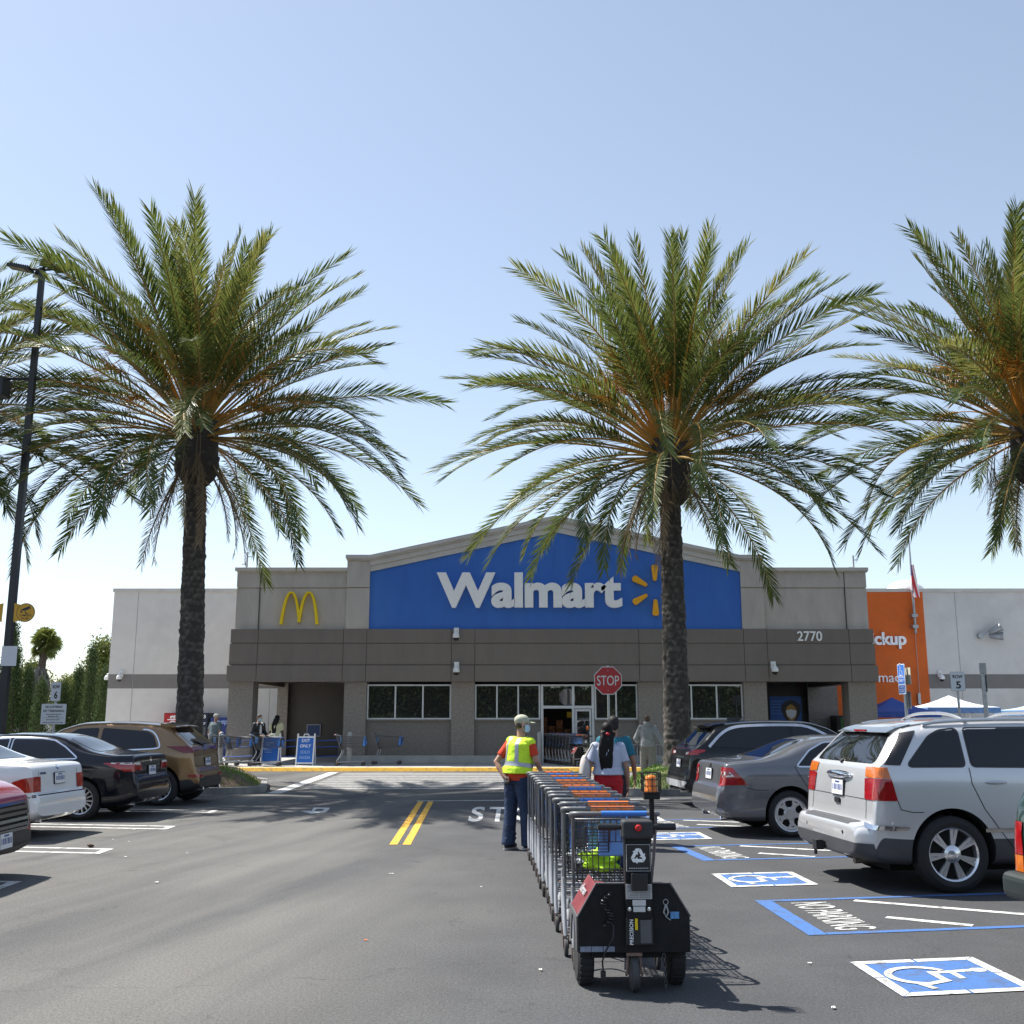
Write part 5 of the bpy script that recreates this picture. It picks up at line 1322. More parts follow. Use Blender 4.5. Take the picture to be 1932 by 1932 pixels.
ESC = dict(L=4.60, W=1.88, r=.355, ra=-1.36, fa=1.35, k=.42, rear=(.2,.5), front=(.3,.9), gap=.06,
    top=[(-2.30,.55),(-2.29,.62),(-2.25,.70),(-2.22,.76),(-2.19,.95),(-2.14,1.08),(-2.06,1.16),(-1.72,1.48),(-1.62,1.56),(-1.35,1.62),(-.5,1.665),(.2,1.65),(.62,1.55),(1.35,1.12),(1.9,1.02),(2.15,.88),(2.28,.66),(2.30,.55)],
    belt=[(-2.3,1.08),(-1.4,1.11),(0,1.06),(1.3,1.0),(2.3,.8)], low=[(-2.30,.36),(-2.1,.28),(-1.8,.24),(1.9,.24),(2.3,.3)], bandfun=lambda x: 15, cladmat=M_CLAD, endclad=True,
    windows=[[(-1.78,1.16),(-1.50,1.40),(-1.28,1.50),(-.20,1.545),(-.20,1.085)],[(-.12,1.08),(-.12,1.545),(.30,1.52),(.98,1.05)]], wr=.05,
    trimlines=[([(-1.83,1.15),(-1.55,1.415),(-1.30,1.53),(-.9,1.558),(-.2,1.572),(.28,1.548),(.9,1.17)],.05)], linemat=mat('satin_trim', (.62,.63,.66), .25, metal=.8),
    glass=[('end',[(-.68,1.17),(.68,1.17),(.52,1.50),(-.52,1.50)],'rear_window'),('end',[(-.74,1.12),(.74,1.12),(.56,1.54),(-.56,1.54)],'windshield')],
    lamps=[('tail_lamp',M_DRED if False else M_RED,[(.48,.98),(.86,1.0),(.86,1.09),(.50,1.05)],[(-2.16,.995),(-1.92,1.06),(-1.90,1.10),(-2.16,1.10)]),('reverse_lamp',M_CLR,[(.42,1.0),(.62,1.0),(.62,1.05),(.44,1.04)],None)],
    seams=[([(-1.22,1.08),(-1.15,.75),(-.98,.55)],.01),([(-.16,1.07),(-.16,.35)],.01)], endseams=[([(-.70,.74),(-.72,.98)],.01),([(.70,.74),(.72,.98)],.01)],
    decals=[('badge',[('end',-1,[(-.33,.93),(.33,.93),(.33,.955),(-.33,.955)],.004)],M_CHROME)],
    handles=[(-1.05,.98),(-.05,.95)], plate=[(0,.82,-1)], mirror=(.95,1.05), wheel='ten', extra=suv_extra(skid=mat('skid_silver', (.55,.56,.58), .4, metal=.4)))
if CARS:
    c = gz(1262,1540); car('parked_crossover', 'black crossover with silver window line in front of the right palm', dict(ESC, ref=(-2.30,.0)), (3.28, 21.9), -1, 5, carpaint('black_paint', (.006,.007,.009), .0, .2, .1, .6, .2), 'cars in the right row')
KIA = dict(ESC, L=4.48, W=1.86, r=.36, rear=(.26,.6), ra=-1.50, fa=1.20, k=.42,
    top=[(-2.24,.55),(-2.23,.62),(-2.19,.70),(-2.16,.76),(-2.13,.95),(-2.09,1.08),(-2.02,1.17),(-1.66,1.47),(-1.56,1.54),(-1.30,1.60),(-.4,1.645),(.2,1.63),(.62,1.53),(1.30,1.12),(1.85,1.02),(2.10,.88),(2.22,.66),(2.24,.55)],
    windows=[[(-1.42,1.12),(-1.30,1.36),(-1.16,1.44),(-.22,1.51),(-.22,1.075)],[(-.14,1.07),(-.14,1.51),(.30,1.49),(.98,1.04)]], wr=.05,
    trimlines=[([(-.3,1.055),(-1.20,1.092),(-1.44,1.11),(-1.475,1.16),(-1.335,1.39),(-1.19,1.468),(-1.05,1.475)],.026)], linemat=M_CHROME,
    bandfun=lambda x: 14,
    lamps=[('tail_lamp',M_DRED,[(.30,1.09),(.86,1.02),(.86,1.13),(.30,1.115)],[(-2.12,1.02),(-1.95,1.02),(-1.62,1.135),(-1.60,1.15),(-2.10,1.15)]),('fog_lamp',M_RED,[(.48,.53),(.78,.545),(.78,.60),(.48,.585)],[(-2.18,.545),(-2.05,.555),(-2.05,.60),(-2.18,.60)])],
    decals=[('badge',[('end',-1,circle(0,1.09,.05,16),.004)],M_CHROME),('badge',[('end',-1,[(.2,.98),(.5,.98),(.5,1.0),(.2,1.0)],.004)],M_CHROME)],
    handles=[(-.98,.98),(-.05,.95)], plate=[(0,.83,-1)], extra=suv_extra(None, False))
if CARS:
    g = gz(296,1521); car('parked_crossover', 'bronze crossover with chrome window line beside the left planter', KIA, (g.x, g.y), 1, 177, carpaint('bronze_paint', (.25,.145,.062), .55, .30), 'cars in the left row')
SDN = dict(L=4.84, W=1.83, r=.33, ra=-1.48, fa=1.30, k=.44, rear=(.22,.55), front=(.28,.9),
    top=[(-2.42,.56),(-2.41,.62),(-2.38,.70),(-2.35,.76),(-2.325,.95),(-2.30,1.055),(-2.24,1.085),(-2.05,1.085),(-1.72,1.12),(-1.55,1.16),(-.98,1.385),(-.75,1.43),(-.2,1.45),(.35,1.42),(1.22,1.03),(1.9,.93),(2.25,.80),(2.38,.66),(2.42,.55)],
    belt=[(-2.4,.98),(-1.6,1.01),(0,.985),(1.2,.94),(2.4,.75)], low=[(-2.42,.33),(-2.2,.24),(-1.8,.20),(1.9,.19),(2.42,.25)],
    windows=[[(-1.36,1.03),(-1.12,1.20),(-.90,1.31),(-.68,1.34),(-.17,1.345),(-.17,1.005)],[(-.09,1.0),(-.09,1.345),(.32,1.325),(1.02,.99)]], wr=.03, trim=M_CHROME,
    glass=[('top',[(-1.64,-.60),(-1.05,-.49),(-1.05,.49),(-1.64,.60)],'rear_window'),('end',[(-.72,1.05),(.72,1.05),(.56,1.38),(-.56,1.38)],'windshield')],
    lamps=[('tail_lamp',M_RED,[(.42,.80),(.86,.85),(.86,.93),(.46,.93)],[(-2.34,.80),(-2.20,.815),(-1.86,.935),(-1.86,.95),(-2.32,.95)]),('reverse_lamp',M_CLR,[(.50,.905),(.86,.92),(.86,.945),(.50,.945)],[(-2.30,.915),(-1.98,.935),(-1.98,.953),(-2.30,.953)])],
    seams=[([(-1.30,1.02),(-1.25,.90),(-1.10,.70),(-.98,.6)],.010),([(-.13,.98),(-.13,.3)],.010),([(-2.05,.72),(-1.75,.66)],.006)], endseams=[([(-.40,.73),(-.44,.96)],.008),([(.40,.73),(.44,.96)],.008)],
    decals=[('badge',[('end',-1,circle(0,.99,.05,16),.004)],M_CHROME)],
    handles=[(-1.0,.90),(-.02,.88)], plate=[(0,.80,-1)], mirror=(.95,.99), wheel='ten', extra=sed_extra((-.55,.55)))
if CARS:
    g = gz(146,1548.5); car('parked_sedan', 'black sedan with chrome window line between white sedan and bronze crossover', SDN, (g.x, g.y), 1, 177, carpaint('midnight_paint', (.005,.006,.011), .0, .16, .1, .6, .2), 'cars in the left row')
    MER = dict(SDN, L=4.80, W=1.80, r=.315, ra=-1.24, fa=1.58, rear=(.16,.45),
        top=[(-2.40,.52),(-2.39,.60),(-2.36,.635),(-2.325,.66),(-2.30,.85),(-2.26,1.0),(-2.18,1.045),(-1.9,1.065),(-1.60,1.09),(-1.46,1.13),(-.85,1.37),(-.6,1.41),(-.1,1.43),(.4,1.40),(1.25,1.02),(1.9,.92),(2.25,.80),(2.36,.66),(2.40,.55)],
        windows=[[(-1.22,1.01),(-1.05,1.20),(-.80,1.31),(-.62,1.335),(-.17,1.335),(-.17,.995)],[(-.09,.99),(-.09,1.335),(.32,1.315),(1.02,.985)]], trim=M_BLK,
        glass=[('top',[(-1.52,-.58),(-.95,-.48),(-.95,.48),(-1.52,.58)],'rear_window'),('end',[(-.72,1.04),(.72,1.04),(.56,1.37),(-.56,1.37)],'windshield')],
        lamps=[], cornerlamps=[('tail_lamp',mat('tail_mixed', (.34,.022,.010), .15, var=.35, scale=12, coat=.8),[(-.20,.665),(.06,.665),(.20,.70),(.245,.755),(.20,.815),(.08,.86),(-.06,.875),(-.19,.87)],(-2.33,.86))],
        seams=[([(-1.25,1.0),(-1.2,.9),(-1.05,.65)],.010),([(-.13,.98),(-.13,.3)],.010),([(-2.36,.60),(-1.6,.56)],.014)], endseams=[([(-.60,.65),(-.60,.95)],.008),([(.60,.65),(.60,.95)],.008),([(-.85,.62),(.85,.62)],.014)],
        decals=[('badge',[('end',-1,circle(0,.985,.035,12),.004)],M_CHROME),('badge',[('end',-1,[(.38,.90),(.56,.90),(.56,.93),(.38,.93)],.004)],M_CHROME)],
        plate=[(0,.83,-1)], wheel='old', band=0, extra=sed_extra((.45,)))
    car('parked_sedan', 'white sedan with oval red tail lamps between black sedan and red car', dict(MER, ref=(-2.40,.90)), (-6.68, 15.3), 1, 177, carpaint('white_paint', (.74,.75,.76), .0, .3, .02), 'cars in the left row')
    # red car, backed in: its grille end shows
    def red_extra(T, bvh, paint):
        q = MB(); decal(bvh, q, rpoly([(-.62,.50),(.62,.50),(.66,.80),(-.66,.80)], .07), 'end', 1, .012, .05); q.build('grille_frame', M_CHROME, T, smooth=180, fix=False)
        q = MB(); decal(bvh, q, rpoly([(-.58,.53),(.58,.53),(.61,.77),(-.61,.77)], .06), 'end', 1, .018, .05); q.build('grille', M_WELL, T, smooth=180, fix=False)
        for k in range(4):
            q = MB(); decal(bvh, q, stroke([(-.58,.56+.058*k),(.58,.56+.058*k)], .032), 'end', 1, .035, .05); q.build('grille_bar', M_CHROME, T, smooth=180, fix=False)
        q = MB(); decal(bvh, q, rpoly([(-.75,.27),(.75,.27),(.80,.36),(-.80,.36)], .04), 'end', 1, .012, .05); q.build('lower_intake', M_CLAD, T, smooth=180, fix=False)
    RED = dict(KIA, L=4.6, W=1.88, ra=-1.40, fa=1.36, rear=(.2,.5), front=(.24,.7), bandfun=lambda x: 9,
        top=[(-2.30,.55),(-2.25,.70),(-2.2,.95),(-2.1,1.15),(-1.7,1.5),(-1.4,1.62),(-.4,1.68),(.2,1.66),(.62,1.55),(1.30,1.13),(1.85,1.04),(2.08,.97),(2.2,.87),(2.27,.66),(2.30,.50)],
        lamps=[('headlamp',M_CLR,[(.66,.66),(.90,.70),(.88,.86),(.68,.82)],[(2.2,.68),(1.72,.80),(1.72,.88),(2.12,.88)])], frontlamp=True, endseams=[], decals=[], plate=[(.0,.43,1)], glass=[('end',[(-.74,1.14),(.74,1.14),(.56,1.55),(-.56,1.55)],'windshield')], extra=red_extra)
    car('parked_crossover', 'dark red car showing its chrome barred grille at the left edge', dict(RED, ref=(2.30,.90)), (-5.36, 12.45), 1, 3, carpaint('red_paint', (.34,.008,.012), .15, .25), 'cars in the left row')
    # dark green off-roader at the right edge
    def old_extra(T, bvh, paint):
        q = MB(); q.box(-2.34,-2.16,-.88,.88,.46,.64); q.build('rear_bumper', mat('bumper_plastic_green', (.018,.024,.022), .5), T, bevel=.05, seg=3)
    OLD = dict(ESC, L=4.5, W=1.78, r=.36, ra=-1.32, fa=1.30, k=.25, rear=(.08,.25),
        top=[(-2.25,.70),(-2.24,.90),(-2.22,1.05),(-2.18,1.15),(-2.0,1.62),(-1.9,1.68),(-1.5,1.73),(-.4,1.75),(.3,1.72),(.7,1.60),(1.3,1.13),(1.85,1.05),(2.1,.97),(2.2,.8),(2.25,.55)],
        low=[(-2.25,.42),(-1.8,.34),(1.9,.32),(2.25,.4)], bandfun=lambda x: 8, trimlines=[],
        windows=[[(-1.95,1.16),(-1.85,1.58),(-1.25,1.62),(-1.25,1.16)],[(-1.15,1.16),(-1.15,1.62),(-.25,1.63),(-.25,1.15)],[(-.15,1.15),(-.15,1.63),(.35,1.6),(.95,1.13)]],
        glass=[('end',[(-.70,1.2),(.70,1.2),(.62,1.58),(-.62,1.58)],'rear_window'),('end',[(-.74,1.16),(.74,1.16),(.60,1.6),(-.60,1.6)],'windshield')],
        lamps=[('tail_lamp',M_RED,[(.70,.76),(.87,.76),(.87,.98),(.72,.98)],[(-2.24,.76),(-2.1,.76),(-2.1,.98),(-2.21,.98)]),('indicator_lamp',M_AMB,[(.70,.645),(.87,.645),(.87,.755),(.70,.755)],[(-2.24,.645),(-2.1,.645),(-2.1,.755),(-2.24,.755)])],
        decals=[], plate=[(.0,.78,-1)], extra=old_extra)
    car('parked_offroader', 'dark green off-roader with grey bumper cut by the right edge', dict(OLD, ref=(-2.34,.89)), (3.43, 7.82), -1, 4, carpaint('green_paint', (.012,.035,.030), .3, .25), 'cars in the right row')
# ================================================================ shopping carts and the cart tugger
M_WIRE = mat('cart_wire', (.11,.112,.12), .42, metal=.6, var=.1)
M_CGREY = mat('cart_grey_plastic', (.15,.155,.165), .45, var=.1)
M_CLGT = mat('cart_light_tube', (.36,.365,.38), .4, metal=.3, var=.12, scale=14)
M_HBLUE = mat('cart_blue', (.05,.20,.62), .4, var=.08); M_HORG = mat('cart_orange', (.80,.19,.03), .4, var=.08)
M_SEATB = mat('seat_flap_blue', (.16,.36,.75), .35, var=.08)
M_RUB = mat('caster_rubber', (.06,.06,.06), .7, var=.2); M_RSTEEL = mat('rusty_steel', (.23,.15,.12), .6, metal=.4, var=.4, scale=30)
def make_cart(handle_mat, label, group, guard=True):
    T = proto('shopping_cart', label, 'shopping cart', group)
    # frame: posts from the handle to the basket heel and back to the rear casters
    for sg in (-1, 1):
        f = MB(); f.tube([(0,sg*.292,1.02),(.015,sg*.292,.96),(.10,sg*.285,.72),(.19,sg*.275,.52)], .0115, 8); f.build('upright', M_CGREY, T, smooth=60)
        f = MB(); f.tube([(.19,sg*.277,.52),(.20,sg*.278,.46),(.14,sg*.285,.32),(.05,sg*.29,.20),(.02,sg*.29,.15),(.10,sg*.282,.125),(.95,sg*.185,.155)], .0165, 8); f.build('base_tube', M_CLGT, T, smooth=60)
    f = MB(); f.tube([(.95,-.185,.155),(1.0,-.12,.155),(1.0,.12,.155),(.95,.185,.155)], .0165, 8)
    for x, y in ((.3,.262),(.55,.232),(.8,.202)): f.tube([(x,-y,.14),(x,y,.14)], .008, 6)
    f.build('lower_tray', M_CLGT, T, smooth=60)
    # handle: moulded grey grip with a coloured sleeve
    P = [(.16,-.285,.985),(.06,-.30,1.015),(-.015,-.305,1.03),(-.055,-.285,1.035),(-.065,-.24,1.035)]
    h = MB(); full = P + [(a, -b_, c) for a, b_, c in P[::-1]]; h.tube(full, [.013,.016,.017,.016,.0155]+[.0155,.016,.017,.016,.013], 10); h.build('handle', M_CGREY, T, smooth=60)
    h = MB(); h.tube([(-.0655,-.215,1.0355),(-.0655,.10,1.0355)], .0195, 12); h.build('handle_sleeve', handle_mat, T, smooth=60)
    # wire basket
    def C(u, v, s):   # u 0..1 rear to front, v 0 bottom .. 1 top
        x = (.20*(1-v)+.075*v)*(1-u)+(.90*(1-v)+1.02*v)*u; z = (.55*(1-v)+.985*v)*(1-u)+(.62*(1-v)+.935*v)*u
        y = ((.245*(1-v)+.285*v)*(1-u)+(.185*(1-v)+.235*v)*u)*s
        return Vector((x, y, z))
    b = MB(); w1, w2 = .0046, .0060
    for s in (-1, 1):
        for k in range(22): b.tube([C(k/21, 0, s), C(k/21, 1, s)], w1, 4, cap=False)
        for v in (.2, .42, .64, .84): b.tube([C(0, v, s*1.012), C(1, v, s*1.012)], w2*.8, 4, cap=False)
    for u in (0, 1):
        for k in range(14):
            t = -1+2*k/13; b.tube([C(u, 0, t), C(u, 1, t)], w1, 4, cap=False)
        for v in (.2, .42, .64, .84): b.tube([C(u, v, -1), C(u, v, 1)], w2*.8, 4, cap=False)
    for k in range(12): t = -1+2*k/11; b.tube([C(0, 0, t), C(1, 0, t)], w1, 4, cap=False)
    for k in range(1, 9): b.tube([C(k/9, 0, -1), C(k/9, 0, 1)], w1, 4, cap=False)
    b.tube([C(0,1,-1), C(1,1,-1), C(1,1,1), C(0,1,1)], .0075, 6, closed=True); b.tube([C(0,0,-1), C(1,0,-1), C(1,0,1), C(0,0,1)], .006, 6, closed=True)
    # loops of the folded child seat above the handle
    b.tube([(.02,-.20,1.04),(.0,-.20,1.075),(.0,.20,1.075),(.02,.20,1.04)], .0045, 5)
    for y in (-.12,-.04,.05,.13): b.tube([(.03,y-.03,1.03),(.01,y,1.075),(.03,y+.03,1.03)], .0035, 4)
    b.build('basket', M_WIRE, T, smooth=60, fix=False)
    q = MB(); q.obox((.13,-.055,.835), (.012,0,-.004), (0,.155,0), (.004,0,.105)); q.build('child_seat_flap', M_SEATB, T, bevel=.008)
    q = MB(); q.tube([(.085,.03,.93),(.085,.20,.93),(.12,.20,.76),(.12,.03,.76)], .008, 6, closed=True)
    for k in range(7): z = .78+.023*k; q.tube([(.115-.005*k,.035,z),(.115-.005*k,.195,z)], .0035, 4)
    q.build('child_seat_back', M_WIRE, T, smooth=60)
    if guard:
        for s in (-1, 1): q = MB(); q.obox(C(.965,.6,s*1.03), (.035,0,0), (0,.008,0), (.012,0,.15)); q.build('basket_corner_guard', M_HBLUE, T, bevel=.006)
        q = MB(); q.obox((1.012,0,.78), (.006,0,0), (0,.10,0), (.004,0,.06)); q.build('front_plate', M_HBLUE, T)
    for x, y in ((.045,.285),(.045,-.285),(.93,.165),(.93,-.165)):
        q = MB(); q.lathe([(.02,-.014),(.056,-.014),(.062,-.009),(.062,.009),(.056,.014),(.02,.014)], (x-.02,y,.062), 'y', 18); wl = q.build('caster', M_RUB, T, smooth=40)
        q = MB(); q.obox((x-.012,y+.02,.095), (.012,0,.0), (0,.0025,0), (0,0,.042)); q.obox((x-.012,y-.02,.095), (.012,0,0), (0,.0025,0), (0,0,.042)); q.obox((x-.006,y,.139), (.02,0,0), (0,.022,0), (0,0,.003)); q.lathe([(.012,-.016),(.012,.016)], (x-.02,y,.062), 'y', 10); q.build('caster_fork', M_RSTEEL, wl)
    return T
cartA = make_cart(M_HBLUE, 'grey wire cart with blue handle, nearest in the long row, touching the tugger', 'carts nested in the long row')
cartB = make_cart(M_HORG, 'grey wire cart with orange handle, second in the long row behind the nearest cart', 'carts nested in the long row')
HEAD = R(92.0); hd = Vector((cos(HEAD), sin(HEAD), 0)); C0 = Vector((.705, 7.70, 0))
ORD = ['nearest','second','third','fourth','fifth','sixth','seventh','eighth','ninth','tenth','eleventh','twelfth','thirteenth','fourteenth']
CO = 'BOOBOOBOOOBOBO'
usedA = usedB = False
for i in range(14):
    src = cartA if CO[i] == 'B' else cartB
    first = (CO[i] == 'B' and not usedA) or (CO[i] == 'O' and not usedB)
    t = src if first else copy_tree(src)
    if CO[i] == 'B': usedA = True
    else: usedB = True
    p = C0 + hd*(.44*i+(random.Random(i+50).uniform(-.035,.035) if i else 0))+Vector((random.Random(i).uniform(-.018,.018),0,0)); t.location = p; t.rotation_euler = (0, 0, HEAD+R(random.Random(i+9).uniform(-1.3,1.3)))
    col = 'blue' if CO[i] == 'B' else 'orange'
    if i == 0: t['label'] = 'wire cart with blue handle sleeve, nearest of the long row, against the tugger'
    elif i == 13: t['label'] = 'wire cart with orange handle sleeve, farthest of the long row beside the worker'
    else: t['label'] = 'wire cart with %s handle sleeve, %s from the tugger in the long row' % (col, ORD[i])
# row at the entrance
h2 = R(106); d2 = Vector((cos(h2), sin(h2), 0)); p0 = Vector((2.25, 36.9, .12))
for i in range(10):
    t = copy_tree(cartB if i % 3 == 0 else cartA); t.location = p0+d2*(.36*i); t.rotation_euler = (0,0,h2); t['group'] = 'carts nested at the entrance'
    t['label'] = 'wire cart in the row at the store door, %s from the small tugger' % ORD[i]
# loose carts on the sidewalk
for (px, Y, rz, src, lb) in ((398,37.2,4,cartA,'wire cart partly hidden by the bronze crossover, left of the bollard'),(424,37.0,0,cartA,'wire cart with blue rail standing between the left bollard and the pushed cart'),(478,36.9,-3,cartA,'wire cart pushed by the man in the black jacket'),(636,37.2,3,cartB,'wire cart with orange handle before the second bollard'),(706,38.3,-2,cartB,'wire cart with orange handle in the shade under the first window')):
    t = copy_tree(src); p = gy(px, 1400, Y); t.location = (p.x, Y, .123); t.rotation_euler = (0,0,R(rz)); t['label'] = lb; t['group'] = 'loose carts on the sidewalk'
# things lying in the nearest cart
def crumple(name, label, cat, c, rx, ry, rz, m, seed, amp=.35):
    q = MB(); q.ell((0,0,0), 1, 1, 1, 36, 22); vs = []
    for v in q.v:
        p = Vector(v); n = noise.noise(p*1.7+Vector((seed,0,0)))*amp*1.4 + abs(noise.noise(p*4+Vector((0,seed,0))))*amp*1.1 + noise.noise(p*9+Vector((seed,seed,0)))*amp*.35
        p = p*(1+n); vs.append((c[0]+p.x*rx, c[1]+p.y*ry, c[2]+max(-.6, p.z)*rz))
    q.v = vs; o = q.build(name, m, None, smooth=180, fix=False); return tag(o, label, cat)
def inbasket(x, y, z): q = C0+hd*x+Vector((-hd.y, hd.x, 0))*y; return (q.x, q.y, z)
crumple('folded_vest', 'crumpled lime green safety vest in the nearest cart', 'vest', inbasket(.42,.03,.66), .15,.14,.085, mat('hi_vis_lime', (.48,.80,.02), .7, var=.1), 3)
crumple('folded_jacket', 'crumpled navy jacket in the nearest cart beside the lime vest', 'jacket', inbasket(.45,-.15,.66), .09,.13,.085, mat('navy_cloth', (.03,.07,.22), .85, var=.2), 5)
crumple('plastic_bag', 'crumpled white plastic bag on the floor of the nearest cart', 'plastic bag', inbasket(.62,.05,.67), .13,.14,.06, mat('bag_white', (.65,.66,.68), .3, var=.1), 7, .6)
crumple('foil_bag', 'crumpled silver bag at the front of the nearest cart', 'plastic bag', inbasket(.76,-.06,.70), .09,.12,.06, mat('foil', (.5,.52,.56), .25, metal=.6), 9, .7)

# ---------------------------------------------------------------- tugger
M_TRED = mat('tugger_red', (.17,.018,.024), .5, var=.2, scale=5, dirt=(.16,.10,.09), dscale=5, damt=.5)
M_TBLK = mat('tugger_black', (.007,.0075,.009), .55, var=.3, scale=8, dirt=(.04,.037,.035), dscale=4, damt=.3, spec=.3)
M_TGRY = mat('tugger_grey', (.10,.10,.105), .55, var=.2, scale=6)
M_LABEL = mat('label_grey', (.42,.42,.42), .5, var=.1, scale=20); M_LBLW = mat('label_white', (.62,.62,.62), .5); M_INK = mat('ink_grey', (.12,.12,.13), .6, var=0)
def make_tugger(label):
    T = proto('cart_tugger', label, 'cart tugger', 'battery cart tuggers')
    B = MB(); hexp = [(-.355,.235),(.355,.235),(.355,.455),(.235,.65),(-.235,.65),(-.355,.455)]   # (y, z)
    f = lambda a, b_, d: (d, a, b_)
    q = MB(); q.prism([(-.34,.40),(.35,.40),(.35,.457),(.232,.645),(.19,.60),(-.20,.545),(-.34,.42)], f, .012, .50); q.build('hood', M_TRED, T, bevel=.012)
    q = MB(); q.prism(hexp, f, -.012, .010); q.build('rear_plate', M_TBLK, T, bevel=.004)
    for sg in (-1, 1):
        q = MB(); q.prism([(.012,.24),(.07,.24),(.09,.34),(.16,.42),(.34,.42),(.40,.34),(.42,.24),(.50,.24),(.50,.455),(.012,.455)], lambda a, b_, d: (a, d, b_), sg*.352, sg*.362); q.build('side_skirt', M_TGRY, T)
    q = MB(); q.box(.02,.48,-.26,.26,.20,.40); q.build('chassis', M_WELL, T)
    q = MB(); q.box(-.0135,-.0125,-.235,.15,.285,.445); q.build('recess_shade_panel', mat('recess_shade_black', (.006,.006,.007), .8), T)  # flat near-black panel: shade of a recess painted on the uncut plate
    q = MB(); q.tube([(-.02,-.36,.452),(-.02,-.237,.655),(-.02,.237,.655),(-.02,.36,.452)], .006, 6); q.build('edge_trim', M_TGRY, T)
    before = set(T.children)
    # column, control head, grips
    q = MB(); q.box(-.055,.03,-.085,.085,.43,.965); q.build('column', M_TBLK, T, bevel=.01)
    q = MB(); q.box(-.085,.045,-.10,.10,.93,1.045); q.build('control_head', mat('control_black', (.03,.03,.034), .6, var=.15), T, bevel=.018, seg=3)
    for sg in (-1, 1):
        q = MB(); q.tube([(-.02,sg*.10,1.0),(-.02,sg*.25,1.0)], .017, 12); q.tube([(-.02,sg*.13,1.0),(-.02,sg*.25,1.0),(-.02,sg*.253,1.0)], [.022,.022,.014], 14); q.build('grip', M_BLK, T, smooth=50)
    q = MB(); q.lathe([(.001,-.112),(.018,-.110),(.022,-.10),(.020,-.084)], (0,0,1.0), 'x', 18); bt = q.build('stop_button', mat('button_red', (.5,.02,.02), .35), T, smooth=50)
    # panel with the three chasing arrows
    q = MB(); q.box(-.062,-.056,-.075,.075,.735,.895); pn = q.build('symbol_panel', M_BLK, T)
    q = MB()
    for (y0, y1, z0, z1) in ((-.076,.076,.894,.897),(-.076,.076,.733,.736),(-.077,-.074,.733,.897),(.074,.077,.733,.897)): q.box(-.0650,-.0555,y0,y1,z0,z1)
    for k in range(9): q.box(-.0645,-.0625,-.062+.014*k,-.052+.014*k,.748,.755)
    q.build('panel_border', M_LABEL, pn)
    q = MB(); cy, cz, rr = 0, .825, .043
    for k in range(3):
        a0 = pi/2+k*2*pi/3
        def W_(u, v): return (cy+ -(u*cos(a0-pi/2)-v*sin(a0-pi/2)), cz+(u*sin(a0-pi/2)+v*cos(a0-pi/2)))
        # one folded arrow: stub round the corner, shaft along the side, broad head
        for poly in ([(-.030,.034),(-.016,.056),(.012,.056),(.002,.034)], [(.016,.056),(.038,.018),(.048,.024),(.040,-.012),(.008,.002),(.018,.008),(.004,.034)]):
            q.prism([W_(u*.92, v*.92-.004) for u, v in poly], f, -.0660, -.0625)
    q.build('recycling_arrows', M_SIGNW, pn)
    q = MB(); q.box(-.10,-.056,-.052,.052,.62,.725); q.build('key_box', M_BLK, T, bevel=.008)
    q = MB(); q.box(-.062,-.056,-.083,.083,.565,.655); lb = q.build('data_plate', M_LABEL, T)
    q = MB()
    for k in range(6): q.box(-.0635,-.0622,-.072,-.004 if k < 5 else .07,.575+.0125*k,.579+.0125*k); q.box(-.0635,-.0622,.004,.07-.01*(k%3),.5755+.0125*k,.5785+.0125*k) if k < 5 else None
    q.build('data_plate_lines', M_INK, lb)
    q = MB(); q.box(-.062,-.056,-.042,.042,.525,.56); q.box(-.062,-.056,-.038,.038,.488,.52); q.build('sticker', M_LBLW, T)
    for sg in (-1, 1): q = MB(); q.lathe([(.001,-.066),(.012,-.064),(.014,-.056)], (0,sg*.062,.505), 'x', 14); q.build('bolt', M_CHROME, T)
    # charger
    q = MB(); q.box(-.055,-.0127,-.088,.088,.285,.455); ch = q.build('charger', mat('charger_black', (.014,.014,.015), .45), T, bevel=.008)
    lettering('charger_lettering', 'PRECISION', M_SIGNW, ch, (-.0565, .040, .292), (0,0,1), (0,1,0), .150, .024, .0015, .01)
    q = MB(); q.box(-.0575,-.055,.012,.028,.38,.448); q.build('charger_badge', M_ARCH, ch)
    q = MB(); q.box(-.058,-.055,-.075,-.005,.30,.44); q.build('charger_panel', M_TGRY, ch, bevel=.003)
    for o_ in set(T.children)-before: o_.location.y = -.03
    # coiled lead, cord with plug, chain, key ring, stickers, reflectors
    P = []
    for i in range(140):
        t = i/139; a = t*2*pi*11; c = Vector((-.05, .14, .60)).lerp(Vector((-.05, .20, .40)), t); c.y += .04*sin(t*pi*2); P.append(c+Vector((.016*cos(a), .016*sin(a), 0)))
    q = MB(); q.tube(P, .0048, 5); q.build('coiled_lead', M_BLK, T, smooth=60)
    q = MB(); q.tube([(-.03,.16,.44),(-.07,.135,.40),(-.08,.14,.34),(-.08,.19,.26),(-.07,.21,.20),(-.06,.205,.14)], .0055, 6); q.box(-.075,-.045,.19,.22,.09,.14); q.build('power_cord', M_BLK, T, smooth=40)
    q = MB()
    for k in range(8):
        z = .215-.026*k; pr = []
        for j in range(12): a = 2*pi*j/12; pr.append((-.02+(.009*cos(a) if k % 2 else 0), -.185-.004*k*.3+(0 if k % 2 else .009*cos(a)), z+.019*sin(a)))
        q.tube(pr, .003, 5, closed=True)
    q.build('chain', M_WIRE, T, smooth=60)
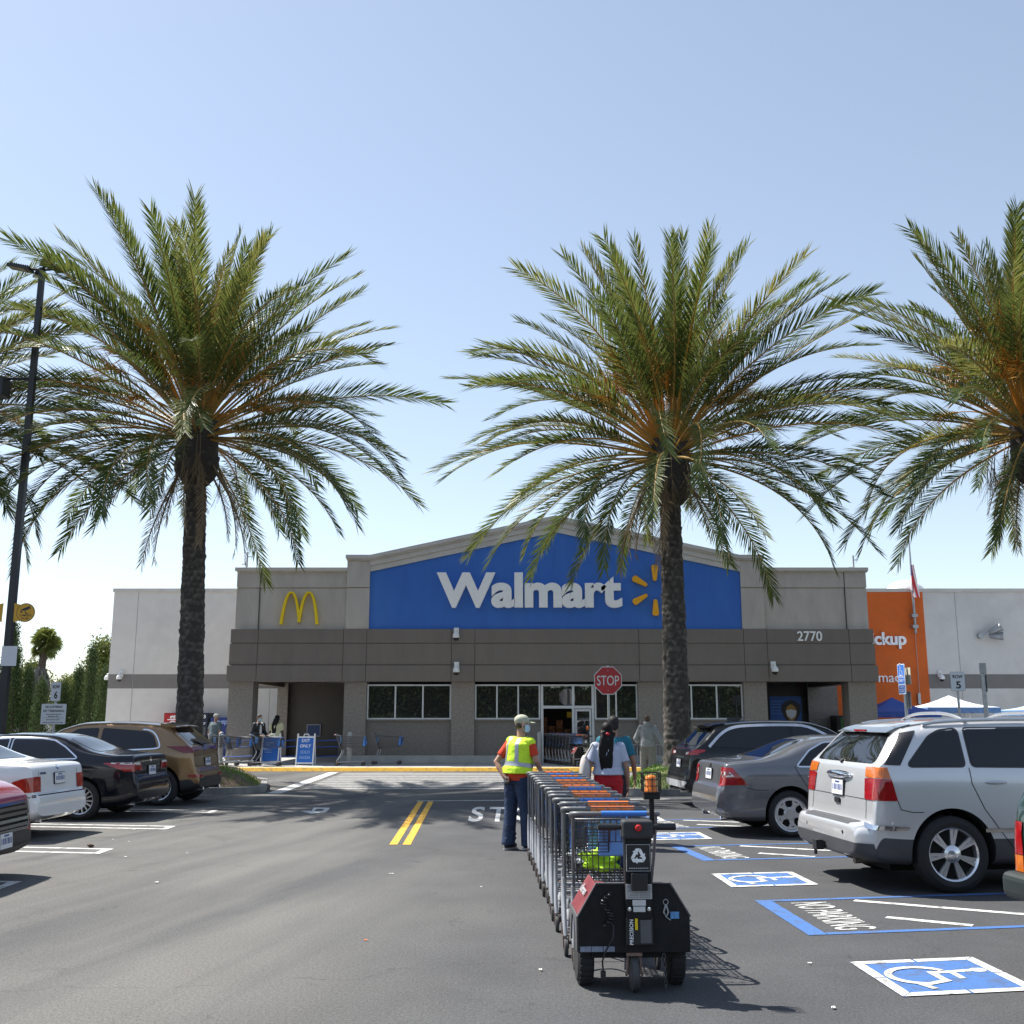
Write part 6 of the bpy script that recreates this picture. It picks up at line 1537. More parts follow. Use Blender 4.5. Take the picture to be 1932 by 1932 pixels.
    q = MB(); q.tube([(-.02,-.205+.016*cos(a),.54+.016*sin(a)) for a in [2*pi*k/16 for k in range(16)]], .003, 6, closed=True); q.tube([(-.02,-.205,.525),(-.025,-.19,.48),(-.025,-.205,.45),(-.025,-.22,.48),(-.02,-.207,.524)], .006, 6); q.tube([(-.02,-.205,.45),(-.02,-.235,.43)], .003, 5); q.build('lanyard', M_LABEL, T, smooth=60)
    q = MB(); q.box(-.0145,-.0122,-.29,-.235,.438,.48); q.build('sticker', mat('sticker_blue', (.10,.28,.55), .5, var=.3, scale=60), T)
    for k in range(3): q = MB(); q.box(-.0145,-.0122,.125+.074*k,.195+.074*k,.243,.275); q.build('reflector', mat('reflector_grey', (.22,.25,.33), .3, var=.3, scale=40), T)
    # wheels
    for sg in (-1, 1):
        q = MB(); w_ = .05
        q.lathe([(.09,-w_),(.15,-w_*1.05),(.170,-w_*.8),(.175,-w_*.4),(.175,w_*.4),(.170,w_*.8),(.15,w_*1.05),(.09,w_)], (.245,sg*.295,.175), 'y', 40)
        for k in range(26):
            a = 2*pi*k/26; c = Vector((.245+.174*cos(a), sg*.295, .175+.174*sin(a))); q.obox(c, (-sin(a)*.012,0,cos(a)*.012), (0,w_*.78,0), (cos(a)*.007,0,sin(a)*.007))
        wl = q.build('drive_wheel', M_TYRE, T, smooth=30); q = MB(); q.lathe([(.001,-.045),(.05,-.048),(.088,-.04),(.088,.04),(.05,.048),(.001,.045)], (.245,sg*.295,.175), 'y', 28); q.build('rim', mat('rim_dusty', (.30,.27,.22), .6, metal=.3, var=.2), wl, smooth=40)
    q = MB(); q.lathe([(.03,-.026),(.085,-.026),(.102,-.017),(.105,0),(.102,.017),(.085,.026),(.03,.026)], (.01,0,.105), 'y', 32); cw = q.build('caster', M_RUB, T, smooth=40)
    q = MB(); q.lathe([(.001,-.03),(.045,-.028),(.055,-.022),(.055,.022),(.045,.028),(.001,.03)], (.01,0,.105), 'y', 24); q.build('hub', M_TGRY, cw, smooth=40)
    q = MB()
    for sg in (-1, 1): q.tube([(.03,sg*.035,.225),(.012,sg*.04,.19),(.01,sg*.042,.105)], .009, 8); q.lathe([(.001,.0),(.012,.0),(.012,.012),(.001,.012)], (.01,sg*.05-.006,.105), 'y', 10)
    q.box(-.01,.07,-.05,.05,.215,.235); q.build('caster_fork', M_RSTEEL, T, smooth=40)
    # beacon mast
    q = MB(); q.box(-.005,.025,-.150,-.120,.95,1.175); q.box(-.02,.05,-.187,-.083,1.17,1.215); q.build('beacon_mast', M_TBLK, T, bevel=.004)
    c = (.015,-.135); q = MB(); q.lathe([(.044,1.216),(.046,1.226),(.040,1.234),(.038,1.300),(.034,1.314),(.018,1.322),(.001,1.324)], (c[0],c[1],0), 'z', 24)
    q.build('beacon_lamp', mat('beacon_orange', (.85,.20,.005), .2, var=.15, scale=30, coat=.6), T, smooth=50)
    q = MB(); e = .056
    for z in (1.216,1.256,1.296,1.338): q.tube([(c[0]-e,c[1]-e,z),(c[0]+e,c[1]-e,z),(c[0]+e,c[1]+e,z),(c[0]-e,c[1]+e,z)], .0028, 5, closed=True)
    for i in range(5):
        for (dx, dy) in ((-e,-e+2*e*i/4),(e,-e+2*e*i/4),(-e+2*e*i/4,-e),(-e+2*e*i/4,e)): q.tube([(c[0]+dx,c[1]+dy,1.216),(c[0]+dx,c[1]+dy,1.338)], .0026, 4)
    q.build('beacon_cage', M_BLK, T, smooth=60)
    # maker's lettering on the hood slope
    lettering('hood_lettering', 'ullman', M_LABEL, T, (.40,.2925+.008,.555), (-1,0,0), Vector((0,-.118,.193)), .26, .055, .003, .02)
    return T
tug = make_tugger('black and red cart tugger with caged orange beacon, pushing the long cart row')
tug.location = C0-hd*.60+Vector((.045,0,0)); tug.rotation_euler = (0,0,HEAD)
t2 = copy_tree(tug); t2['label'] = 'red cart tugger by the store door behind the woman'; p = p0-d2*.62; t2.location = p; t2.rotation_euler = (0,0,h2)
# ================================================================ people
def skin(name, col): return mat(name, col, .55, var=.08, scale=20)
def remesh(mb, name, vox, m, parent, it=4, world=False):
    me = mb.mesh(name, None); o = link(name, me, parent, m)
    r = o.modifiers.new('r', 'REMESH'); r.mode = 'VOXEL'; r.voxel_size = vox; r.use_smooth_shade = True
    if it: s = o.modifiers.new('s', 'SMOOTH'); s.factor = .5; s.iterations = it
    bpy.context.view_layer.update(); nm = bpy.data.meshes.new_from_object(o.evaluated_get(bpy.context.evaluated_depsgraph_get()))
    o.modifiers.clear(); old = o.data; o.data = nm; nm.name = name; bpy.data.meshes.remove(old)
    if len(nm.materials) == 0: nm.materials.append(m)
    nm.polygons.foreach_set('use_smooth', [True]*len(nm.polygons)); return o
def limb(mb, pts, rs, n=14):
    """rounded tapering tube"""
    pts = [Vector(p) for p in pts]
    mb.tube(pts, list(rs), n)
    for p, r in zip(pts, rs): mb.ell(p, r, r, r, 12, 8)
def ringloft(mb, rings, n=22):
    """rings: (centre, half depth x, half width y, yaw)"""
    out = []
    for c, rx, ry, yaw in rings:
        c = Vector(c); ring = []
        for k in range(n):
            a = 2*pi*k/n; p = Vector((rx*cos(a), ry*sin(a), 0)); ring.append(c + Matrix.Rotation(yaw, 3, 'Z') @ p)
        out.append(ring)
    mb.loft(out)
def hand(mb, wrist, d, palm_n, thumb_s, curl=.5, s=1.0):
    """palm, four jointed fingers, thumb; d: towards fingertips, palm_n: palm normal, thumb_s: thumb side"""
    d, pn, ts = Vector(d).normalized(), Vector(palm_n).normalized(), Vector(thumb_s).normalized(); w = Vector(wrist)
    c = w + d*.048*s; R3 = Matrix((d, ts, pn)).transposed(); mb.ell(c, .052*s, .041*s, .017*s, 14, 9, R3)
    for k, (o, l) in enumerate(((.030,.072),(.010,.080),(-.011,.075),(-.030,.058))):
        p = w + d*.088*s + ts*o*s; q = d; pts = [w + d*.05*s + ts*o*.8*s, p]
        for j in range(3):
            a = curl*(.55+.35*j); q = (Matrix.Rotation(a, 3, ts.cross(d)) @ d) if False else (d*cos(a)+pn*sin(a)); p = p + q*l*s*(.45,.32,.25)[j]; pts.append(p)
        limb(mb, pts, [.0095*s,.0092*s,.0088*s,.008*s,.0072*s], 8)
    p = w + d*.022*s + ts*.030*s; q1 = (ts*.75+d*.6+pn*.25).normalized(); q2 = (ts*.3+d*.9+pn*.35).normalized()
    limb(mb, [p, p+q1*.035*s, p+q1*.035*s+q2*.030*s], [.012*s,.0105*s,.0085*s], 8)
def person(label, J, skin_m, group='people'):
    """J: joints in a frame facing +x. Returns root and the head frame"""
    T = proto('person', label, 'person', group); b = MB(); v = J.get('vox', .011)
    fw = Vector(J.get('face', (1,0,0))).normalized(); up = Vector(J.get('headup', (0,0,1))).normalized(); sd = up.cross(fw).normalized(); up = fw.cross(sd).normalized()
    H_ = Matrix((fw, sd, up)).transposed(); hc = Vector(J['head'])
    P = lambda x, y, z: hc + H_ @ Vector((x, y, z))
    b.ell(P(-.012,0,.028), .098,.077,.090, 20, 14, H_); b.ell(P(.018,0,-.035), .072,.062,.078, 18, 12, H_); b.ell(P(.048,0,-.088), .036,.034,.026, 12, 8, H_)
    b.ell(P(.092,0,-.022), .020,.013,.024, 10, 8, H_); b.ell(P(.082,0,.005), .012,.010,.03, 8, 6, H_)
    b.ell(P(.078,0,-.064), .012,.024,.008, 10, 6, H_); b.ell(P(.078,0,.028), .012,.045,.010, 10, 6, H_)
    for sg in (-1, 1): b.ell(P(-.005,sg*.078,-.012), .022,.010,.033, 10, 8, H_); b.ell(P(.062,sg*.034,-.03), .02,.022,.02, 10, 6, H_)
    nk = Vector(J['neck']); limb(b, [nk+Vector((0,0,-.06)), nk, hc+H_@Vector((-.02,0,-.06))], [.066,.056,.054])
    pv, cs = Vector(J['pelvis']), Vector(J['chest']); yw = J.get('yaw', 0); ty = J.get('chestyaw', yw); sw = J.get('sh', .185)
    ringloft(b, [(pv+Vector((0,0,-.06)),.10,.15,yw),(pv,.105,.16,yw),(pv.lerp(cs,.45),.095,.135,(yw+ty)/2),(cs,.105,.155,ty),(cs+Vector((0,0,.13)),.09,.165,ty),(nk+Vector((0,0,-.035)),.065,.09,ty)])
    g = J.get('girth', 1.0)
    for s in ('L', 'R'):
        sh, el, wr = Vector(J['sh'+s]), Vector(J['el'+s]), Vector(J['wr'+s]); limb(b, [sh, sh.lerp(el,.5), el, el.lerp(wr,.35), wr], [.052*g,.046*g,.038*g,.038*g,.026])
        hp, kn, an = Vector(J['hip'+s]), Vector(J['kn'+s]), Vector(J['an'+s]); limb(b, [hp, hp.lerp(kn,.5), kn, kn.lerp(an,.35), an], [.075*g,.065*g,.050*g,.050*g,.034])
        fd = Vector(J.get('foot'+s, (1,0,0))); limb(b, [an+Vector((0,0,-.03)), an+fd*.1+Vector((0,0,-.045))], [.035,.028])
        dd, pn, ts = J['hand'+s]; hand(b, wr, dd, pn, ts, J.get('curl'+s, .5))
    remesh(b, 'body', v, skin_m, T, 3)
    if J.get('eyes', True):
        for sg in (-1, 1):
            q = MB(); q.ell(P(.071,sg*.031,.008), .012,.013,.010, 12, 8, H_); e = q.build('eye', mat('eye_white', (.7,.69,.66), .2, var=0), T, smooth=180)
            q = MB(); q.ell(P(.079,sg*.031,.008), .006,.0065,.0065, 10, 8, H_); q.build('iris', mat('eye_dark', (.02,.012,.008), .1, var=0), e, smooth=180)
    return T, P, H_
def shoes(T, J, m, sole):
    for s in ('L', 'R'):
        an = Vector(J['an'+s]); fd = Vector(J.get('foot'+s, (1,0,0))).normalized(); sdv = Vector((-fd.y, fd.x, 0)); R3 = Matrix((fd, sdv, Vector((0,0,1)))).transposed()
        q = MB(); base = Vector((an.x, an.y, an.z-.085)); q.ell(base+fd*.055+Vector((0,0,.045)), .135,.048,.048, 16, 10, R3); q.ell(base+Vector((0,0,.065)), .06,.045,.06, 14, 9, R3); sh_ = remesh(q, 'shoe', .009, m, T, 2)
        q = MB(); out = []
        for z in (.0, .026):
            ring = []
            for k in range(24):
                a = 2*pi*k/24; ring.append(base + fd*(.055+.145*cos(a)) + sdv*(.047*sin(a)*(1+.12*cos(a))) + Vector((0,0,z)))
            out.append(ring)
        q.loft(out); q.build('sole', sole, sh_, smooth=40)
def trousers(T, J, m, r=(.11,.092,.078,.076,.070), waist=None, name='trousers', w=(.125,.172), vox=.011, hem=0.02, it=4):
    q = MB(); pv = Vector(J['pelvis']); yw = J.get('yaw', 0)
    ringloft(q, [(pv+Vector((0,0,-.10)),w[0],w[1],yw),(pv+Vector((0,0,-.02)),w[0]+.008,w[1]+.004,yw),(pv+Vector((0,0,.07)),w[0]-.005,w[1]-.006,yw),(pv+Vector((0,0,waist or .12)),w[0]-.012,w[1]-.012,yw)])
    for s in ('L','R'):
        hp, kn, an = Vector(J['hip'+s]), Vector(J['kn'+s]), Vector(J['an'+s])
        q.tube([hp+Vector((0,0,.02)), hp.lerp(kn,.5), kn, kn.lerp(an,.5), an+Vector((0,0,-hem))], list(r), 18)
        q.ell(kn, r[2], r[2], r[2], 12, 8)
        # soft folds: slack rings above the hem and behind the knee
        for t, e in ((.86,.008),(.72,.005),(.10,.006)):
            c = kn.lerp(an, t); q.ell(c+Vector((.012,0,0)), r[4]+e+.004, r[4]+e, .028, 14, 8)
    return remesh(q, name, vox, m, T, it)
def shirt(T, J, m, name='shirt', grow_=0., sleeve='short', hem=-.02, vox=.010, wid=(.125,.175), belly=.0, it=3, collar=True, srad=None, flare=0.):
    q = MB(); pv, cs, nk = Vector(J['pelvis']), Vector(J['chest']), Vector(J['neck']); yw = J.get('yaw', 0); ty = J.get('chestyaw', yw); a, b_ = wid[0]+grow_, wid[1]+grow_
    my = (yw+ty)/2; bl = Vector((belly*.6,0,0))
    ringloft(q, [(pv+Vector((0,0,hem)),a+.008+belly*.5+flare,b_+.006+flare,yw),(pv+Vector((0,0,.10))+bl*.7,a+.004+belly,b_+flare*.5+belly*.3,yw),(pv.lerp(cs,.5)+bl,a-.004+belly,b_-.012+belly*.4,my),(cs,a+.004,b_+.004,ty),(cs+Vector((0,0,.10)),a-.008,b_+.004,ty),(cs.lerp(nk,.72),a-.035,b_-.045,ty),(nk+Vector((0,0,-.025)),.068+grow_,.078+grow_,ty)])
    for s in ('L','R'):
        sh, el, wr = Vector(J['sh'+s]), Vector(J['el'+s]), Vector(J['wr'+s]); r = srad or .070
        q.ell(sh, r+.004, r+.004, r+.004, 14, 9)
        if sleeve == 'short': e = sh.lerp(el, .72); q.tube([sh, sh.lerp(el,.4), e], [r, r-.004, r-.006], 16); q.tube([cs+Vector((0,0,.07)), sh], [.09,.066], 14)
        elif sleeve == 'long': q.tube([sh, sh.lerp(el,.5), el, el.lerp(wr,.5), wr+(el-wr).normalized()*.0], [r, r-.006, r-.013, r-.018, r-.028], 16); q.ell(el, r-.010, r-.010, r-.010, 12, 8); q.tube([cs+Vector((0,0,.07)), sh], [.09,.066], 14)
        else: q.tube([cs+Vector((0,0,.07)), sh+(cs-sh)*.10+Vector((0,0,.014))], [.10,.084], 14); q.ell(sh+(cs-sh)*.16+Vector((0,0,.012)), .086,.07,.080, 14, 9)
    return remesh(q, name, vox, m, T, it)
def hairmesh(T, P, H_, m, kind):
    q = MB()
    if kind == 'short':
        q.ell(P(-.022,0,.042), .098,.083,.086, 18, 12, H_); q.ell(P(-.055,0,-.015), .058,.074,.07, 16, 10, H_)
    elif kind == 'bald': return
    elif kind == 'long':
        q.ell(P(-.022,0,.040), .100,.085,.088, 18, 12, H_); q.ell(P(-.06,0,-.03), .065,.080,.09, 16, 10, H_)
        pts = [P(-.055,0,-.02), P(-.100,0,-.12), P(-.128,.01,-.26), P(-.150,.015,-.40), P(-.150,.0,-.52), P(-.145,-.01,-.60)]
        for j in range(11):
            dy = -.085+.017*j; e = (.10,.03,.07,.0,.02,.05,.0,.04,.09,.05,.14)[j]; ph = j*1.7
            q.tube([p+H_@Vector((.012*sin(ph*2+i)-.012*abs(j-5)*.25, dy*(.90-.09*i+.02*i*i*.5)+.014*sin(i*1.5+ph)+.012*i*.6, e*i*.16)) for i, p in enumerate(pts)], [.040,.034,.031,.027,.021,.005], 10)
    return remesh(q, 'hair', .0075, m, T, 1)
def mask(T, P, H_, m):
    q = MB(); rows = []
    for i in range(9):
        z = -.005-.012*i; row = []
        for j in range(13):
            a = R(-78+156*j/12); r = .088+.012*cos(a)**4*(1 if 1 < i < 7 else .3)-.006*abs(i-4)/4; row.append(P(.002+r*cos(a), .080*sin(a)*1.0, z-.004*sin(2*i)))
        rows.append(row)
    q.grid(rows); o = q.build('face_mask', m, T, smooth=180, fix=False)
    s = o.modifiers.new('thick', 'SOLIDIFY'); s.thickness = .003
    for sg in (-1, 1): q = MB(); q.tube([P(.02,sg*.081,-.012), P(-.01,sg*.090,.010), P(-.022,sg*.086,-.02), P(.012,sg*.081,-.085)], .0018, 5); q.build('ear_loop', M_SIGNW, o)
M_MASK = mat('mask_blue', (.42,.62,.72), .8, var=.05)
M_JEAN = mat('denim', (.018,.036,.085), .9, var=.4, scale=9, bump=.8, bscale=11, bdist=.03)
M_HAIRB = mat('black_hair', (.008,.0065,.006), .6, spec=.2, var=.3, scale=60, stretch=(1,1,.1)); M_HAIRG = mat('grey_hair', (.10,.095,.09), .7, spec=.2, var=.4, scale=60)
M_SHOE = mat('shoe_dark', (.03,.03,.035), .7, var=.2); M_SOLE = mat('sole_pale', (.45,.44,.42), .8)
def stand(h=1.75, yaw=0, lean=(0,0), stance=.10, step=.0):
    """neutral standing joints facing +x"""
    k = h/1.75; J = dict(pelvis=(0,0,.96*k), chest=(.0+lean[0]*.6,lean[1]*.6,1.27*k), neck=(lean[0],lean[1],1.485*k), head=(.025+lean[0]*1.1,lean[1]*1.1,1.632*k),
        shL=(lean[0],.178*k+lean[1],1.395*k), shR=(lean[0],-.178*k+lean[1],1.395*k), elL=(-.03,.25*k,1.12*k), elR=(-.03,-.25*k,1.12*k), wrL=(.04,.27*k,.87*k), wrR=(.04,-.27*k,.87*k),
        hipL=(0,.09,.92*k), hipR=(0,-.09,.92*k), knL=(.02+step*.4,stance*1.05,.50*k), knR=(.02-step*.25,-stance*1.05,.50*k), anL=(step,stance,.09), anR=(-step,-stance,.09+abs(step)*.15),
        handL=((.25,.05,-1),(.1,-1,0),(1,0,.2)), handR=((.25,-.05,-1),(.1,1,0),(1,0,.2)), yaw=yaw)
    return J
def place(T, x, y, z, facing): T.location = (x, y, z); T.rotation_euler = (0, 0, R(facing))

# ---- the worker beside the carts: body turned away to the right, face to the right
J = stand(1.73, 0, (.06,-.02), .085)
J.update(face=(.80,-.60,-.05), vox=.0075, elL=(-.14,.245,1.12), wrL=(-.15,.085,.93), shL=(.05,.150,1.385), shR=(.07,-.180,1.375), elR=(.10,-.26,1.14), wrR=(.30,-.17,.99),
         handL=((-.1,-.95,-.25),(-1,.1,.2),(0,.2,1)), curlL=.9, handR=((.8,.1,-.5),(-.4,.2,-.9),(.2,1,.2)), curlR=.7, anL=(-.06,.10,.09), anR=(.10,-.11,.09), knL=(.0,.11,.49), knR=(.06,-.11,.50), footL=(1,.15,0), footR=(1,-.3,0))
T, P, H_ = person('person in yellow safety vest, red shirt, jeans and cap beside the cart row', J, skin('skin_tan', (.40,.22,.15)))
shoes(T, J, M_SHOE, M_SOLE); trousers(T, J, M_JEAN, (.112,.098,.086,.086,.092), vox=.009, hem=.03, it=3)
shirt(T, J, mat('orange_red_shirt', (.56,.045,.012), .85, var=.1, scale=8, bump=.7, bscale=12, bdist=.03), 'shirt', .002, 'short', -.06, vox=.009, belly=.03, srad=.066)
vest = shirt(T, J, mat('hi_vis_yellow', (.60,.86,.03), .75, var=.06, scale=9, bump=.8, bscale=10, bdist=.03), 'safety_vest', .023, 'none', .03, vox=.009, belly=.035, flare=.012)
# reflective bands laid on the vest
bvh = BVHTree.FromPolygons([v.co.copy() for v in vest.data.vertices], [tuple(p.vertices) for p in vest.data.polygons])
M_BAND = mat('reflective_silver', (.36,.37,.42), .4, metal=.4, var=.08)
q = MB(); rows = []
for dz in (0, .0175, .035, .0525):
    row = []
    for k in range(65):
        a = 2*pi*k/64; d = Vector((cos(a), sin(a), 0)); z = 1.055+dz-.03*d.x; h, n, _, _ = bvh.ray_cast(Vector((.02,0,z))+d*.6, -d); row.append((h if h else Vector((.02,0,z))+d*.17)+d*.004)
    rows.append(row)
q.grid(rows); q.build('reflective_band', M_BAND, vest, smooth=180, fix=False)
for sg in (-1, 1):
    for e in (-1, 1):
        q = MB(); rows = []
        for dy in (-.025,-.012,.012,.025):
            row = []
            for k in range(24):
                z = 1.11+.34*k/23; y = sg*(.105-.022*(k/23))+dy; o = Vector((e*.7+.03, y, z)); h, n, _, _ = bvh.ray_cast(o, Vector((-e,0,0)))
                if h is None: h = Vector((.03, y, z-.02))
                row.append(h+Vector((e*.004,0,0)))
            rows.append(row)
        q.grid(rows); q.build('reflective_strap', M_BAND, vest, smooth=180, fix=False)
q = MB(); q.ell(P(-.014,0,.052), .105,.086,.078, 20, 12, H_)
cap = remesh(q, 'cap', .007, mat('camo_cap', (.40,.41,.30), .9, var=.3, scale=22, dirt=(.60,.58,.47), dscale=14, damt=.8), T, 2)
q = MB(); rows = []
for i in range(7):
    r = .075+.105*i/6; rows.append([P(r*cos(R(a))*1.0, .078*sin(R(a))*(1.02-.02*i), .038-.012*(i/6)**2-.014*abs(sin(R(a)))**2) for a in range(-62, 63, 6)])
q.grid(rows); o = q.build('cap_brim', mat('cap_brim_green', (.38,.42,.28), .85, var=.2), cap, smooth=180, fix=False); s = o.modifiers.new('t', 'SOLIDIFY'); s.thickness = .004
q = MB(); q.ell(P(-.045,0,-.01), .060,.076,.062, 16, 10, H_); remesh(q, 'hair', .008, mat('brown_hair', (.05,.032,.022), .6, var=.3, scale=60), T, 2)
mask(T, P, H_, M_MASK)
g = gz(978,1604); place(T, g.x-.02, g.y, 0, 46)
wh = Vector((-.15,.03,.90)); q = MB(); q.ell((0,0,0), .035,.06,.05, 14, 9); Rz = Matrix.Rotation(R(46), 3, 'Z'); c_ = Vector(T.location)+Rz@wh
glv = MB(); glv.ell(c_, .04,.05,.045, 14, 9)
for k in range(4): glv.tube([c_+Vector((-.02+.014*k,-.02,0)), c_+Vector((-.03+.016*k,-.06,-.03)), c_+Vector((-.03+.017*k,-.075,-.065))], [.012,.011,.009], 8)
o = remesh(glv, 'work_glove', .007, mat('glove_black', (.015,.015,.016), .7), None, 1); tag(o, 'black work glove held behind the back of the worker', 'glove')

# ---- woman with long black hair walking with a bag
J = stand(1.63, 0, (.01,0), .08, .08); J.update(eyes=False, wrR=(.06,-.27,.80), elR=(-.02,-.25,1.04), elL=(-.04,.26,1.04), wrL=(.10,.26,.84))
T, P, H_ = person('person with long black hair, white striped shirt and red trousers', J, skin('skin_olive', (.33,.19,.13)))
shoes(T, J, M_SHOE, M_SOLE); trousers(T, J, mat('red_trousers', (.42,.008,.015), .85, var=.15, bump=.8, bscale=10, bdist=.03), (.118,.10,.085,.08,.078), w=(.14,.19))
STR = bpy.data.materials.new('striped_cloth'); STR.use_nodes = True; nt = STR.node_tree; tc = nt.nodes.new('ShaderNodeTexCoord'); wv = nt.nodes.new('ShaderNodeTexWave'); wv.wave_type = 'BANDS'; wv.bands_direction = 'Z'; wv.inputs['Scale'].default_value = 30; wv.inputs['Distortion'].default_value = 1.2; wv.inputs['Detail Scale'].default_value = .6
rp = nt.nodes.new('ShaderNodeValToRGB'); rp.color_ramp.elements[0].position = .35; rp.color_ramp.elements[1].position = .6; rp.color_ramp.elements[0].color = (.16,.20,.36,1); rp.color_ramp.elements[1].color = (.66,.68,.74,1); nt.links.new(tc.outputs['Object'], wv.inputs['Vector']); nt.links.new(wv.outputs['Fac'], rp.inputs['Fac']); nt.links.new(rp.outputs[0], nt.nodes['Principled BSDF'].inputs['Base Color']); nt.nodes['Principled BSDF'].inputs['Roughness'].default_value = .9
shirt(T, J, STR, 'striped_shirt', .018, 'short', .05, belly=.03, flare=.015, srad=.076)
hairmesh(T, P, H_, M_HAIRB, 'long')
q = MB(); q.ell(P(-.115,0,-.035), .022,.03,.022, 12, 8, H_); q.build('hair_tie', mat('tie_red', (.6,.02,.03), .6), T, smooth=180)
place(T, 1.30, 14.75, 0, 88)
q = MB(); a0 = Vector((1.30-.315, 14.72, 0))
q.ell(a0+Vector((0,0,1.0)), .075,.12,.21, 20, 14); bag = remesh(q, 'shoulder_bag', .012, mat('bag_cream', (.55,.52,.50), .8, var=.2, scale=9, dirt=(.35,.15,.15), dscale=9, damt=.5), None, 3); tag(bag, 'cream shoulder bag hanging at the left side of the long haired woman', 'bag')
q = MB(); q.tube([a0+Vector((0,-.06,1.17)), a0+Vector((.10,-.03,1.345)), a0+Vector((.12,.03,1.36)), a0+Vector((.0,.07,1.17))], .013, 6); q.build('strap', mat('strap_cream', (.5,.48,.46), .8), bag)
# ---- man in teal shirt in front of her
J = stand(1.72, 0, (0,0), .09, .05); J.update(eyes=False, wrR=(.10,-.30,.86), elR=(-.02,-.27,1.10))
T, P, H_ = person('person in teal shirt with grey black hair, hidden behind the long haired woman', J, skin('skin_brown', (.28,.15,.10)))
shoes(T, J, M_SHOE, M_SOLE); trousers(T, J, mat('dark_trousers', (.02,.022,.03), .9)); shirt(T, J, mat('teal_shirt', (.012,.13,.19), .85, var=.1, bump=.8, bscale=10, bdist=.03), 'shirt', .02, 'short', -.04, belly=.03, srad=.078); hairmesh(T, P, H_, mat('hair_salt', (.022,.021,.021), .7, spec=.2, var=.6, scale=70), 'short')
place(T, 1.44, 15.35, 0, 90)
# ---- man in grey hoodie
J = stand(1.80, 0, (.02,0), .11, .16); J.update(eyes=False, elR=(-.10,-.36,1.13), wrR=(-.05,-.47,.90), elL=(.06,.33,1.15), wrL=(.26,.30,1.05), face=(.98,-.18,-.02))
T, P, H_ = person('person in grey hooded sweatshirt and sweatpants walking to the store', J, skin('skin_dark', (.075,.038,.025)))
M_HOOD = mat('grey_fleece', (.255,.262,.28), .95, var=.15, scale=7, bump=.9, bscale=9, bdist=.035)
shoes(T, J, M_SHOE, M_SOLE); trousers(T, J, mat('grey_sweatpants', (.205,.192,.172), .95, var=.15, scale=7, bump=.9, bscale=9, bdist=.035), (.13,.122,.112,.105,.095), w=(.15,.20), name='sweatpants')
shirt(T, J, M_HOOD, 'hooded_sweatshirt', .030, 'long', -.06, belly=.03, srad=.084, vox=.012)
q = MB(); q.ell(P(-.080,0,-.125), .070,.105,.065, 16, 10, H_); q.ell(P(-.05,0,-.185), .10,.14,.045, 16, 10, H_); remesh(q, 'hood', .011, M_HOOD, T, 3)
g = gy(1222,1400,30.3); place(T, g.x, 30.3, 0, 82)
# ---- people by the left portico
J = stand(1.74, 0, (.03,0), .1); J.update(eyes=False, face=(.9,-.4,-.15))
T, P, H_ = person('person in grey polo shirt and pale cap by the vending machines', J, skin('skin_tan2', (.34,.18,.12)))
shoes(T, J, M_SHOE, M_SOLE); trousers(T, J, mat('charcoal_trousers', (.03,.032,.036), .9)); shirt(T, J, mat('slate_polo', (.10,.135,.15), .9, var=.1), 'polo_shirt', .03, 'short', -.06, belly=.04, srad=.082)
q = MB(); q.ell(P(-.018,0,.045), .105,.088,.082, 18, 12, H_); remesh(q, 'cap', .009, mat('cap_pale', (.42,.40,.36), .9), T, 2)
g = gy(404,1400,37.9); place(T, g.x, 37.9, .12, 62)
J = stand(1.72, 0, (.08,0), .09); J.update(face=(.9,.3,-.25), elL=(.08,.24,1.14), wrL=(.34,.16,1.02), elR=(.08,-.26,1.14), wrR=(.34,-.16,1.02), handL=((1,-.2,-.1),(0,-.2,-1),(0,-1,0)), handR=((1,.2,-.1),(0,.2,-1),(0,1,0)))
T, P, H_ = person('person in black jacket and face mask pushing a cart at the left portico', J, skin('skin_fair', (.45,.27,.19)))
shoes(T, J, M_SHOE, M_SOLE); trousers(T, J, mat('navy_trousers', (.02,.025,.04), .9)); shirt(T, J, mat('white_shirt', (.62,.62,.64), .9), 'shirt', .004, 'none', -.06); 
jk = MB(); shirt(T, J, mat('black_jacket', (.012,.012,.014), .6, var=.3), 'jacket', .022, 'long', -.10, srad=.082)
q = MB(); q.ell((.185,0,1.17), .02,.05,.22, 12, 9); q.build('shirt_front', MATS['white_shirt'], T, smooth=180)
hairmesh(T, P, H_, M_HAIRG, 'short'); mask(T, P, H_, M_MASK)
g = gy(490,1400,37.3); place(T, g.x-.12, 37.35, .12, -38)
J = stand(1.70, 0, (0,0), .09); J.update(eyes=False)
T, P, H_ = person('person in pale yellow shirt with long dark hair by the left portico', J, skin('skin_dark2', (.06,.032,.02)))
shoes(T, J, M_SHOE, M_SOLE); trousers(T, J, MATS['dark_trousers']); shirt(T, J, mat('pale_yellow_shirt', (.56,.52,.30), .9, var=.08), 'shirt', .03, 'short', -.12, flare=.02, srad=.085); hairmesh(T, P, H_, M_HAIRB, 'long')
g = gy(521,1400,38.6); place(T, g.x, 38.6, .12, 75)
# ================================================================ signs, posts, street furniture
M_SWH = mat('sign_face_white', (.66,.67,.70), .4, var=.04); M_SBK = mat('sign_ink', (.02,.02,.025), .5, var=0); M_SRED = mat('stop_red', (.42,.012,.018), .35, var=.05); M_SBL = mat('sign_face_blue', (.03,.16,.58), .4, var=.04)
M_SBACK = mat('sign_back', (.33,.33,.32), .5, metal=.5, var=.12)
def post(T, x, y, z1, r=.03, m=None, z0=0): q = MB(); q.tube([(x,y,z0),(x,y,z1)], r, 10); return q.build('post', m or M_GALV, T, smooth=50)
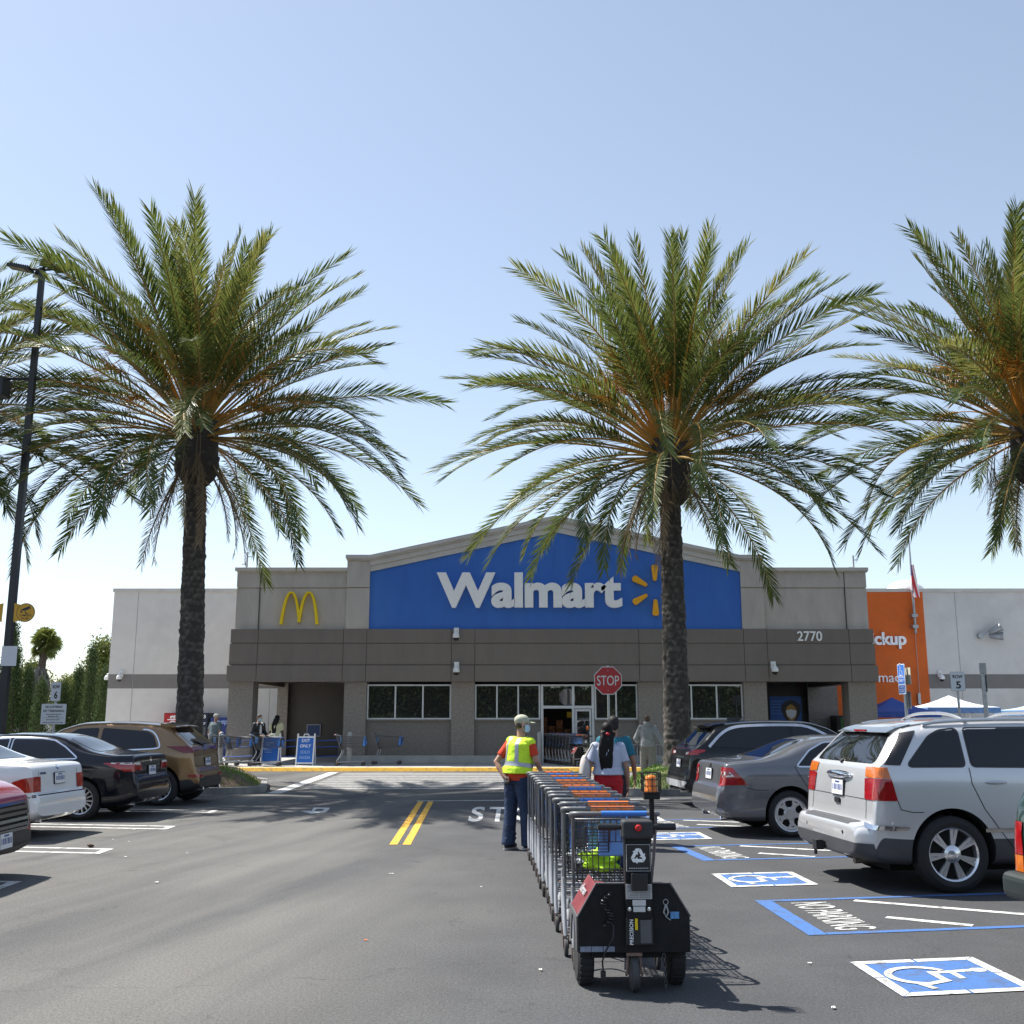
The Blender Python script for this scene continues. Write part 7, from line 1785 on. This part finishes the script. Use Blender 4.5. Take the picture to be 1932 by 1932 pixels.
# stop sign
c = gy(1147,1284,28.8); k = 28.3/2000; T = thing('stop_sign', 'red octagonal stop sign on steel post by the right planter', 'sign', (c.x, 28.8, 0))
post(T, c.x+.01, 28.84, c.z+.40, .033)
R_ = 26.2*k/cos(pi/8); oc = lambda r: [(c.x+r*cos(pi/8+pi/4*i), c.z+r*sin(pi/8+pi/4*i)) for i in range(8)]
q = MB(); q.prism(oc(R_), lambda a, b_, d: (a, d, b_), 28.795, 28.803); pl = q.build('sign_plate', M_SWH, T)
q = MB(); q.prism(oc(R_*.945), lambda a, b_, d: (a, d, b_), 28.790, 28.7945); q.build('sign_face', M_SRED, pl)
lettering('sign_lettering', 'STOP', M_SWH, pl, (c.x-21*k, 28.7895, c.z-9.3*k), (1,0,0), (0,0,1), 42*k, 18.6*k, .003, .004)
for dz in (-.72, .72): q = MB(); q.lathe([(.001,-.012),(.014,-.010),(.014,0)], (c.x, 28.79, c.z+dz*R_*.9), 'y', 10); q.build('bolt', M_GALV, pl)
# row signs
def rowsign(px0, px1, py0, py1, Y, num, label, notice=None, tilt=0):
    a, b_ = gy(px0, py1, Y), gy(px1, py0, Y); cx = (a.x+b_.x)/2; T = thing('row_sign', label, 'sign', (cx, Y, 0), 0, 'row number signs')
    post(T, cx, Y+.04, b_.z-.02, .03); w_, h_ = b_.x-a.x, b_.z-a.z
    q = MB(); q.prism(rrect(a.x, b_.x, a.z, b_.z, .03), lambda u, v, d: (u, d, v), Y-.004, Y+.002); q.build('sign_back', M_SBACK, T)
    q = MB(); q.prism(rrect(a.x+.008, b_.x-.008, a.z+.008, b_.z-.008, .025), lambda u, v, d: (u, d, v), Y-.008, Y-.0045); pl = q.build('sign_plate', M_SWH, T)
    lettering('sign_lettering', 'ROW', M_SBK, pl, (a.x+w_*.17, Y-.0085, a.z+h_*.66), (1,0,0), (0,0,1), w_*.70, h_*.18, .002, .03)
    lettering('sign_number', num, M_SBK, pl, (a.x+w_*.36, Y-.0085, a.z+h_*.13), (1,0,0), (0,0,1), w_*.34, h_*.38, .002, .03)
    if notice:
        a, b_ = gy(notice[0], notice[3], Y), gy(notice[1], notice[2], Y); w_, h_ = b_.x-a.x, b_.z-a.z
        q = MB(); q.prism(rrect(a.x, b_.x, a.z, b_.z, .02), lambda u, v, d: (u, d, v), Y-.008, Y+.0); pl = q.build('notice_plate', M_SWH, T)
        for t, z, h in (('NO LOITERING', .80, .11), ('NO TRESPASSING', .60, .11), ('VIOLATORS WILL BE', .455, .06), ('PROSECUTED', .35, .06), ('Penal Code Section 602 PC', .20, .055), ('LAKEWOOD SHERIFF 562 623-3500', .06, .05)):
            wf = {'NO LOITERING':.68,'NO TRESPASSING':.84,'VIOLATORS WILL BE':.62,'PROSECUTED':.44,'Penal Code Section 602 PC':.55,'LAKEWOOD SHERIFF 562 623-3500':.82}[t]
            lettering('notice_lettering', t, M_SBK, pl, (a.x+w_*(1-wf)/2, Y-.0085, a.z+h_*z), (1,0,0), (0,0,1), w_*wf, h_*h, .002, .02)
        q = MB(); q.box(a.x+w_*.06, b_.x-w_*.06, Y-.0095, Y-.0081, a.z+h_*.305, a.z+h_*.315); q.build('notice_rule', M_SBK, pl)
rowsign(94.5,116.5,1286.6,1323,26.4,'6','white row 6 sign above a no loitering notice on a post',(76,126,1328,1366.5))
rowsign(1794.5,1819,1267.6,1304,26.4,'5','white row 5 sign on a post behind the silver wagon')
# accessible parking sign, turned towards the stalls
c = gy(1701,1280,19.0); T = thing('accessible_parking_sign', 'narrow blue and white accessible parking sign on a post before the orange panel', 'sign', (c.x, 19, 0)); post(T, c.x+.055, 19.03, c.z+.25, .03)
zt, zb = gy(1701,1253,19).z, gy(1701,1310,19).z
n = Vector((-1,-.04,0)).normalized(); u = Vector((.04,-1,0)).normalized()                  # face normal, reading direction
q = MB(); q.obox((c.x,19,(zt+zb)/2), u*.155, n*.003, Vector((0,0,(zt-zb)/2))); pl = q.build('sign_plate', M_SWH, T, bevel=.0)
fc = Vector((c.x,19,0))+n*.0045
q = MB(); q.obox(fc+Vector((0,0,zb+(zt-zb)*.66)), u*.135, n*.001, Vector((0,0,(zt-zb)*.31))); q.build('sign_face', M_SBL, pl)
q = MB(); q.obox(fc+Vector((0,0,zb+(zt-zb)*.24)), u*.13, n*.001, Vector((0,0,(zt-zb)*.06))); q.obox(fc+Vector((0,0,zb+(zt-zb)*.10)), u*.13, n*.001, Vector((0,0,(zt-zb)*.055))); q.build('sign_panel', M_SBL, pl)
q = MB()
def wsym(cx_, z, s): 
    B = lambda a, b_: fc+n*.002+u*(cx_+a*s)+Vector((0,0,z+b_*s))
    for P_, r in (([(-.1,.34),(-.07,-.05),(.18,-.05),(.27,-.34)],.05), ([(-.09,.14),(.14,.14)],.045), ([(.04+.26*cos(R(a)),-.16+.26*sin(R(a))) for a in range(115,350,20)],.04)): q.tube([B(*p) for p in P_], r*s*.6, 5)
    q.ell(B(-.1,.44), .07*s, .07*s, .07*s, 10, 8)
wsym(0, zb+(zt-zb)*.80, .24); q.build('wheelchair_figure', M_SWH, pl, smooth=60)
for i, t in enumerate(('PARKING','ONLY')): lettering('sign_lettering', t, M_SWH, pl, fc+n*.0012-u*.11+Vector((0,0,zb+(zt-zb)*(.54-.13*i))), u, (0,0,1), .22, (zt-zb)*.09, .002, .006)
for i, t in enumerate(('VAN','MINIMUM FINE \$250'.replace('\\',''))): lettering('sign_lettering', t, M_SWH, pl, fc+n*.0012-u*.10+Vector((0,0,zb+(zt-zb)*(.21-.14*i))), u, (0,0,1), .20, (zt-zb)*.055, .002, .004)
q = MB(); q.obox((c.x+.11,19.02,zb+(zt-zb)*.60), u*.15, n*.003, Vector((0,0,(zt-zb)*.28))); q.build('second_plate', mat('sign_ivory', (.55,.53,.42), .5), T)
q = MB(); q.obox((c.x+.11,19.02,zb-.10), u*.10, n*.003, Vector((0,0,.15))); q.build('second_plate', M_SBACK, T)
# back of a sign on a steel post
c = gy(1857,1300,24.0); T = thing('steel_sign_post', 'grey steel post with sign plates seen edge on, right of the row 5 sign', 'sign post', (c.x, 24, 0)); post(T, c.x, 24, gy(1856,1257,24).z, .05)
z = lambda py: gy(1856,py,24).z
q = MB(); q.obox((c.x-.02,23.94,(z(1251)+z(1271))/2), (.07,0,0), (.02,.01,0), (0,0,(z(1251)-z(1271))/2)); q.build('sign_plate', M_SBACK, T, bevel=.01)
q = MB(); q.obox((c.x+.075,24.05,(z(1272)+z(1305))/2), (.035,.12,0), (.004,-.001,0), (0,0,(z(1272)-z(1305))/2)); q.build('sign_plate', mat('sign_green', (.12,.16,.14), .5), T)
for py in (1273,1299): q = MB(); q.tube([(c.x,24,z(py)-.02),(c.x,24,z(py)+.02)], .06, 12); q.build('band', M_GALV, T)

# lamp post, standing in the planter row
LY = 25.0; KL = LY/18.5; LP = Vector((-8.74*KL, LY, 0)); T = thing('lamp_post', 'tall black car park lamp post with flat heads at the left edge', 'lamp post', LP)
M_POLE = mat('pole_black', (.016,.017,.021), .4, var=.15); zt = gy(80,506,LY).z
q = MB(); q.tube([(LP.x,LP.y,0),(LP.x,LP.y,zt*.5),(LP.x,LP.y,zt)], [.118,.106,.084], 4); q.build('pole', M_POLE, T)
q = MB(); q.lathe([(.30,0),(.30,.72),(.27,.76),(.1,.77)], (LP.x,LP.y,0), 'z', 28); q.build('footing', M_CONC, T, smooth=40)
def led(az, ext, pitch=12):
    d = Vector((cos(R(az)), sin(R(az)), 0)); s = Vector((-d.y, d.x, 0)); up = Vector((0,0,1)); dt = (d*cos(R(pitch))+up*sin(R(pitch))).normalized(); ut = s.cross(dt)*-1 if s.cross(dt).z < 0 else s.cross(dt); ext *= 1.12
    b0 = Vector((LP.x,LP.y,zt-.05)); q = MB(); q.tube([b0, b0+d*.28+up*.03], .035, 8); c = b0+d*(.28+ext/2)+up*.06
    q.obox(c, dt*ext/2, s*.15, ut*.032)
    for k in range(9): q.obox(c-dt*ext*.4+dt*ext*.8*k/8+ut*.05, dt*.008, s*.13, ut*.024)
    h = q.build('lamp_head', M_POLE, T)
    q = MB(); q.obox(c-ut*.035+dt*.05, dt*ext*.34, s*.12, ut*.004); q.build('lens', mat('led_lens', (.42,.37,.29), .3, var=.2, scale=40), h)
led(178,.52); led(2,.52); led(-52,.48); led(120,.5)
zf = gy(60,735,LY).z; q = MB(); q.tube([(LP.x-.95,LP.y-.02,zf+.27),(LP.x+.2,LP.y-.02,zf+.27)], .035, 8); arm = q.build('crossarm', M_POLE, T)
for sg in (-1,): q = MB(); q.box(LP.x+sg*.82-.25, LP.x+sg*.82+.25, LP.y-.30, LP.y+.14, zf-.22, zf+.24); q.build('flood_box', M_POLE, T, bevel=.02)
# camera warning discs
zc = gy(38,1157,LY).z; M_YSG = mat('warning_yellow', (.62,.33,.02), .45, var=.06)
for sg in (1, -1):
    cx = LP.x+sg*.30*KL; yd = LY-.16; T2 = thing('camera_notice', ('round yellow cameras in use sign on the right of the lamp post' if sg > 0 else 'round yellow sign on the left of the lamp post, cut by the edge'), 'sign', (cx, yd, zc), 0, 'yellow camera notices on the lamp post')
    f = lambda a, b_, d: (cx+a*KL, yd+d, zc+b_*KL)
    q = MB(); q.prism(circle(0, 0, .165, 40), f, .002, .009); q.prism([(-sg*.06,-.13),(-sg*.20,-.165),(-sg*.205,.165),(-sg*.06,.13)][::(1 if sg > 0 else -1)], f, .0035, .008); pl = q.build('sign_plate', M_YSG, T2)
    q = MB(); C_ = circle(0, 0, .157, 48); C2 = circle(0, 0, .150, 48)
    for i in range(48): q.add([f(*C_[i],.0005),f(*C_[(i+1)%48],.0005),f(*C2[(i+1)%48],.0005),f(*C2[i],.0005)], [(0,1,2,3)])
    q.build('sign_ring', M_SBK, pl)
    q = MB(); q.prism([(-.075,.06),(.065,.115),(.085,.075),(.01,.04),(-.055,.03)], f, -.001, .001); q.prism([(-.085,.055),(-.065,.025),(-.055,-.005),(-.09,.0)], f, -.0012, .0008); q.prism([(-.02,.03),(.0,.025),(.01,-.01),(.05,-.01),(.05,-.022),(-.0,-.022)], f, -.0014, .0006); q.build('camera_pictogram', M_SBK, pl)
    lettering('sign_lettering', 'CAMERAS', M_SBK, pl, f(-.105,-.065,-.0005), (1,0,0), (0,0,1), .21*KL, .035*KL, .001, .004); lettering('sign_lettering', 'IN USE', M_SBK, pl, f(-.062,-.118,-.0005), (1,0,0), (0,0,1), .125*KL, .034*KL, .001, .004)
a, b_ = gy(14.5,1256.5,LY-.15), gy(34,1219,LY-.15); T2 = thing('blank_notice', 'small white notice on the lamp post below the yellow sign', 'sign', (a.x, LY-.15, a.z)); q = MB(); q.box(a.x-.16, b_.x, LY-.17, LY-.163, a.z, b_.z); pl = q.build('sign_plate', M_SWH, T2)

# bollards
M_BOL = mat('bollard_grey', (.36,.36,.35), .6, var=.12, scale=5)
for px, lb in ((417,'grey bollard beside the carts left of the portico'),(660,'grey bollard behind the orange handled cart'),(1018,'grey bollard left of the store door behind the worker')):
    p = gy(px,1400,37.6 if px < 1000 else 38.2); q = MB(); q.lathe([(.085,.12),(.085,1.16),(.075,1.21),(.045,1.245),(.005,1.255)], (p.x,p.y,0), 'z', 24); o = q.build('bollard', M_BOL, None, smooth=50); tag(o, lb, 'bollard', 'grey bollards on the sidewalk')
# rope barrier
T = thing('rope_barrier', 'blue rope barrier strung along the left portico', 'barrier', (-7.2,38.5,.12)); x0, x1 = gy(400,1400,38.5).x, gy(640,1400,38.5).x
for zz in (.96,.74,.41):
    q = MB(); q.tube([(x0+(x1-x0)*k/24, 38.5, zz-.03*sin(pi*((k*3/24) % 1))) for k in range(25)], .014, 6); q.build('rope', mat('rope_blue', (.03,.12,.48), .6), T, smooth=60)
for t in (0, .333, .667, 1): q = MB(); q.tube([(x0+(x1-x0)*t,38.5,.12),(x0+(x1-x0)*t,38.5,1.0)], .022, 8); q.lathe([(.16,.123),(.16,.14),(.03,.16)], (x0+(x1-x0)*t,38.5,0), 'z', 20); q.build('post', M_TGRY, T, smooth=50)
# A-frame boards
def aframe(px, Y, lines, label, sub):
    c = gy(px,1440,Y); w_, h_ = .62, 1.07; T = thing('sandwich_board', label, 'sandwich board', (c.x, Y, .12), 0, 'blue sandwich boards on the sidewalk'); ta = .20/1.0
    for e in (-1, 1):
        def S(x, z, d=0): return Vector((c.x+x, Y+e*(.24-z*.22)+e*d, .123+z))
        q = MB()
        for sg in (-1, 1): q.loft([[S(sg*(w_/2-.0)*k-0, z, d) for (k, d) in ((1,0),(1,.03),(.87,.03),(.87,0))] for z in (0, h_)])
        q.loft([[S(x, z, d) for (z, d) in ((.06,0),(.06,.028),(.10,.028),(.10,0))] for x in (-w_*.43, w_*.43)]); q.loft([[S(x, z, d) for (z, d) in ((.93,0),(.93,.028),(.97,.028),(.97,0))] for x in (-w_*.43, w_*.43)])
        q.tube([S(-.09,.97,.014), S(-.07,1.05,.014), S(.07,1.05,.014), S(.09,.97,.014)], .016, 8); q.build('frame', M_SIGNW, T)
        q = MB(); q.loft([[S(x, z, d) for (z, d) in ((.10,.004),(.10,.02),(.93,.02),(.93,.004))] for x in (-w_*.428, w_*.428)]); pn = q.build('panel', M_SBL, T)
        if e < 0:
            upv = (S(0,1,0)-S(0,0,0)).normalized()
            if not lines: q = MB(); [q.loft([[S(x, z_, .0215), S(x, z_+.022, .0215), S(x, z_+.022, .0225), S(x, z_, .0225)] for x in (-.20, -.20+.4*wd)]) for z_, wd in ((.74,.75),(.67,.45),(.50,.6),(.43,.6))]; q.build('board_lines', M_LBL, pn)
            for t, z, h, wf, m in lines: lettering('board_lettering', t, m, pn, S(-w_*.5*wf, z, .021), (1,0,0), upv, w_*wf, h, .002, .012)
M_LBL = mat('letter_pale_blue', (.35,.5,.8), .5, var=0)
aframe(576.5,37.6,[('EXIT',.78,.11,.45,M_SIGNW),('ONLY',.60,.11,.60,M_SIGNW),('SOLO',.40,.10,.52,M_LBL),('SALIDA',.22,.10,.62,M_LBL)],'blue sandwich board reading exit only',0)
aframe(511,37.7,[],'blue sandwich board behind the pushed cart',0)
# railing right of the door
T = thing('railing', 'grey metal railing below the right hand windows', 'railing', (4.8,38.9,.12)); x0, x1 = gy(1172,1400,38.8).x, gy(1262,1400,38.8).x; q = MB()
for zz in (.22,.78): q.tube([(x0,38.8,zz),(x1,38.8,zz)], .02, 8)
for k in range(16): x = x0+(x1-x0)*k/15; q.tube([(x,38.8,.12),(x,38.8,.78)], .012 if k % 5 else .022, 6)
q.build('bars', M_GALV, T, smooth=50)
# vending machines
def vending(px0, px1, pytop, Y, body, front, label, txt=None, tm=None, top_band=False):
    a, b_ = gy(px0,1350,Y), gy(px1,1350,Y); zt = gy(px0,pytop,Y).z; T = thing('vending_machine', label, 'vending machine', ((a.x+b_.x)/2, Y, .12), 0, 'vending machines along the wing walls')
    q = MB(); q.box(a.x,b_.x,Y,Y+.8,.12,zt); q.build('cabinet', body, T, bevel=.015); q = MB(); q.box(a.x+.03,b_.x-.03,Y-.03,Y-.002,.25,zt-.04); fr = q.build('door', front, T, bevel=.01)
    q = MB(); q.box(b_.x-.22,b_.x-.10,Y-.04,Y-.031,1.0,1.35); q.build('coin_panel', M_TGRY, fr); q = MB(); q.box(a.x+.12,b_.x-.28,Y-.04,Y-.031,.36,.52); q.build('delivery_flap', M_BLK, fr)
    if txt:
        for t, x, z, w_, h, vert in txt: lettering('machine_lettering', t, tm, fr, (a.x+x, Y-.0305, z), (0,0,1) if vert else (1,0,0), (-1,0,0) if vert else (0,0,1), w_, h, .004, .012)
    return T
M_VRED = mat('vending_red', (.40,.012,.015), .35, var=.08); M_VBL = mat('vending_blue', (.012,.035,.20), .35, var=.1); M_VDK = mat('vending_navy', (.008,.012,.035), .35, var=.1); M_VBK = mat('vending_black', (.012,.012,.012), .35, var=.1)
vending(309.5,350,1345,46.7,M_VRED,M_VRED,'red drinks machine with white script, behind the left palm trunk',[('Coca-Cola',.52,.35,1.5,.36,True)],M_SIGNW)
vending(366,394,1345,46.7,M_VDK,M_VDK,'dark navy drinks machine right of the palm trunk',[('3',.42,1.72,.10,.15,False),('7',.42,1.45,.12,.09,False)],M_SIGNW)
vending(398,437,1353.5,46.5,M_VBL,M_VBL,'blue drinks machine with pale lettering behind the man in the polo shirt',[('pepsi',.30,1.42,.62,.26,False)],mat('vend_pale', (.4,.5,.75), .4))
T = vending(1577,1604,1350,45.5,M_VBK,M_VBK,'black vending machine before the orange wall in the right portico'); q = MB(); a = gy(1593,1365,45.4); q.box(a.x-.12,a.x+.22,45.462,45.469,.9,1.75); q.build('front_picture', mat('vend_green', (.03,.16,.04), .4, var=.8, scale=7), T)
# ---- canopy tents by the right wing
def tent(pxa, pya, pxl, pxr, pye, Y, m, valm, label):
    ap = gy(pxa,pya,Y); l, r = gy(pxl,pye,Y), gy(pxr,pye,Y); cx, hw = (l.x+r.x)/2, (r.x-l.x)/2; ze = l.z; T = thing('canopy_tent', label, 'canopy tent', (cx, Y, 0), 0, 'canopy tents before the right wing')
    q = MB(); N_ = 8; cs = [(cx-hw,Y-hw),(cx+hw,Y-hw),(cx+hw,Y+hw),(cx-hw,Y+hw)]
    for i in range(4):
        a, b_ = cs[i], cs[(i+1)%4]; rows = []
        for j in range(N_+1):
            t = j/N_; zz = ze+(ap.z-ze)*t-.16*sin(pi*t)*.6; rows.append([(a[0]+(b_[0]-a[0])*u+(cx-(a[0]+(b_[0]-a[0])*u))*t, a[1]+(b_[1]-a[1])*u+(Y-(a[1]+(b_[1]-a[1])*u))*t, zz-.03*sin(pi*u)*(1-t)) for u in [k/8 for k in range(9)]])
        q.grid(rows)
    q.build('roof', m, T, smooth=40)
    q = MB()
    for i in range(4):
        a, b_ = cs[i], cs[(i+1)%4]; q.grid([[(a[0]+(b_[0]-a[0])*k/16, a[1]+(b_[1]-a[1])*k/16+ (.012*sin(k*2.3) if j else 0), ze-.004-.20*j-.02*abs(sin(k*1.2))*j) for k in range(17)] for j in (0, 1)])
    q.build('valance', valm, T, fix=False)
    for (x, y) in cs: q = MB(); q.tube([(x+(.04 if x < cx else -.04),y+(.04 if y < Y else -.04),.12),(x+(.04 if x < cx else -.04),y+(.04 if y < Y else -.04),ze-.02)], .022, 4); q.build('leg', M_SIGNW, T)
M_TBLU = mat('tent_blue', (.03,.085,.36), .7, var=.06); M_TWHT = mat('tent_white', (.66,.72,.80), .7, var=.05); M_TLB = mat('tent_valance_blue', (.12,.24,.48), .7, var=.1)
tent(1662,1316,1618,1750,1343,42.5,M_TBLU,M_TBLU,'dark blue canopy tent left of the white canopy tent')
tent(1777,1312,1725,1858,1335,44.0,M_TWHT,M_TLB,'white canopy tent with blue valance before the right wing')
tent(1975,1318,1908,2045,1340,42.5,mat('tent_pale_blue', (.40,.52,.72), .7, var=.05),M_TLB,'pale blue canopy tent cut by the right edge')
# ---- litter on the asphalt
rnd = random.Random(4); M_PAPER = mat('litter_paper', (.62,.61,.58), .8)
for i, (px, py, s, lb) in enumerate(((296,1666,.09,'flat white paper scrap in the left foreground'),(252,1566,.13,'white paper scrap by the hairpin line'),(213,1585,.06,'tiny white scrap left of the red car shadow line'),(243,1589,.05,'tiny white scrap near the hairpin line end'),(237,1618,.06,'small white scrap before the dark car shadow'),(353,1611,.05,'small white scrap in the middle of the left lane'),(740,1650,.06,'white scrap below the yellow lines'),(1020,1832,.06,'small scrap left of the tugger'),(908,1675,.05,'tiny pale scrap in the right lane'),(1437,1611,.06,'small pale scrap by the second wheelchair symbol'),(1528,1820,.05,'small scrap left of the nearest wheelchair symbol'),(735,1650,.04,'tiny scrap by the aisle middle'),(1573,1904,.06,'pale scrap at the lower right edge'),(690,1776,.04,'small orange scrap in the left lane'))):
    s *= .55; p = gz(px, py); a = rnd.uniform(0, 6.28); q = MB(); rows = []
    for j in range(4): rows.append([(p.x+s*(u-.5)*cos(a)-s*.6*(j/3-.5)*sin(a)*(1+.3*sin(u*5)), p.y+s*(u-.5)*sin(a)+s*.6*(j/3-.5)*cos(a), .006+.010*abs(sin(u*4+j*1.3+i))) for u in (0,.33,.66,1)])
    q.grid(rows); o = q.build('paper_scrap', M_PAPER if i != 13 else MATS['cart_orange'], None, smooth=180, fix=False); tag(o, lb, 'litter', 'paper scraps on the asphalt')
p = gz(171,1599); q = MB(); q.ell((p.x,p.y,.028), .045,.03,.028, 14, 9); vs = []
for v in q.v: n_ = noise.noise(Vector(v)*30); vs.append((p.x+(v[0]-p.x)*(1+.5*n_), p.y+(v[1]-p.y)*(1+.5*n_), max(.002, v[2]*(1+.3*n_))))
q.v = vs; o = q.build('dry_leaf_clump', mat('dry_leaf', (.10,.065,.04), .9), None, smooth=60, fix=False); tag(o, 'brown dried leaf clump lying on a hairpin stall line', 'dry leaf')
# ---- the wood across the road behind the camera, mirrored in the shop windows and car paint
rnd = random.Random(77); lb = TB()
for i in range(26000):
    x = rnd.uniform(-75, 75); h = 6.5+2.5*noise.noise(Vector((x*.09,0,4)))+1.5*noise.noise(Vector((x*.4,2,1))); z = h*rnd.random()**.8; y = -52+rnd.uniform(-2.5,2.5); d = Vector((rnd.gauss(0,1),rnd.gauss(0,1),rnd.gauss(0,1))).normalized(); s_ = d.orthogonal().normalized(); l = rnd.uniform(.22,.5); c = Vector((x,y,z))
    lb.add([c, c+d*l*.5+s_*l*.35, c+d*l, c+d*l*.5-s_*l*.35], [(0,1,2,3)]); lb.tone(min(1, max(0, .35+.5*noise.noise(c*.35)+rnd.uniform(-.15,.15))))
rows = []
for j in range(7):
    rows.append([(x, -52.6-.9*sin(pi*j/6)*2+.8*noise.noise(Vector((x*.5,j,2))), (6.2+2.2*noise.noise(Vector((x*.09,0,4)))+1.0*noise.noise(Vector((x*.6,5,1))))*sin(pi*j/12)) for x in [-78+156*k/140 for k in range(141)]])
lb.grid(rows); lb.tone(.05)
o = lb.build('far_wood', M_CYP, None, fix=False); set_tone(o, lb.t); tag(o, 'wood across the road facing the store', 'wood', kind='stuff')
